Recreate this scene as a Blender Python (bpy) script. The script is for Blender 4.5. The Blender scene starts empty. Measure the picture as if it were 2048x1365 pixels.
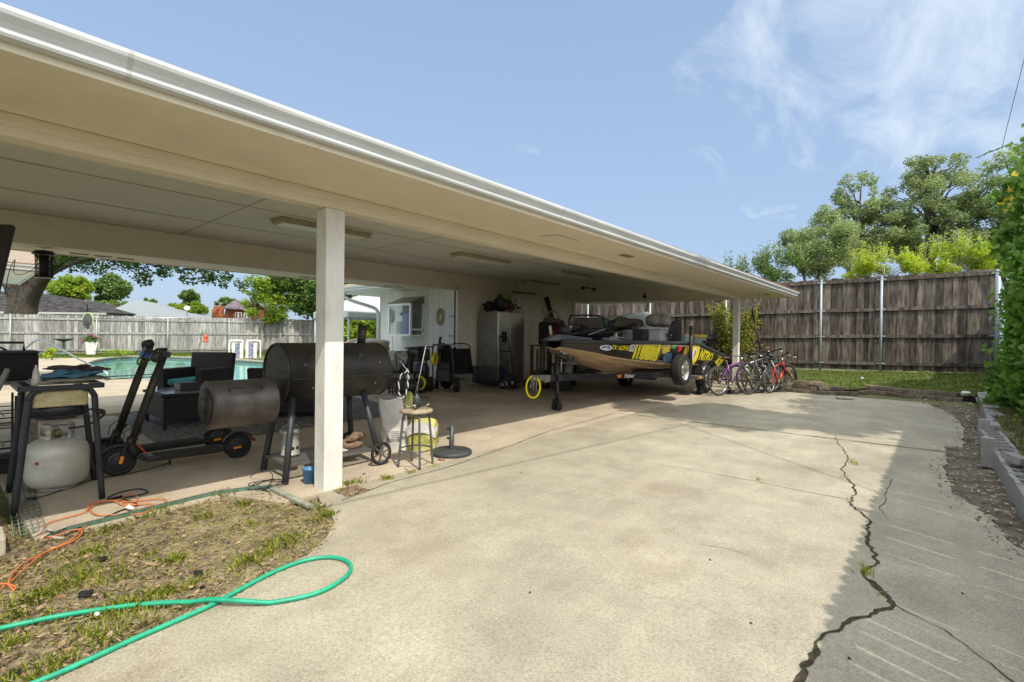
import bpy, math, random
import numpy as np
from mathutils import Vector, Matrix, Euler
random.seed(7); rng = np.random.default_rng(7)
PI = math.pi; rad = math.radians
SC = bpy.context.scene
COL = SC.collection
# ------------------------------------------------------------------ camera
YAW, PIT, ROL, FOC, CH = rad(41.0), rad(-.4), rad(.7), 980., 1.3
cf = np.array([-math.sin(YAW)*math.cos(PIT), math.cos(YAW)*math.cos(PIT), math.sin(PIT)])
cr0 = np.array([math.cos(YAW), math.sin(YAW), 0.]); cu0 = np.cross(cr0, cf)
cr = math.cos(ROL)*cr0+math.sin(ROL)*cu0; cu = -math.sin(ROL)*cr0+math.cos(ROL)*cu0
CP = np.array([0, 0, CH])
cam = bpy.data.objects.new('camera', bpy.data.cameras.new('camera')); COL.objects.link(cam)
cam.matrix_world = Matrix([[cr[i], cu[i], -cf[i], CP[i]] for i in range(3)]+[[0, 0, 0, 1]])
cam.data.sensor_width = 36; cam.data.lens = 36*FOC/2048; cam.data.clip_start = .02; cam.data.clip_end = 3000
SC.camera = cam
# ------------------------------------------------------------------ light
SUND = Vector((1, -.36, 1.36)).normalized()      # towards the sun
sl = bpy.data.lights.new('sun', 'SUN'); sl.energy = 2.5; sl.angle = rad(.5); sl.color = (1, .91, .76)
sun = bpy.data.objects.new('sun', sl); COL.objects.link(sun)
sun.rotation_euler = SUND.to_track_quat('Z', 'Y').to_euler(); sun.location = (6, -3, 12)
W = bpy.data.worlds.new('World'); SC.world = W; W.use_nodes = True
def sky():
    nt = W.node_tree; N = nt.nodes; Lk = nt.links.new
    bg = N['Background']; out = N['World Output']
    st = N.new('ShaderNodeTexSky'); st.sky_type = 'NISHITA'; st.sun_disc = False
    st.sun_elevation = math.asin(SUND.z); st.sun_rotation = math.atan2(SUND.x, SUND.y)
    st.air_density = 1.0; st.dust_density = 1.2; st.ozone_density = 1.5; st.altitude = 100
    bg.inputs['Strength'].default_value = .15
    # thin wind-drawn clouds: noise on the sky dome, gathered towards the north-east
    tc = N.new('ShaderNodeTexCoord')
    def n(t, **k):
        m = N.new(t)
        for a, b in k.items(): setattr(m, a, b)
        return m
    sep = n('ShaderNodeSeparateXYZ'); Lk(tc.outputs['Generated'], sep.inputs[0])
    zc = n('ShaderNodeMath', operation='ADD'); Lk(sep.outputs[2], zc.inputs[0]); zc.inputs[1].default_value = .12
    px = n('ShaderNodeMath', operation='DIVIDE'); Lk(sep.outputs[0], px.inputs[0]); Lk(zc.outputs[0], px.inputs[1])
    py = n('ShaderNodeMath', operation='DIVIDE'); Lk(sep.outputs[1], py.inputs[0]); Lk(zc.outputs[0], py.inputs[1])
    cmb = n('ShaderNodeCombineXYZ'); Lk(px.outputs[0], cmb.inputs[0]); Lk(py.outputs[0], cmb.inputs[1])
    mp = n('ShaderNodeMapping'); Lk(cmb.outputs[0], mp.inputs[0]); mp.inputs['Rotation'].default_value = (0, 0, rad(20)); mp.inputs['Scale'].default_value = (2.6, 1.0, 1)
    nz = n('ShaderNodeTexNoise'); Lk(mp.outputs[0], nz.inputs['Vector']); nz.inputs['Scale'].default_value = 1.7; nz.inputs['Detail'].default_value = 9; nz.inputs['Roughness'].default_value = .62; nz.inputs['Distortion'].default_value = .5
    # density bias towards direction (right and high of the view)
    dt = n('ShaderNodeVectorMath', operation='DOT_PRODUCT'); Lk(tc.outputs['Generated'], dt.inputs[0])
    d = cf+cr*.95+cu*.80; d /= np.linalg.norm(d); dt.inputs[1].default_value = tuple(d)
    mr = n('ShaderNodeMapRange'); Lk(dt.outputs['Value'], mr.inputs[0]); mr.inputs[1].default_value = .91; mr.inputs[2].default_value = 1.0; mr.inputs[3].default_value = -.13; mr.inputs[4].default_value = .17
    ad = n('ShaderNodeMath', operation='ADD'); Lk(nz.outputs['Fac'], ad.inputs[0]); Lk(mr.outputs[0], ad.inputs[1])
    m2 = n('ShaderNodeMapRange'); Lk(ad.outputs[0], m2.inputs[0]); m2.inputs[1].default_value = .50; m2.inputs[2].default_value = .80; m2.inputs[3].default_value = 0; m2.inputs[4].default_value = .62
    # milky air low down
    hz = n('ShaderNodeMapRange'); Lk(sep.outputs[2], hz.inputs[0]); hz.inputs[1].default_value = 0.; hz.inputs[2].default_value = .75; hz.inputs[3].default_value = .88; hz.inputs[4].default_value = .55
    mx0 = n('ShaderNodeMix', data_type='RGBA'); Lk(hz.outputs[0], mx0.inputs[0]); Lk(st.outputs[0], mx0.inputs[6]); mx0.inputs[7].default_value = (1.46, 1.95, 2.72, 1)
    mx = n('ShaderNodeMix', data_type='RGBA'); Lk(m2.outputs[0], mx.inputs[0]); Lk(mx0.outputs[2], mx.inputs[6]); mx.inputs[7].default_value = (3.5, 3.85, 4.15, 1)
    # extra sky brightness added towards the sun, mostly out of view, to fill shade
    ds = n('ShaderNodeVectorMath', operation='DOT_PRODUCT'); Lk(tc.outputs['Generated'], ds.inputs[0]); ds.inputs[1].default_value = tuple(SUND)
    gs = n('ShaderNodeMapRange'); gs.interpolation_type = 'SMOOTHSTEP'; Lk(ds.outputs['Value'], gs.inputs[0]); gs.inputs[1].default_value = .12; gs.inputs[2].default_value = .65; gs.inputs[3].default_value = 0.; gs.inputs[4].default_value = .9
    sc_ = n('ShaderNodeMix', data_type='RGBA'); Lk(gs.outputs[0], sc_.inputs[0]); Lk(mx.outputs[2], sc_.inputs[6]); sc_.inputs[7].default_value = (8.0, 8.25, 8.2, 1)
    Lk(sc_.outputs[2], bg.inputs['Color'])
sky()
SC.view_settings.view_transform = 'Standard'; SC.view_settings.look = 'None'; SC.view_settings.exposure = .83; SC.view_settings.gamma = 1
SC.cycles.max_bounces = 8; SC.cycles.diffuse_bounces = 6; SC.cycles.transparent_max_bounces = 8; SC.cycles.use_denoising = True
SC.cycles.caustics_reflective = False; SC.cycles.caustics_refractive = False; SC.cycles.sample_clamp_indirect = 6
# ------------------------------------------------------------------ picture -> place
def ray(u, v): return cf+cr*(u-1024)/FOC+cu*(682.5-v)/FOC
def zg(x, y): return .012*(min(max(y, -8), 20)-3)+.035*min(max(-x-4.5, 0), 4.2)
def G(u, v, h=0.):
    z = 0.
    for _ in range(14):
        d = ray(u, v); p = CP+d*(z+h-CH)/d[2]; z = .5*z+.5*zg(p[0], p[1])
    return Vector(p)
def AX(u, v, x): d = ray(u, v); return Vector(CP+d*x/d[0])
def AY(u, v, y): d = ray(u, v); return Vector(CP+d*y/d[1])
def AZ(u, v, z): d = ray(u, v); return Vector(CP+d*(z-CH)/d[2])
def DP(u, v, D): return Vector(CP+ray(u, v)*D)
def onground(p, h=0.): return Vector((p[0], p[1], zg(p[0], p[1])+h))
# ------------------------------------------------------------------ materials
MATS = {}
def mat(name, col, rough=.6, metal=0., var=.18, scale=6., bump=0., bscale=None, tint=0., col2=None, thr=None, trans=0., spec=.4, coat=0., alpha=None, stretch=None, detail=5):
    if name in MATS: return MATS[name]
    m = bpy.data.materials.new(name); m.use_nodes = True; MATS[name] = m
    nt = m.node_tree; N = nt.nodes; L = nt.links.new
    b = N['Principled BSDF']; out = N['Material Output']
    b.inputs['Roughness'].default_value = rough; b.inputs['Metallic'].default_value = metal
    b.inputs['Specular IOR Level'].default_value = spec
    if coat: b.inputs['Coat Weight'].default_value = coat
    tc = N.new('ShaderNodeTexCoord'); vec = tc.outputs['Object']
    if stretch:
        mp = N.new('ShaderNodeMapping'); mp.inputs['Scale'].default_value = stretch; L(vec, mp.inputs[0]); vec = mp.outputs[0]
    nz = N.new('ShaderNodeTexNoise'); nz.inputs['Scale'].default_value = scale; nz.inputs['Detail'].default_value = detail; nz.inputs['Roughness'].default_value = .6; L(vec, nz.inputs['Vector'])
    cr_ = N.new('ShaderNodeValToRGB'); e = cr_.color_ramp.elements
    a = [max(0, c*(1-var)) for c in col]; z = [min(1, c*(1+var)) for c in col]
    if col2: z = list(col2)
    lo, hi = thr or (.3, .7)
    e[0].position = lo; e[0].color = (*a, 1); e[1].position = hi; e[1].color = (*z, 1)
    L(nz.outputs['Fac'], cr_.inputs[0]); colo = cr_.outputs[0]
    if tint:
        at = N.new('ShaderNodeAttribute'); at.attribute_name = 'tint'
        mr = N.new('ShaderNodeMapRange'); mr.inputs[3].default_value = 1-tint; mr.inputs[4].default_value = 1+tint; L(at.outputs['Fac'], mr.inputs[0])
        vm = N.new('ShaderNodeVectorMath'); vm.operation = 'SCALE'; L(colo, vm.inputs[0]); L(mr.outputs[0], vm.inputs['Scale']); colo = vm.outputs[0]
    L(colo, b.inputs['Base Color'])
    if bump:
        n2 = N.new('ShaderNodeTexNoise'); n2.inputs['Scale'].default_value = bscale or scale*4; n2.inputs['Detail'].default_value = 4; L(vec, n2.inputs['Vector'])
        bp = N.new('ShaderNodeBump'); bp.inputs['Strength'].default_value = bump; bp.inputs['Distance'].default_value = .01; L(n2.outputs['Fac'], bp.inputs['Height']); L(bp.outputs[0], b.inputs['Normal'])
    if trans:
        tr = N.new('ShaderNodeBsdfTranslucent'); L(colo, tr.inputs[0]); ms = N.new('ShaderNodeMixShader'); ms.inputs[0].default_value = trans
        L(b.outputs[0], ms.inputs[1]); L(tr.outputs[0], ms.inputs[2]); L(ms.outputs[0], out.inputs[0])
    if alpha is not None: b.inputs['Alpha'].default_value = alpha
    return m
def leafmat(name, c1, c2, trans=.35):
    if name in MATS: return MATS[name]
    m = bpy.data.materials.new(name); m.use_nodes = True; MATS[name] = m
    nt = m.node_tree; N = nt.nodes; L = nt.links.new; b = N['Principled BSDF']; out = N['Material Output']
    b.inputs['Roughness'].default_value = .55; b.inputs['Specular IOR Level'].default_value = .3
    at = N.new('ShaderNodeAttribute'); at.attribute_name = 'tint'
    cr_ = N.new('ShaderNodeValToRGB'); e = cr_.color_ramp.elements; e[0].color = (*c1, 1); e[1].color = (*c2, 1)
    L(at.outputs['Fac'], cr_.inputs[0]); L(cr_.outputs[0], b.inputs['Base Color'])
    tr = N.new('ShaderNodeBsdfTranslucent'); ms = N.new('ShaderNodeMixShader'); ms.inputs[0].default_value = trans
    L(cr_.outputs[0], tr.inputs[0]); L(b.outputs[0], ms.inputs[1]); L(tr.outputs[0], ms.inputs[2]); L(ms.outputs[0], out.inputs[0])
    return m
# ------------------------------------------------------------------ mesh builder
def basis(d, up=(0, 0, 1)):
    d = Vector(d).normalized(); u = Vector(up)
    if abs(d.dot(u)) > .98: u = Vector((1, 0, 0))
    s = d.cross(u).normalized(); return s, d, s.cross(d).normalized()
class MB:
    def __init__(s): s.v = []; s.f = []; s.t = []; s.m = []; s.mi = 0; s.sm = []; s.smooth = False
    def add(s, vs, fs, t=None):
        o = len(s.v); s.v += [tuple(p) for p in vs]; t = random.random() if t is None else t
        for f in fs: s.f.append(tuple(i+o for i in f)); s.t.append(t); s.m.append(s.mi); s.sm.append(s.smooth)
        return s
    def box(s, x0, x1, y0, y1, z0, z1, t=None):
        return s.add([(x, y, z) for x in (x0, x1) for y in (y0, y1) for z in (z0, z1)], [(0, 1, 3, 2), (4, 6, 7, 5), (0, 4, 5, 1), (2, 3, 7, 6), (0, 2, 6, 4), (1, 5, 7, 3)], t)
    def cbox(s, c, sz, R=None, t=None):
        c = Vector(c); R = R or Matrix.Identity(3)
        return s.add([c+R@Vector((sz[0]*a/2, sz[1]*b/2, sz[2]*d/2)) for a in (-1, 1) for b in (-1, 1) for d in (-1, 1)], [(0, 1, 3, 2), (4, 6, 7, 5), (0, 4, 5, 1), (2, 3, 7, 6), (0, 2, 6, 4), (1, 5, 7, 3)], t)
    def beam(s, p0, p1, w, h, up=(0, 0, 1), t=None):
        p0 = Vector(p0); p1 = Vector(p1); a, d, b = basis(p1-p0, up)
        return s.add([p+a*i*w/2+b*j*h/2 for p in (p0, p1) for i, j in ((-1, -1), (1, -1), (1, 1), (-1, 1))], [(0, 3, 2, 1), (4, 5, 6, 7), (0, 1, 5, 4), (1, 2, 6, 5), (2, 3, 7, 6), (3, 0, 4, 7)], t)
    def tube(s, pts, r, n=8, closed=False, t=None, flat=1.):
        P = [Vector(p) for p in pts]; k = len(P); rs = r if isinstance(r, (list, tuple)) else [r]*k
        vs = []; t = random.random() if t is None else t; a0 = None
        for i in range(k):
            d = (P[(i+1) % k]-P[i-1]) if closed else (P[min(i+1, k-1)]-P[max(i-1, 0)])
            if d.length < 1e-9: d = Vector((0, 0, 1))
            d.normalize()
            if a0 is None: a, _, b = basis(d)
            else:
                a = a0-d*a0.dot(d)
                if a.length < 1e-6: a, _, b = basis(d)
                a.normalize(); b = a.cross(d)
            a0 = a
            for j in range(n): w = 2*PI*j/n; vs.append(P[i]+(a*math.cos(w)+b*math.sin(w)*flat)*rs[i])
        fs = []
        for i in range(k if closed else k-1):
            for j in range(n): q = (i+1) % k; fs.append((i*n+j, i*n+(j+1) % n, q*n+(j+1) % n, q*n+j))
        sm = s.smooth; s.smooth = True; s.add(vs, fs, t); s.smooth = False
        if not closed:
            o = len(s.v)-len(vs)
            s.f.append(tuple(o+j for j in range(n))[::-1]); s.f.append(tuple(o+(k-1)*n+j for j in range(n)))
            s.t += [t, t]; s.m += [s.mi]*2; s.sm += [False]*2
        s.smooth = sm; return s
    def cyl(s, p0, p1, r0, r1=None, n=20, t=None): return s.tube([p0, p1], [r0, r0 if r1 is None else r1], n, t=t)
    def lathe(s, prof, c=(0, 0, 0), n=24, ax=(0, 0, 1), t=None, cap=True, sc=(1, 1)):
        a, d, b = basis(ax, (1, 0, 0)) if abs(Vector(ax).normalized().z) > .9 else basis(ax)
        c = Vector(c); vs = []; k = len(prof)
        for r, h in prof:
            for j in range(n): w = 2*PI*j/n; vs.append(c+d*h+a*(r*math.cos(w)*sc[0])+b*(r*math.sin(w)*sc[1]))
        fs = [(i*n+j, i*n+(j+1) % n, (i+1)*n+(j+1) % n, (i+1)*n+j) for i in range(k-1) for j in range(n)]
        sm = s.smooth; s.smooth = True; s.add(vs, fs, t); s.smooth = sm
        if cap:
            o = len(s.v)-len(vs)
            for q, rv in ((0, 1), (k-1, 0)):
                if prof[q][0] > 1e-4:
                    f = tuple(o+q*n+j for j in range(n)); s.f.append(f[::-1] if rv else f); s.t.append(.5); s.m.append(s.mi); s.sm.append(False)
        return s
    def ring(s, c, R, r, ax=(0, 0, 1), n=28, m=8, t=None, flat=1.):
        a, d, b = basis(ax); c = Vector(c)
        vs = []
        for i in range(n):
            w = 2*PI*i/n; e = a*math.cos(w)+b*math.sin(w)
            for j in range(m): q = 2*PI*j/m; vs.append(c+e*(R+r*math.cos(q))+d*(r*flat*math.sin(q)))
        fs = [(i*m+j, i*m+(j+1) % m, ((i+1) % n)*m+(j+1) % m, ((i+1) % n)*m+j) for i in range(n) for j in range(m)]
        sm = s.smooth; s.smooth = True; s.add(vs, fs, t); s.smooth = sm; return s
    def prism(s, poly, o, ex, ey, en, t=None):
        o = Vector(o); ex = Vector(ex); ey = Vector(ey); en = Vector(en); k = len(poly)
        vs = [o+ex*a+ey*b for a, b in poly]+[o+ex*a+ey*b+en for a, b in poly]
        return s.add(vs, [tuple(range(k))[::-1], tuple(range(k, 2*k))]+[(i, (i+1) % k, k+(i+1) % k, k+i) for i in range(k)], t)
    def blob(s, c, rd, n=14, amp=.12, seed=0, t=None, sq=1., R=None):
        c = Vector(c); vs = []; m = n; rr = random.Random(seed); ph = [rr.uniform(0, 6.3) for _ in range(9)]; R = R or Matrix.Identity(3)
        def g(x): return math.copysign(abs(x)**sq, x)
        for i in range(n+1):
            a = PI*i/n
            for j in range(m*2):
                w = PI*j/m; x, y, z = g(math.sin(a))*g(math.cos(w)), g(math.sin(a))*g(math.sin(w)), g(math.cos(a))
                k = 1+amp*(math.sin(3*x+4*y+ph[0])+math.sin(5*y-3*z+ph[1])+math.sin(6*z+4*x+ph[2])+.6*math.sin(11*x+9*y+ph[3])+.6*math.sin(13*z-8*y+ph[4]))/3
                vs.append(c+R@Vector((x*rd[0]*k, y*rd[1]*k, z*rd[2]*k)))
        M = m*2; sm = s.smooth; s.smooth = True
        s.add(vs, [(i*M+j, (i+1)*M+j, (i+1)*M+(j+1) % M, i*M+(j+1) % M) for i in range(n) for j in range(M)], t); s.smooth = sm; return s
    def grid(s, fn, nu, nv, t=None):
        vs = [fn(i/nu, j/nv) for i in range(nu+1) for j in range(nv+1)]
        sm = s.smooth; s.smooth = True
        s.add(vs, [(i*(nv+1)+j, (i+1)*(nv+1)+j, (i+1)*(nv+1)+j+1, i*(nv+1)+j+1) for i in range(nu) for j in range(nv)], t); s.smooth = sm; return s
    def mesh(s, name, M=None):
        me = bpy.data.meshes.new(name)
        vs = s.v if M is None else [tuple(M@Vector(p)) for p in s.v]
        me.from_pydata(vs, [], s.f)
        at = me.attributes.new('tint', 'FLOAT', 'FACE'); at.data.foreach_set('value', s.t)
        me.polygons.foreach_set('material_index', s.m); me.polygons.foreach_set('use_smooth', s.sm); me.update(); return me
    def build(s, name, mats, parent=None, world=False, bevel=0, thick=0):
        M = parent['_M'] if False else None
        if parent is not None and world: M = WM(parent).inverted()
        me = s.mesh(name, M); mats = mats if isinstance(mats, (list, tuple)) else [mats]
        for m in mats: me.materials.append(m)
        return link(name, me, parent, bevel, thick)
def WM(o):
    m = o.matrix_basis.copy()
    return WM(o.parent)@m if o.parent else m
def link(name, me, parent=None, bevel=0, thick=0):
    o = bpy.data.objects.new(name, me); COL.objects.link(o)
    if parent is not None: o.parent = parent
    if thick: md = o.modifiers.new('thick', 'SOLIDIFY'); md.thickness = thick; md.offset = 0
    if bevel: md = o.modifiers.new('bevel', 'BEVEL'); md.width = bevel; md.segments = 2; md.limit_method = 'ANGLE'; md.angle_limit = rad(40)
    return o
def tag(o, label, cat, group=None):
    o['label'] = label; o['category'] = cat
    if group: o['group'] = group
    return o
def kind(o, k): o['kind'] = k; return o
def thing(name, label, cat, loc=(0, 0, 0), rz=0., group=None, rot=None):
    o = bpy.data.objects.new(name, None); COL.objects.link(o); o.location = loc; o.rotation_euler = rot or (0, 0, rz); o.empty_display_size = .1
    return tag(o, label, cat, group)
def solo(mb, name, mats, label, cat, loc=None, group=None, bevel=0, thick=0):
    if loc is None:
        a = np.array(mb.v); loc = Vector(((a[:, 0].min()+a[:, 0].max())/2, (a[:, 1].min()+a[:, 1].max())/2, a[:, 2].min()))
    o = MB.build(mb, name, mats, None, bevel=bevel, thick=thick)
    o.data.transform(Matrix.Translation(-Vector(loc))); o.location = loc
    return tag(o, label, cat, group)
def copytree(o, loc=None, rz=None, label=None):
    c = o.copy(); COL.objects.link(c)
    if loc is not None: c.location = loc
    if rz is not None: c.rotation_euler = (0, 0, rz)
    if label: c['label'] = label
    for ch in list(o.children):
        d = ch.copy(); COL.objects.link(d); d.parent = c
        for g_ in list(ch.children): e = g_.copy(); COL.objects.link(e); e.parent = d
    return c
def npmesh(name, V, F, tint, m, parent=None, smooth=False):
    me = bpy.data.meshes.new(name); n = len(F); k = F.shape[1]
    me.vertices.add(len(V)); me.vertices.foreach_set('co', V.astype(np.float32).ravel())
    me.loops.add(n*k); me.loops.foreach_set('vertex_index', F.astype(np.int32).ravel())
    me.polygons.add(n); me.polygons.foreach_set('loop_start', np.arange(0, n*k, k, dtype=np.int32)); me.polygons.foreach_set('loop_total', np.full(n, k, np.int32))
    me.update(calc_edges=True)
    at = me.attributes.new('tint', 'FLOAT', 'FACE'); at.data.foreach_set('value', tint.astype(np.float32))
    me.materials.append(m); me.validate(); return link(name, me, parent)
def leafpts(P, size, asp=.55, droop=0., up=.5):
    n = len(P); a = rng.normal(size=(n, 3)); a[:, 2] = a[:, 2]*(1-up)-droop; a /= np.linalg.norm(a, axis=1)[:, None]
    c = rng.normal(size=(n, 3)); c[:, 2] += up*2; b = np.cross(a, c); b /= np.linalg.norm(b, axis=1)[:, None]+1e-9
    s = (size*rng.uniform(.6, 1.3, n))[:, None]; nn = np.cross(a, b)
    V = np.stack([P-a*s*.5, P-b*s*asp*.5+nn*s*.08, P+a*s*.5, P+b*s*asp*.5+nn*s*.08], 1).reshape(-1, 3)
    F = np.arange(n*4).reshape(n, 4); return V, F
def crown(name, centers, radii, n, size, m, parent, flat=.75, tlo=0., thi=1., asp=.55, droop=0., off=None, hbias=.0):
    k = len(centers); C_ = np.array(centers); r_ = np.array(radii, float)
    idx = rng.choice(k, n, p=r_**2/np.sum(r_**2)); d = rng.normal(size=(n, 3)); d /= np.linalg.norm(d, axis=1)[:, None]
    rr = r_[idx]*rng.uniform(.15, 1, n)**.5*rng.uniform(.75, 1.1, n)
    d[:, 2] *= flat; P = C_[idx]+d*rr[:, None]
    if off is not None: P = P-np.array(off)
    V, F = leafpts(P, size, asp, droop)
    ct = rng.uniform(0, 1, k); tint = np.clip(tlo+(thi-tlo)*(.45*ct[idx]+.55*rng.uniform(0, 1, n)+hbias*d[:, 2]), 0, 1)
    return npmesh(name, V, F, tint, m, parent)
def textpts(body, size=1., bold=.0, shear=0.):
    cu_ = bpy.data.curves.new('lettering', 'FONT'); cu_.body = body; cu_.size = size; cu_.offset = bold; cu_.shear = shear; cu_.align_x = 'CENTER'; cu_.align_y = 'CENTER'; cu_.resolution_u = 3
    o = bpy.data.objects.new('lettering', cu_); COL.objects.link(o)
    dg = bpy.context.evaluated_depsgraph_get(); me = bpy.data.meshes.new_from_object(o.evaluated_get(dg))
    v = [tuple(p.co) for p in me.vertices]; f = [tuple(p.vertices) for p in me.polygons]
    COL.objects.unlink(o); bpy.data.objects.remove(o); bpy.data.curves.remove(cu_); bpy.data.meshes.remove(me)
    return v, f
def text(mb, body, size, o, ex, ey, bold=0., shear=0., t=.5):
    v, f = textpts(body, size, bold, shear); o = Vector(o); ex = Vector(ex); ey = Vector(ey)
    return mb.add([o+ex*p[0]+ey*p[1] for p in v], f, t)
def catm(pts, k=8, closed=False):
    P = [Vector(p) for p in pts]; n = len(P); out = []
    for i in range(n if closed else n-1):
        a, b, c, d = (P[(i-1) % n], P[i], P[(i+1) % n], P[(i+2) % n]) if closed else (P[max(i-1, 0)], P[i], P[i+1], P[min(i+2, n-1)])
        for j in range(k):
            t = j/k; out.append(.5*((2*b)+(c-a)*t+(2*a-5*b+4*c-d)*t*t+(3*b-a-3*c+d)*t**3))
    if not closed: out.append(P[-1])
    return out
# ================================================================== SETTING
M_drive = mat('drive_concrete', (.378, .345, .270), .85, var=.14, scale=1.3, bump=.35, bscale=160, detail=9)
def speckle(m, amt=.25, sc=220, streak=True):
    nt = m.node_tree; N = nt.nodes; L = nt.links.new; b = N['Principled BSDF']; src = b.inputs['Base Color'].links[0].from_socket
    tc = N['Texture Coordinate']
    n = N.new('ShaderNodeTexNoise'); n.inputs['Scale'].default_value = sc; n.inputs['Detail'].default_value = 2; L(tc.outputs['Object'], n.inputs['Vector'])
    mr = N.new('ShaderNodeMapRange'); mr.inputs[1].default_value = .3; mr.inputs[2].default_value = .7; mr.inputs[3].default_value = 1-amt; mr.inputs[4].default_value = 1+amt*.7; L(n.outputs['Fac'], mr.inputs[0])
    # broad stains
    n2 = N.new('ShaderNodeTexNoise'); n2.inputs['Scale'].default_value = .45; n2.inputs['Detail'].default_value = 8; n2.inputs['Distortion'].default_value = 1.2; L(tc.outputs['Object'], n2.inputs['Vector'])
    m2 = N.new('ShaderNodeMapRange'); m2.inputs[1].default_value = .36; m2.inputs[2].default_value = .62; m2.inputs[3].default_value = .93; m2.inputs[4].default_value = 1.06; L(n2.outputs['Fac'], m2.inputs[0])
    n3 = N.new('ShaderNodeTexNoise'); n3.inputs['Scale'].default_value = 5; n3.inputs['Detail'].default_value = 6; mp = N.new('ShaderNodeMapping'); mp.inputs['Scale'].default_value = (1, .35, 1); L(tc.outputs['Object'], mp.inputs[0]); L(mp.outputs[0], n3.inputs['Vector'])
    m3 = N.new('ShaderNodeMapRange'); m3.inputs[1].default_value = .38; m3.inputs[2].default_value = .5; m3.inputs[3].default_value = .93; m3.inputs[4].default_value = 1.; L(n3.outputs['Fac'], m3.inputs[0])
    n4 = N.new('ShaderNodeTexNoise'); n4.inputs['Scale'].default_value = 2.6; n4.inputs['Detail'].default_value = 12; n4.inputs['Roughness'].default_value = .75; L(tc.outputs['Object'], n4.inputs['Vector'])
    m4 = N.new('ShaderNodeMapRange'); m4.inputs[1].default_value = .40; m4.inputs[2].default_value = .60; m4.inputs[3].default_value = .94; m4.inputs[4].default_value = 1.03; L(n4.outputs['Fac'], m4.inputs[0])
    n5 = N.new('ShaderNodeTexNoise'); n5.inputs['Scale'].default_value = 75; n5.inputs['Detail'].default_value = 4; n5.inputs['Roughness'].default_value = .8; L(tc.outputs['Object'], n5.inputs['Vector'])
    m5 = N.new('ShaderNodeMapRange'); m5.inputs[1].default_value = .38; m5.inputs[2].default_value = .55; m5.inputs[3].default_value = 1-amt*1.1; m5.inputs[4].default_value = 1.04; L(n5.outputs['Fac'], m5.inputs[0])
    a4 = N.new('ShaderNodeMath'); a4.operation = 'MULTIPLY'; L(m4.outputs[0], a4.inputs[0]); L(m5.outputs[0], a4.inputs[1])
    a5 = N.new('ShaderNodeMath'); a5.operation = 'MULTIPLY'; L(a4.outputs[0], a5.inputs[0]); L(mr.outputs[0], a5.inputs[1])
    a = N.new('ShaderNodeMath'); a.operation = 'MULTIPLY'; L(a5.outputs[0], a.inputs[0]); L(m2.outputs[0], a.inputs[1])
    a2 = N.new('ShaderNodeMath'); a2.operation = 'MULTIPLY'; L(a.outputs[0], a2.inputs[0]); L(m3.outputs[0], a2.inputs[1])
    n6 = N.new('ShaderNodeTexNoise'); n6.inputs['Scale'].default_value = .9; n6.inputs['Detail'].default_value = 10; n6.inputs['Roughness'].default_value = .7; L(tc.outputs['Object'], n6.inputs['Vector'])
    m6 = N.new('ShaderNodeMapRange'); m6.inputs[1].default_value = .53; m6.inputs[2].default_value = .70; m6.inputs[3].default_value = 0.; m6.inputs[4].default_value = .5; L(n6.outputs['Fac'], m6.inputs[0])
    mx6 = N.new('ShaderNodeMix'); mx6.data_type = 'RGBA'; L(m6.outputs[0], mx6.inputs[0]); L(src, mx6.inputs[6]); mx6.inputs[7].default_value = (.27, .20, .13, 1)
    vm = N.new('ShaderNodeVectorMath'); vm.operation = 'SCALE'; L(mx6.outputs[2], vm.inputs[0]); L(a2.outputs[0], vm.inputs['Scale']); L(vm.outputs[0], b.inputs['Base Color'])
speckle(M_drive)
M_slab = mat('carport_concrete', (.47, .40, .315), .8, var=.2, scale=1.1, bump=.25, bscale=140, detail=9); speckle(M_slab, .2)
M_deck = mat('pool_deck_concrete', (.42, .36, .27), .85, var=.12, scale=1.2, bump=.2, bscale=100); speckle(M_deck, .12, 120)
M_soil = mat('soil', (.20, .162, .108), .95, var=.45, scale=7, bump=1., bscale=50, col2=(.34, .285, .185), thr=(.35, .68), detail=8)
M_lawnsoil = mat('lawn_soil', (.075, .10, .03), .95, var=.3, scale=5, bump=.6, bscale=60, col2=(.16, .16, .06))
M_dirt = mat('dry_dirt', (.09, .072, .052), .95, var=.4, scale=5, bump=1., bscale=45, col2=(.20, .165, .12), detail=8)
def slab(name, poly, m, th=.1, lift=0.):
    b = MB(); vs = [(p[0], p[1], zg(p[0], p[1])+lift) for p in poly]; k = len(vs)
    b.add(vs+[(x, y, z-th) for x, y, z in vs], [tuple(range(k))]+[((i+1) % k, i, k+i, k+(i+1) % k) for i in range(k)], .5)
    bm = bmesh_fix(b.mesh(name)); bm.materials.append(m); return kind(link(name, bm), 'structure')
def bmesh_fix(me):
    import bmesh
    bm = bmesh.new(); bm.from_mesh(me); bmesh.ops.recalc_face_normals(bm, faces=bm.faces); bm.to_mesh(me); bm.free(); return me
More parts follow.
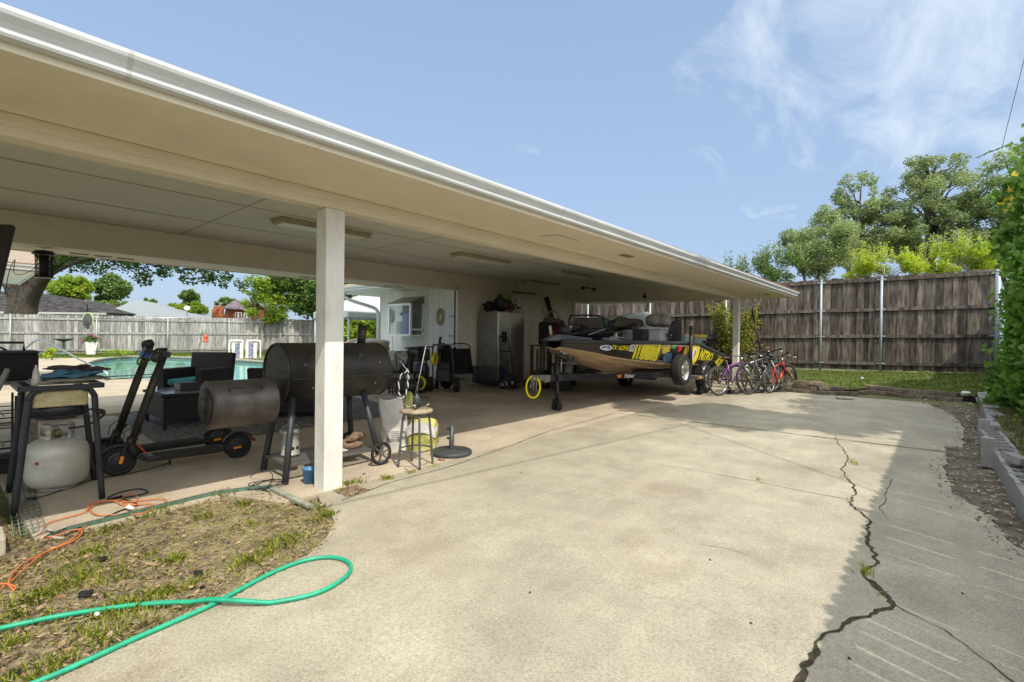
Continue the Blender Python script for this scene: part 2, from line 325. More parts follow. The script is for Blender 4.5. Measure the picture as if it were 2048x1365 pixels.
# --- driveway (two pours), carport slab
bedc = [(640, 1003), (657, 1018), (670, 1045), (655, 1072), (620, 1107), (560, 1138), (500, 1165), (430, 1197), (340, 1242), (230, 1290), (130, 1338), (60, 1378), (-60, 1450)]
BED = [G(*p) for p in bedc]; BED = [(p.x, p.y) for p in BED]
XJ = -3.84
rt = [(1850, 806), (1905, 830), (1930, 858), (1925, 890)]; RT = [G(*p) for p in rt]
rj = random.Random(77)
def ragged(P, n=6, j=.035):
    Q = catm(P, n); return [Q[0]]+[p+Vector((rj.uniform(-j, j), rj.uniform(-j, j), 0)) for p in Q[1:-1]]+[Q[-1]]
RT = ragged(RT)
rn = [(1893, 925), (1898, 977), (1960, 1020), (1995, 1056), (2060, 1112)]; RN = ragged([G(*p) for p in rn], 9, .03)
far = [(1565, 779), (1640, 787), (1700, 791), (1760, 797), (1800, 802)]; FAR = [G(*p) for p in far]
YJ = 7.9
near_poly = [(XJ, 2.0), *BED[:], (-2.6, -1.5), (-2.6, -7.5), (.55, -7.5), (.45, 2.0), *[(p.x, p.y) for p in RN[::-1]], (RN[0].x, YJ-.008), (XJ, YJ-.008)]
slab('driveway', near_poly, M_drive)
far_poly = [(XJ, YJ+.008), (RT[-1].x, YJ+.008), *[(p.x, p.y) for p in RT[::-1]], *[(p.x, p.y) for p in FAR[::-1]], (XJ, FAR[0].y+.4)]
slab('driveway', far_poly, M_drive)
slab('carport_floor', [(XJ-.012, 1.72), (XJ-.012, 15.6), (-4.5, 15.6), (-4.5, 1.45)][::1], M_slab)
slab('carport_floor', [(-4.5, .36), (-4.5, 15.6), (-8.8, 15.6), (-8.8, .2)], M_slab, lift=-.0005)
slab('carport_apron', [(-4.5-.0, .36), (-4.32, .37), (-4.38, 1.45), (-4.5, 1.45)], M_slab, lift=-.0008)
# pool deck, coping, pool
ZD = zg(-12, 4)
def dk(u, v, z=ZD): p = AZ(u, v, z); return (p.x, p.y)
inner = [dk(*p) for p in ((215, 760), (275, 761), (410, 765), (520, 763), (640, 757))]
pool = [dk(180, 755), dk(215, 758), dk(275, 759), dk(410, 763), dk(520, 762), dk(640, 757), dk(660, 745), dk(640, 733), dk(580, 729), dk(520, 723), dk(400, 716), dk(310, 713), dk(249, 713.5), dk(205, 718), dk(179, 725), dk(161, 737), dk(166, 748)]
pool = [(p.x, p.y) for p in catm([(a, c, 0) for a, c in pool], 6, True)]
outer = [(-8.8, .2), (-8.8, 15.5), (-20, 15.5), dk(640, 722), dk(520, 717.5), dk(400, 711), dk(249, 708.5), dk(180, 713), dk(140, 717), dk(97, 717.5), (-27, -2), (-20, -6), (-8.8, -6)]
def ringmesh(name, outer, inner, z, m, th=.12):
    from mathutils.geometry import tessellate_polygon
    o = [Vector((x, y, z)) for x, y in outer]; i = [Vector((x, y, z)) for x, y in inner]
    tr = tessellate_polygon([o, i]); b = MB(); vs = o+i; b.add(vs, [tuple(t) for t in tr], .5)
    for L_ in (o, i):
        k = len(L_); b.add(L_+[p-Vector((0, 0, th)) for p in L_], [(q, (q+1) % k, k+(q+1) % k, k+q) for q in range(k)], .5)
    me = bmesh_fix(b.mesh(name)); me.materials.append(m); return kind(link(name, me), 'structure')
ringmesh('pool_deck', outer, pool, ZD, M_deck)
cx, cy = np.mean(pool, 0)
cop = [(cx+(x-cx)*1.035, cy+(y-cy)*1.035) for x, y in pool]
ringmesh('pool_coping', cop, [(cx+(x-cx)*.998, cy+(y-cy)*.998) for x, y in pool], ZD+.02, mat('coping', (.36, .33, .28), .8, var=.2, scale=8), .05)
b = MB(); k = len(pool); tile = mat('pool_tile', (.16, .22, .26), .35, var=.4, scale=20); pl = mat('pool_plaster', (.42, .66, .64), .6, var=.06, scale=2)
vs = [(x, y, ZD+.0) for x, y in pool]+[(x, y, ZD-.22) for x, y in pool]+[(x, y, ZD-1.3) for x, y in pool]
b.add(vs[:2*k], [(q, (q+1) % k, k+(q+1) % k, k+q) for q in range(k)], .5); b.mi = 1
b.add(vs[k:], [(q, (q+1) % k, k+(q+1) % k, k+q) for q in range(k)]+[tuple(range(k, 2*k))], .5)
kind(b.build('pool_basin', [tile, pl]), 'structure')
mw = bpy.data.materials.new('water'); mw.use_nodes = True; nt = mw.node_tree; bs = nt.nodes['Principled BSDF']
bs.inputs['Base Color'].default_value = (.12, .48, .44, 1); bs.inputs['Roughness'].default_value = .03; bs.inputs['Alpha'].default_value = .62; bs.inputs['IOR'].default_value = 1.33
nz = nt.nodes.new('ShaderNodeTexNoise'); nz.inputs['Scale'].default_value = 2.5; bp = nt.nodes.new('ShaderNodeBump'); bp.inputs['Strength'].default_value = .04; nt.links.new(nz.outputs['Fac'], bp.inputs['Height']); nt.links.new(bp.outputs[0], bs.inputs['Normal'])
b = MB(); b.add([(x, y, ZD-.13) for x, y in pool], [tuple(range(k))], .5); kind(b.build('water', mw), 'structure')
def inpoly(x, y, poly):
    c = False; n = len(poly); j = n-1
    for i in range(n):
        if (poly[i][1] > y) != (poly[j][1] > y) and x < (poly[j][0]-poly[i][0])*(y-poly[i][1])/(poly[j][1]-poly[i][1])+poly[i][0]: c = not c
        j = i
    return c
# --- ground sheet to the horizon
gx = np.concatenate([[-400, -200, -120, -80, -60, -45], np.arange(-36, 6.1, .75), [8, 12, 20, 40, 90, 250]])
gy = np.concatenate([[-200, -80, -30, -15], np.arange(-9, 27.1, .75), [30, 36, 45, 60, 90, 160, 400]])
def gz(x, y):
    if inpoly(x, y, pool): return ZD-1.7
    z = zg(x, y)-.06
    if x < -26: z += min((-26-x)*.02, .1)
    if y > 11.7 and x > -7.6: z = zg(x, y)-.07
    if y > 12.6 or x > .75: z = max(z, .12)
    return z
b = MB(); b.smooth = True
vs = [(x, y, gz(x, y)) for x in gx for y in gy]; ny = len(gy)
b.add(vs, [(i*ny+j, (i+1)*ny+j, (i+1)*ny+j+1, i*ny+j+1) for i in range(len(gx)-1) for j in range(ny-1)], .5)
kind(b.build('ground', M_lawnsoil), 'structure')
# --- dirt bed in front
def heightpatch(name, poly, m, base, amp, step, sc=6):
    from mathutils.geometry import intersect_point_tri_2d
    from mathutils import noise
    xs = [p[0] for p in poly]; ys = [p[1] for p in poly]
    def inside(x, y):
        c = False; n = len(poly); j = n-1
        for i in range(n):
            if (poly[i][1] > y) != (poly[j][1] > y) and x < (poly[j][0]-poly[i][0])*(y-poly[i][1])/(poly[j][1]-poly[i][1])+poly[i][0]: c = not c
            j = i
        return c
    idx = {}; b = MB(); vs = []; fs = []
    X = np.arange(min(xs)-step, max(xs)+step, step); Y = np.arange(min(ys)-step, max(ys)+step, step)
    def vid(i, j):
        if (i, j) not in idx:
            x, y = X[i], Y[j]; idx[(i, j)] = len(vs)
            vs.append((x, y, zg(x, y)+base+amp*(noise.noise(Vector((x*sc, y*sc, 0)))+.5*noise.noise(Vector((x*sc*3, y*sc*3, 1))))))
        return idx[(i, j)]
    for i in range(len(X)-1):
        for j in range(len(Y)-1):
            if inside(X[i]+step/2, Y[j]+step/2): fs.append((vid(i, j), vid(i+1, j), vid(i+1, j+1), vid(i, j+1)))
    b.smooth = True; b.add(vs, fs, .5); return kind(b.build(name, m), 'structure'), inside
edge = [G(110, 1062), G(250, 1036), G(430, 992), G(545, 979), G(625, 1010)]
bedpoly = [(p[0], p[1]) for p in BED]+[(-2.75, -1.5), (-5.2, -1.5), (-5.2, .22), (-4.36, .34), (-4.30, .8), (-4.36, 1.42), (-4.19, 1.78), (-3.9, 1.83), (-3.75, 1.98)]
bedpoly_big = [(x+.06 if i < len(BED) else x, y) for i, (x, y) in enumerate(bedpoly)]
bed, in_bed = heightpatch('dirt_bed', bedpoly_big, M_soil, -.02, .014, .05)
# right dirt strip + raised verge behind the blocks
strip = [(p.x-.12, p.y) for p in RN[::-1]]+[(RN[0].x-.06, YJ), (RT[-1].x-.08, YJ)]+[(p.x-.1, p.y-.1) for p in RT[::-1]]+[(-.6, 13.9), (.7, 14.6), (.7, 3.2)]
_, in_strip = heightpatch('dirt_strip', [(.50, 3.2)]+strip, M_dirt, -.015, .02, .08)
def hill(name, m, nx, ny_, f): b = MB(); b.grid(f, nx, ny_, .5); return kind(b.build(name, m), 'structure')
def verge(i, j):
    x = .56+i*.95; y = -4+j*24; return (x, y, .17+.03*math.sin(y*2.3)+.02*math.sin(y*5.1+x*7)+.16*i+.006*y)
hill('verge', mat('verge_soil', (.13, .115, .06), .95, var=.4, scale=8, bump=.8, col2=(.2, .17, .1)), 10, 120, verge)
# ------------------------------------------------------------------ far fence line & lawn
FA = DP(1643, 743, 14.3); FB = DP(1992, 747, 12.25); fd = (FB-FA); fd.z = 0; flen = fd.length; fd.normalize()
fn = Vector((fd.y, -fd.x, 0))        # towards the drive
zF0, zF1 = FA.z, FB.z
STN = [G(1562, 782), G(1640, 789), G(1700, 791), G(1740, 787), G(1800, 794), G(1850, 798), G(1905, 803), G(1950, 806)]
def lawnf(i, j):
    s = -14+i*(14+flen+.4); p = FA+fd*s; zt = zF0+(zF1-zF0)*max(0, min(1, s/flen))
    if s < -1: q = p+fn*2.0
    else:
        t = min(1, max(0, (s+1)/(flen+1.2)))*(len(STN)-1); a = int(min(t, len(STN)-2)); q = STN[a].lerp(STN[a+1], t-a)
    r = q.lerp(p, j); zb = zg(q.x, q.y)+(.12 if s > -1 else .05); r.z = zb+(zt-zb)*j**.8+.012*math.sin(r.x*9)*math.sin(r.y*7); return r
hill('lawn', M_lawnsoil, 90, 14, lawnf)
# ================================================================== FENCES
M_brown = mat('weathered_cedar', (.075, .055, .043), .9, var=.5, scale=3, bump=.5, bscale=40, tint=.66, col2=(.22, .19, .165), stretch=(6, 6, .8), thr=(.34, .72), detail=8)
M_grey = mat('grey_cedar', (.20, .20, .198), .9, var=.4, scale=3, bump=.4, bscale=40, tint=.38, col2=(.40, .395, .38), stretch=(6, 6, .7), detail=8)
M_galv = mat('galvanised_steel', (.36, .41, .45), .5, .1, var=.12, scale=10)
def fence(label, p0, p1, z0, z1, h, rails, posts, mB, mP, toward, bw=.14, dog=True, gap=.004, lap=False, mR=None, name='wood_fence', cap=True, group=None, gapr=0):
    d = Vector((p1[0]-p0[0], p1[1]-p0[1], 0)); Ln = d.length; d.normalize(); n = Vector(toward).normalized()
    T = thing(name, label, 'fence', (p0[0], p0[1], z0), 0, group)
    b = MB(); s = 0.; up = Vector((0, 0, 1)); i = 0
    while s < Ln:
        w = bw*random.uniform(.93, 1.05) if not lap else random.choice((.10, .14, .14, .19))
        g_ = gap+random.uniform(0, gapr)
        zz = z0+(z1-z0)*s/Ln; p = Vector((p0[0], p0[1], 0))+d*s+(n*-.012 if (lap and i % 2) else Vector((0, 0, 0))); p.z = zz+random.uniform(-.01, .01)
        hh = h+random.uniform(-.02, .02); ww = min(w, Ln-s)-(g_ if not lap else -.012); c_ = .035
        poly = [(0, 0), (ww, 0), (ww, hh-c_), (ww-c_, hh), (c_, hh), (0, hh-c_)] if dog else [(0, 0), (ww, 0), (ww, hh), (0, hh)]
        if ww > .09 or not dog: b.prism(poly, p, d, up, n*-.016, random.random())
        s += w; i += 1
    b.build('board_panel', mB, T, world=True)
    for rz_ in rails:
        r = MB(); a = Vector((p0[0], p0[1], z0+rz_))+n*.022; e = Vector((p1[0], p1[1], z1+rz_))+n*.022
        segs = [0]+sorted(posts)+[1] if posts else [0, 1]; segs = sorted(set(max(0, min(1, q)) for q in segs))
        for q0, q1 in zip(segs, segs[1:]):
            if q1-q0 > .001: r.beam(a.lerp(e, q0)+d*.002, a.lerp(e, q1)-d*.002+Vector((0, 0, random.uniform(-.012, .012))), .04, .088, t=random.random()*.6+.2)
        r.build('rail', mR or mB, T, world=True)
    for q in posts:
        r = MB(); c_ = Vector((p0[0], p0[1], 0))+d*(Ln*q)+n*.085; zz = z0+(z1-z0)*q
        r.cyl((c_.x, c_.y, zz-.05), (c_.x, c_.y, zz+h-.06), .030, n=12); r.lathe([(.034, 0), (.034, .02), (.015, .045), (0, .05)], (c_.x, c_.y, zz+h-.06), 12)
        for rz_ in rails: r.cbox((c_.x-n.x*.03, c_.y-n.y*.03, zz+rz_), (.2 if abs(d.x) > .5 else .02, .2 if abs(d.y) > .5 else .02, .035)); r.ring((c_.x, c_.y, zz+rz_), .033, .006, n=12, m=6)
        r.build('post', mP, T, world=True)
    return T
E0 = FA-fd*9.6
PU = [(1177, 11.6), (1301, 12.4), (1452, 13.4)]
pp = [((Vector((AY(u, 690, 5).x, AY(u, 690, 5).y, 0)))) for u in (1177, 1301, 1452, 1643, 1763)]
def onfence(u):   # where the view ray over column u meets the fence line
    r = ray(u, 690); A = np.array([[r[0], -fd.x], [r[1], -fd.y]]); s = np.linalg.solve(A, np.array([E0.x, E0.y])); return s[1]
Lf = (FB-E0).length
fence('tall weathered brown board fence with galvanised posts closing the end of the driveway', (E0.x, E0.y), (FB.x, FB.y), zF0-(zF1-zF0)*9.6/flen*.2, zF1, 2.60, (.19, .94, 1.68, 2.5),
      [onfence(u)/Lf for u in (1060, 1177, 1301, 1452, 1641, 1761, 1990)], M_brown, M_galv, fn, dog=False, lap=True)
# picket fence on the right (its shadow falls over the drive)
fence('cedar picket fence under the climbing vine along the right side', (1.27, -5), (1.27, 17.5), .22, .34, 2.0, (.22, 1.25, 1.85), [.1, .25, .4, .55, .7, .85], M_brown, M_galv, (-1, 0, 0), gap=.004, gapr=.011)
# far left grey fence behind the pool
LA = Vector((DP(5, 710, 22.6).x, DP(5, 710, 22.6).y)); LB = Vector((DP(640, 701, 29.).x, DP(640, 701, 29.).y)); ld = (LB-LA).normalized()
LA2 = LA-ld*8; LB2 = LB+ld*2.
def onl(u):
    r = ray(u, 690); A = np.array([[r[0], -ld.x], [r[1], -ld.y]]); s = np.linalg.solve(A, np.array([LA2.x, LA2.y])); return s[1]/(LB2-LA2).length
fence('long grey weathered picket fence behind the swimming pool', LA2, LB2, .24, .40, 1.83, (.12, .95, 1.62), [onl(u) for u in (22, 194, 336, 458, 560)], M_grey, M_galv, Vector((-ld.y, ld.x, 0))*-1, gap=.006)
LC = LB2+Vector((ld.y*-1, ld.x))*-9
fence('brown picket fence beyond the pool behind the canopy', LB2, (LB2.x+14, LB2.y-.5+2), .40, .3, 1.9, (.15, .95, 1.65), [.3, .6, .9], M_brown, M_galv, (-.1, -1, 0), gap=.006)
# back yard grass
def yardf(i, j):
    x = -36+i*27; y = -8+j*34; return (x, y, gz(x, y)+.075 if x < -27 or y > 15.5 else gz(x, y)+.0)
b = MB(); gp = [(-36, -8), (-36, 26), (-9, 26), (-9, 15.6)]
# ================================================================== CARPORT
M_cream = mat('cream_paint', (.76, .69, .56), .7, var=.05, scale=3, bump=.15, bscale=60)
M_ceil = mat('ceiling_paint', (.78, .76, .68), .75, var=.04, scale=2, bump=.1, bscale=60)
M_white = mat('white_gutter_paint', (.56, .585, .60), .4, var=.12, scale=3, stretch=(6, .6, 6))
M_wpaint = mat('peeling_white_paint', (.64, .63, .60), .75, var=.12, scale=5, bump=.55, bscale=45, col2=(.76, .75, .72), thr=(.25, .55), stretch=(1, 1, .5))
M_side = mat('cream_siding', (.82, .76, .67), .7, var=.06, scale=3, bump=.2, bscale=50, tint=.05)
M_shing = mat('shingles', (.16, .12, .10), .95, var=.5, scale=30, bump=.8, bscale=90, col2=(.30, .24, .20))
YE = 15.15; YS = -7.; XB = -3.87; XR = -8.33
T = thing('carport', 'long open cream carport with white gutter along the driveway', 'carport', (-6, 4, 0))
b = MB(); b.box(XB-.15, XB, YS, 13.45, 2.375, 2.495); b.box(XB-.15, XB+.0, 0, 0, 0, 0); b.box(XB-.148, XB-.02, YS, 13.4, 2.497, 2.74); b.box(XB+.002, XB+.022, YS, 13.47, 2.435, 2.497); b.build('front_beam', M_cream, T, world=True, bevel=.004)
b = MB(); b.box(XR-.10, XR, YS, 7.62, 2.365, 2.74); b.build('rear_beam', M_side, T, world=True)
b = MB(); b.beam((-8.35, 12.15, 2.56), (XB-.155, 13.42, 2.56), .12, .36); b.beam((-8.3, 12.06, 2.372), (XB-.16, 13.33, 2.372), .06, .018); b.build('end_beam', M_side, T, world=True)
b = MB()
for y0, y1 in ((YS, -2.6), (-2.596, -.2), (-.196, 2.2), (2.204, 4.62), (4.624, 7.05), (7.054, 9.5), (9.504, 11.94), (11.944, 15.1)):
    for x0, x1 in ((-8.32, -7.104), (-7.1, -5.884), (-5.88, -4.664), (-4.66, XB-.152)):
        b.box(x0, x1, y0, y1, 2.742, 2.752)
b.build('ceiling', M_ceil, T, world=True)
b = MB()
for y in (-2.598, -.198, 2.202, 4.622, 7.052, 9.502, 11.942): b.box(-8.3, XB-.16, y-.012, y+.012, 2.7385, 2.7415)
for x in (-7.102, -5.882, -4.662): b.box(x-.012, x+.012, YS, 13.5, 2.7375, 2.7405)
b.build('ceiling_seam', mat('seam_trim', (.52, .49, .42), .8), T, world=True)
b = MB()
for y0, y1 in ((YS, 3.0), (3.0015, 5.4), (5.4015, 8.6), (8.6015, 12.), (12.0015, YE-.01)): b.box(XB+.002, -3.012, y0, y1, 2.499, 2.512)
b.box(-9.3, XB-.0, 13.48, YE-.01, 2.500, 2.513); b.box(-9.36, XR-.102, YS, 7.4, 2.40, 2.412)
b.build('soffit', M_cream, T, world=True)
b = MB(); b.box(-3.01, -2.985, YS, YE, 2.485, 2.63); b.box(-9.3, -3.012, YE-.005, YE+.02, 2.49, 2.63); b.box(-9.38, -9.362, YS, 7.3, 2.39, 2.55); b.build('fascia_board', M_cream, T, world=True)
# ogee gutter
prof = [(0, 0), (.055, 0), (.062, .012), (.062, .03), (.075, .05), (.098, .075), (.104, .09), (.104, .108), (.096, .108), (.096, .098), (.088, .096), (.066, .060), (.052, .034), (.05, .008), (.004, .008), (.004, .118), (0, .118)]
b = MB(); b.prism(prof, (-2.984, YS, 2.522), (1, 0, 0), (0, 0, 1), (0, YE+.12-YS, 0)); b.prism(prof, (-9.3, YE+.021, 2.522), (0, 1, 0), (0, 0, 1), (6.3+.0, 0, 0)); b.prism([(-x, z) for x, z in prof], (-9.382, YS, 2.43), (1, 0, 0), (0, 0, 1), (0, 14.2, 0))
b.build('gutter', M_white, T, world=True)
for y in (-3, .55, 4.1, 7.7, 11.3): b = MB(); b.prism([(x*1.012-.0006, z-.0012) for x, z in prof], (-2.984, y, 2.522), (1, 0, 0), (0, 0, 1.012), (0, .022, 0)); b.build('gutter_joint', mat('joint_paint', (.44, .45, .45), .5), T, world=True)
# roof
ex0, ex1, ez = -9.42, -2.93, 2.635; rx = (ex0+ex1)/2; sl_ = .452; rz_ = ez+sl_*(ex1-rx); hy = YE+.06
b = MB(); hyr = hy-3.2
for dz, flip in ((0, 0), (-.03, 1)):
    v = [(ex1, YS, ez+dz), (ex1, hy, ez+dz), (rx, hyr, rz_+dz), (rx, YS, rz_+dz), (ex0, hy, ez+dz), (ex0, YS, ez+dz)]
    b.add(v, [(0, 1, 2, 3), (1, 4, 2), (4, 5, 3, 2)], .5)
b.add([(ex1, YS, ez), (ex1, hy, ez), (ex1, hy, ez-.03), (ex1, YS, ez-.03), (ex0, hy, ez), (ex0, hy, ez-.03)], [(0, 1, 2, 3), (1, 4, 5, 2)], .5)
b.build('roof', M_shing, T, world=True)
b = MB()   # hip and ridge caps
for i in range(13):
    a = Vector((ex1, hy, ez)).lerp(Vector((rx, hyr, rz_)), i/13); c = Vector((ex1, hy, ez)).lerp(Vector((rx, hyr, rz_)), (i+1.1)/13); b.beam(a+Vector((0, 0, .012)), c+Vector((0, 0, .02)), .2, .012)
b.build('hip_cap', mat('ridge_shingles', (.26, .17, .12), .95, var=.3, scale=30, tint=.3), T, world=True)
# vertical siding on the rear wall
def siding(b, o, e, Ln, h, th=.02, w=.203, nrm=(0, 0, 0)):
    s = 0; o = Vector(o); e = Vector(e); n = Vector(nrm)
    while s < Ln: ww = min(w, Ln-s); b.prism([(0, 0), (ww-.009, 0), (ww-.009, h), (0, h)], o+e*s+n*th, e, (0, 0, 1), n*-th); s += w
    b.prism([(0, 0), (Ln, 0), (Ln, h), (0, h)], o+n*th*.35, e, (0, 0, 1), n*-.05)
b = MB(); siding(b, (XR-.02, 7.62, .16), (0, 1, 0), 4.58, 2.58, nrm=(1, 0, 0)); b.build('rear_wall', M_side, T, world=True)
b = MB(); b.box(XR-.02, XR+.004, 12.0, 12.2, .1, 2.37)
b.box(-8.33, -8.22, 12.22, 12.34, .1, 2.37); b.build('corner_trim', M_side, T, world=True)
b = MB(); b.box(XB-.17, XB, 2.07, 2.24, -.02, 2.373)
me = b.build('post', M_wpaint, T, world=True, bevel=.006)
b = MB(); rr = random.Random(8)
def patch(o, ex, ey, n_, r0, r1):
    k = 14; P = [(r0*math.cos(2*PI*i/k)*rr.uniform(.6, 1.2), r1*math.sin(2*PI*i/k)*rr.uniform(.6, 1.2)) for i in range(k)]; b.prism(P, o, ex, ey, n_)
patch((XB-.022, 2.0695, .17), (1, 0, 0), (0, 0, 1), (0, -.0015, 0), .014, .13); patch((XB-.0003, 2.092, .21), (0, 1, 0), (0, 0, 1), (.0015, 0, 0), .016, .07); patch((XB+.0005, 2.09, .10), (0, 1, 0), (0, 0, 1), (.001, 0, 0), .012, .06); patch((XB+.0005, 2.20, .03), (0, 1, 0), (0, 0, 1), (.001, 0, 0), .03, .02); patch((XB-.05, 2.0685, .02), (1, 0, 0), (0, 0, 1), (0, -.001, 0), .05, .02)
for q_ in range(9): patch((XB+.0005, rr.uniform(2.09, 2.22), rr.uniform(.1, 2.2)), (0, 1, 0), (0, 0, 1), (.001, 0, 0), .003, .006)
b.build('peeled_patch', mat('bare_wood', (.24, .16, .09), .9, var=.4, scale=30), me)
b = MB(); b.box(XB-.14, XB, 13.3, 13.44, .05, 2.373); b.build('post', M_wpaint, T, world=True, bevel=.006)
def vents(pts, z, sz):
    b = MB()
    for x, y in pts:
        b.box(x-sz[0]/2, x+sz[0]/2, y-sz[1]/2, y+sz[1]/2, z-.006, z-.002)
    return b
for p in ((-3.35, 13.9), (-3.4, 6.4)): vents([p], 2.499, (.12, .3)).build('soffit_vent', mat('vent_brown', (.24, .20, .15), .8), T, world=True)
for y in (1.2, 1.46, 1.72, 4.45, 4.7, 6.3, 6.6): vents([(-9.1, y)], 2.400, (.1, .2)).build('eave_vent', mat('vent_dark', (.12, .11, .09), .8), T, world=True)
# access-panel outline on the soffit
b = MB(); b.tube([AZ(1080, 473, 2.4965), AZ(1118, 470, 2.4965)], .003, 4); b.tube([AZ(1118, 470, 2.4965), AZ(1155, 482, 2.4965)], .003, 4); b.build('soffit_crack', mat('crack_dark', (.2, .16, .11), .9), T, world=True)
b = MB(); dsp = [(XB+.42, 13.6, 2.5), (XB+.42, 13.6, 2.38), (XB+.36, 13.6, 2.27), (XB+.16, 13.58, 2.2), (XB-.06, 13.50, 2.12), (XB-.06, 13.50, .1)]
b.tube(catm(dsp[:5], 5)+[Vector(dsp[5])], .045, 10); b.build('downspout', M_white, T, world=True)
# ceiling lights
M_lens = mat('light_lens', (.85, .85, .72), .4, var=.05)
def clight(u, v, label):
    p = AZ(u, v, 2.72); L_ = thing('ceiling_light', label, 'light', (p.x, p.y, 2.738), 0, 'strip lights on the carport ceiling')
    b = MB(); b.box(-.13, .13, -.62, .62, -.06, -.0); b.box(-.15, .15, -.64, .64, -.018, -.002); b.build('housing', mat('light_housing', (.40, .36, .26), .5), L_)
    b = MB(); b.box(-.105, .105, -.58, .58, -.068, -.061); b.build('diffuser', M_lens, L_)
for u, v, l in ((648, 457, 'strip light on the carport ceiling partly hidden by the near post'), (963, 517, 'strip light fixed to the carport ceiling above the black folding chair'), (1145, 549, 'strip light on the ceiling above the boat bow'), (1082, 566, 'faint strip light on the ceiling nearest the plank on the rear wall')): clight(u, v, l)
b = MB(); p = AZ(1165, 576, 2.62); b.tube([p, p+Vector((.0, .25, .02)), p+Vector((.05, .5, 0))], [.02, .012, .02], 8); b.blob(p, (.05, .05, .05)); b.blob(p+Vector((.05, .5, 0)), (.05, .06, .045)); b.tube([p+Vector((.02, .2, 0)), p+Vector((.02, .2, .12))], .006, 6)
solo(b, 'hanging_rod_holder', mat('black_plastic', (.02, .02, .022), .5), 'small black rod holder hanging under the ceiling near the end beam', 'holder')
b = MB(); p = AZ(1289, 594, 2.40); b.blob(p, (.05, .05, .05), 8); b.cyl(p, p+Vector((0, 0, .1)), .02); solo(b, 'floodlight', MATS['black_plastic'], 'tiny black floodlight on the end beam over the boat', 'light')
# ================================================================== NEAR THINGS UNDER THE CARPORT
M_blk = mat('black_metal', (.022, .023, .027), .42, .3, var=.25, scale=12)
M_barrel = mat('smoker_steel', (.050, .048, .049), .48, .6, var=.3, scale=4, bump=.12, bscale=25, col2=(.078, .069, .064), thr=(.35, .75))
M_barrel2 = mat('firebox_steel', (.10, .095, .095), .5, .6, var=.3, scale=7, bump=.25, bscale=60, col2=(.17, .145, .135))
M_leg = mat('smoker_leg', (.045, .05, .06), .5, .3, var=.25, scale=10)
M_rub = mat('rubber', (.018, .018, .018), .75, var=.3, scale=20, bump=.3)
M_chrome = mat('bright_metal', (.62, .62, .60), .28, .9, var=.1)
M_plas = mat('dark_plastic', (.03, .031, .034), .45, var=.2)
M_wick = mat('wicker', (.028, .024, .026), .6, var=.5, scale=30, bump=1., bscale=120, stretch=(1, 1, 2.5))
M_alu = mat('galvanised_sheet', (.46, .46, .45), .4, .75, var=.25, scale=9)
M_orange = mat('orange_reflector', (.85, .30, .03), .35, var=.1)
# ---- offset smoker
S = thing('offset_smoker', 'large dark steel barrel smoker with side firebox behind the near post', 'smoker', (-4.58, 2.5, 0))
cx_, cz_ = -4.58, .945
def band(b, a0, a1, r, y0, y1, th=.004):
    n = 26; P = []
    for i in range(n+1):
        a = a0+(a1-a0)*i/n; P.append((math.cos(a), math.sin(a)))
    b.smooth = True
    for rr in (r, r-th):
        b.add([(cx_+p*rr, y, cz_+q*rr) for p, q in P for y in (y0, y1)], [(2*i, 2*i+1, 2*i+3, 2*i+2) for i in range(n)], .5)
    b.smooth = False
    b.add([(cx_+p*rr, y, cz_+q*rr) for p, q in (P[0], P[-1]) for rr in (r, r-th) for y in (y0, y1)], [(0, 1, 3, 2), (4, 5, 7, 6)], .5)
b = MB(); b.lathe([(.268, -.53), (.272, -.535), (.272, .53), (.268, .535)], (cx_, 2.505, cz_), 48, (0, 1, 0)); b.build('barrel', M_barrel, S, world=True)
b = MB(); band(b, rad(-8), rad(165), .281, 1.985, 3.03); b.build('lid', M_barrel, S, world=True)
b = MB(); b.ring((cx_, 1.975, cz_), .268, .012, (0, 1, 0), 40); b.build('barrel_rim', M_barrel, S, world=True)
b = MB(); b.ring((cx_, 3.035, cz_), .268, .012, (0, 1, 0), 40); b.build('barrel_rim', M_barrel, S, world=True)
b = MB()
for k in range(4): b.beam((cx_-.17+.02*k, 1.962, cz_+.15-.07*k), (cx_+.13-.0*k, 1.962, cz_+.15-.07*k), .008, .008)
b.build('end_reflection_bars', M_barrel2, S, world=True)  # paler bars imitate reflection streaks on the plain end cap
b = MB(); a = rad(-8); b.beam((cx_+.283*math.cos(a), 2.0, cz_+.283*math.sin(a)), (cx_+.283*math.cos(a), 3.02, cz_+.283*math.sin(a)), .012, .014); b.build('lid_lip', M_leg, S, world=True)
for q_ in ((2.12, 18), (2.9, 18), (2.2, -28), (2.86, -26)): b = MB(); a = rad(q_[1]); b.lathe([(0, .008), (.009, .006), (.009, 0)], (cx_+.28*math.cos(a), q_[0], cz_+.28*math.sin(a)), 8, (math.cos(a), 0, math.sin(a)), cap=False); b.build('bolt', mat('bolt_head', (.35, .33, .3), .5, .6), S, world=True)
b = MB(); b.lathe([(0, .02), (.035, .018), (.038, 0)], (cx_+.28*math.cos(rad(35)), 2.70, cz_+.28*math.sin(rad(35))), 20, (math.cos(rad(35)), 0, math.sin(rad(35))), cap=False); b.build('thermometer', M_leg, S, world=True)
b = MB(); b.cyl((cx_-.02, 2.86, cz_+.25), (cx_-.015, 2.875, cz_+.46), .044, n=20); b.ring((cx_-.015, 2.875, cz_+.46), .043, .004, (0, 0, 1)); b.build('chimney', M_barrel, S, world=True)
b = MB(); b.lathe([(0, -.255), (.17, -.255), (.196, -.25), (.2, -.24), (.2, .25), (.2, .26)], (-4.53, 1.645, .71), 40, (0, 1, 0)); b.ring((-4.53, 1.40, .71), .198, .007, (0, 1, 0), 36); fb = b.build('firebox', M_barrel2, S, world=True)
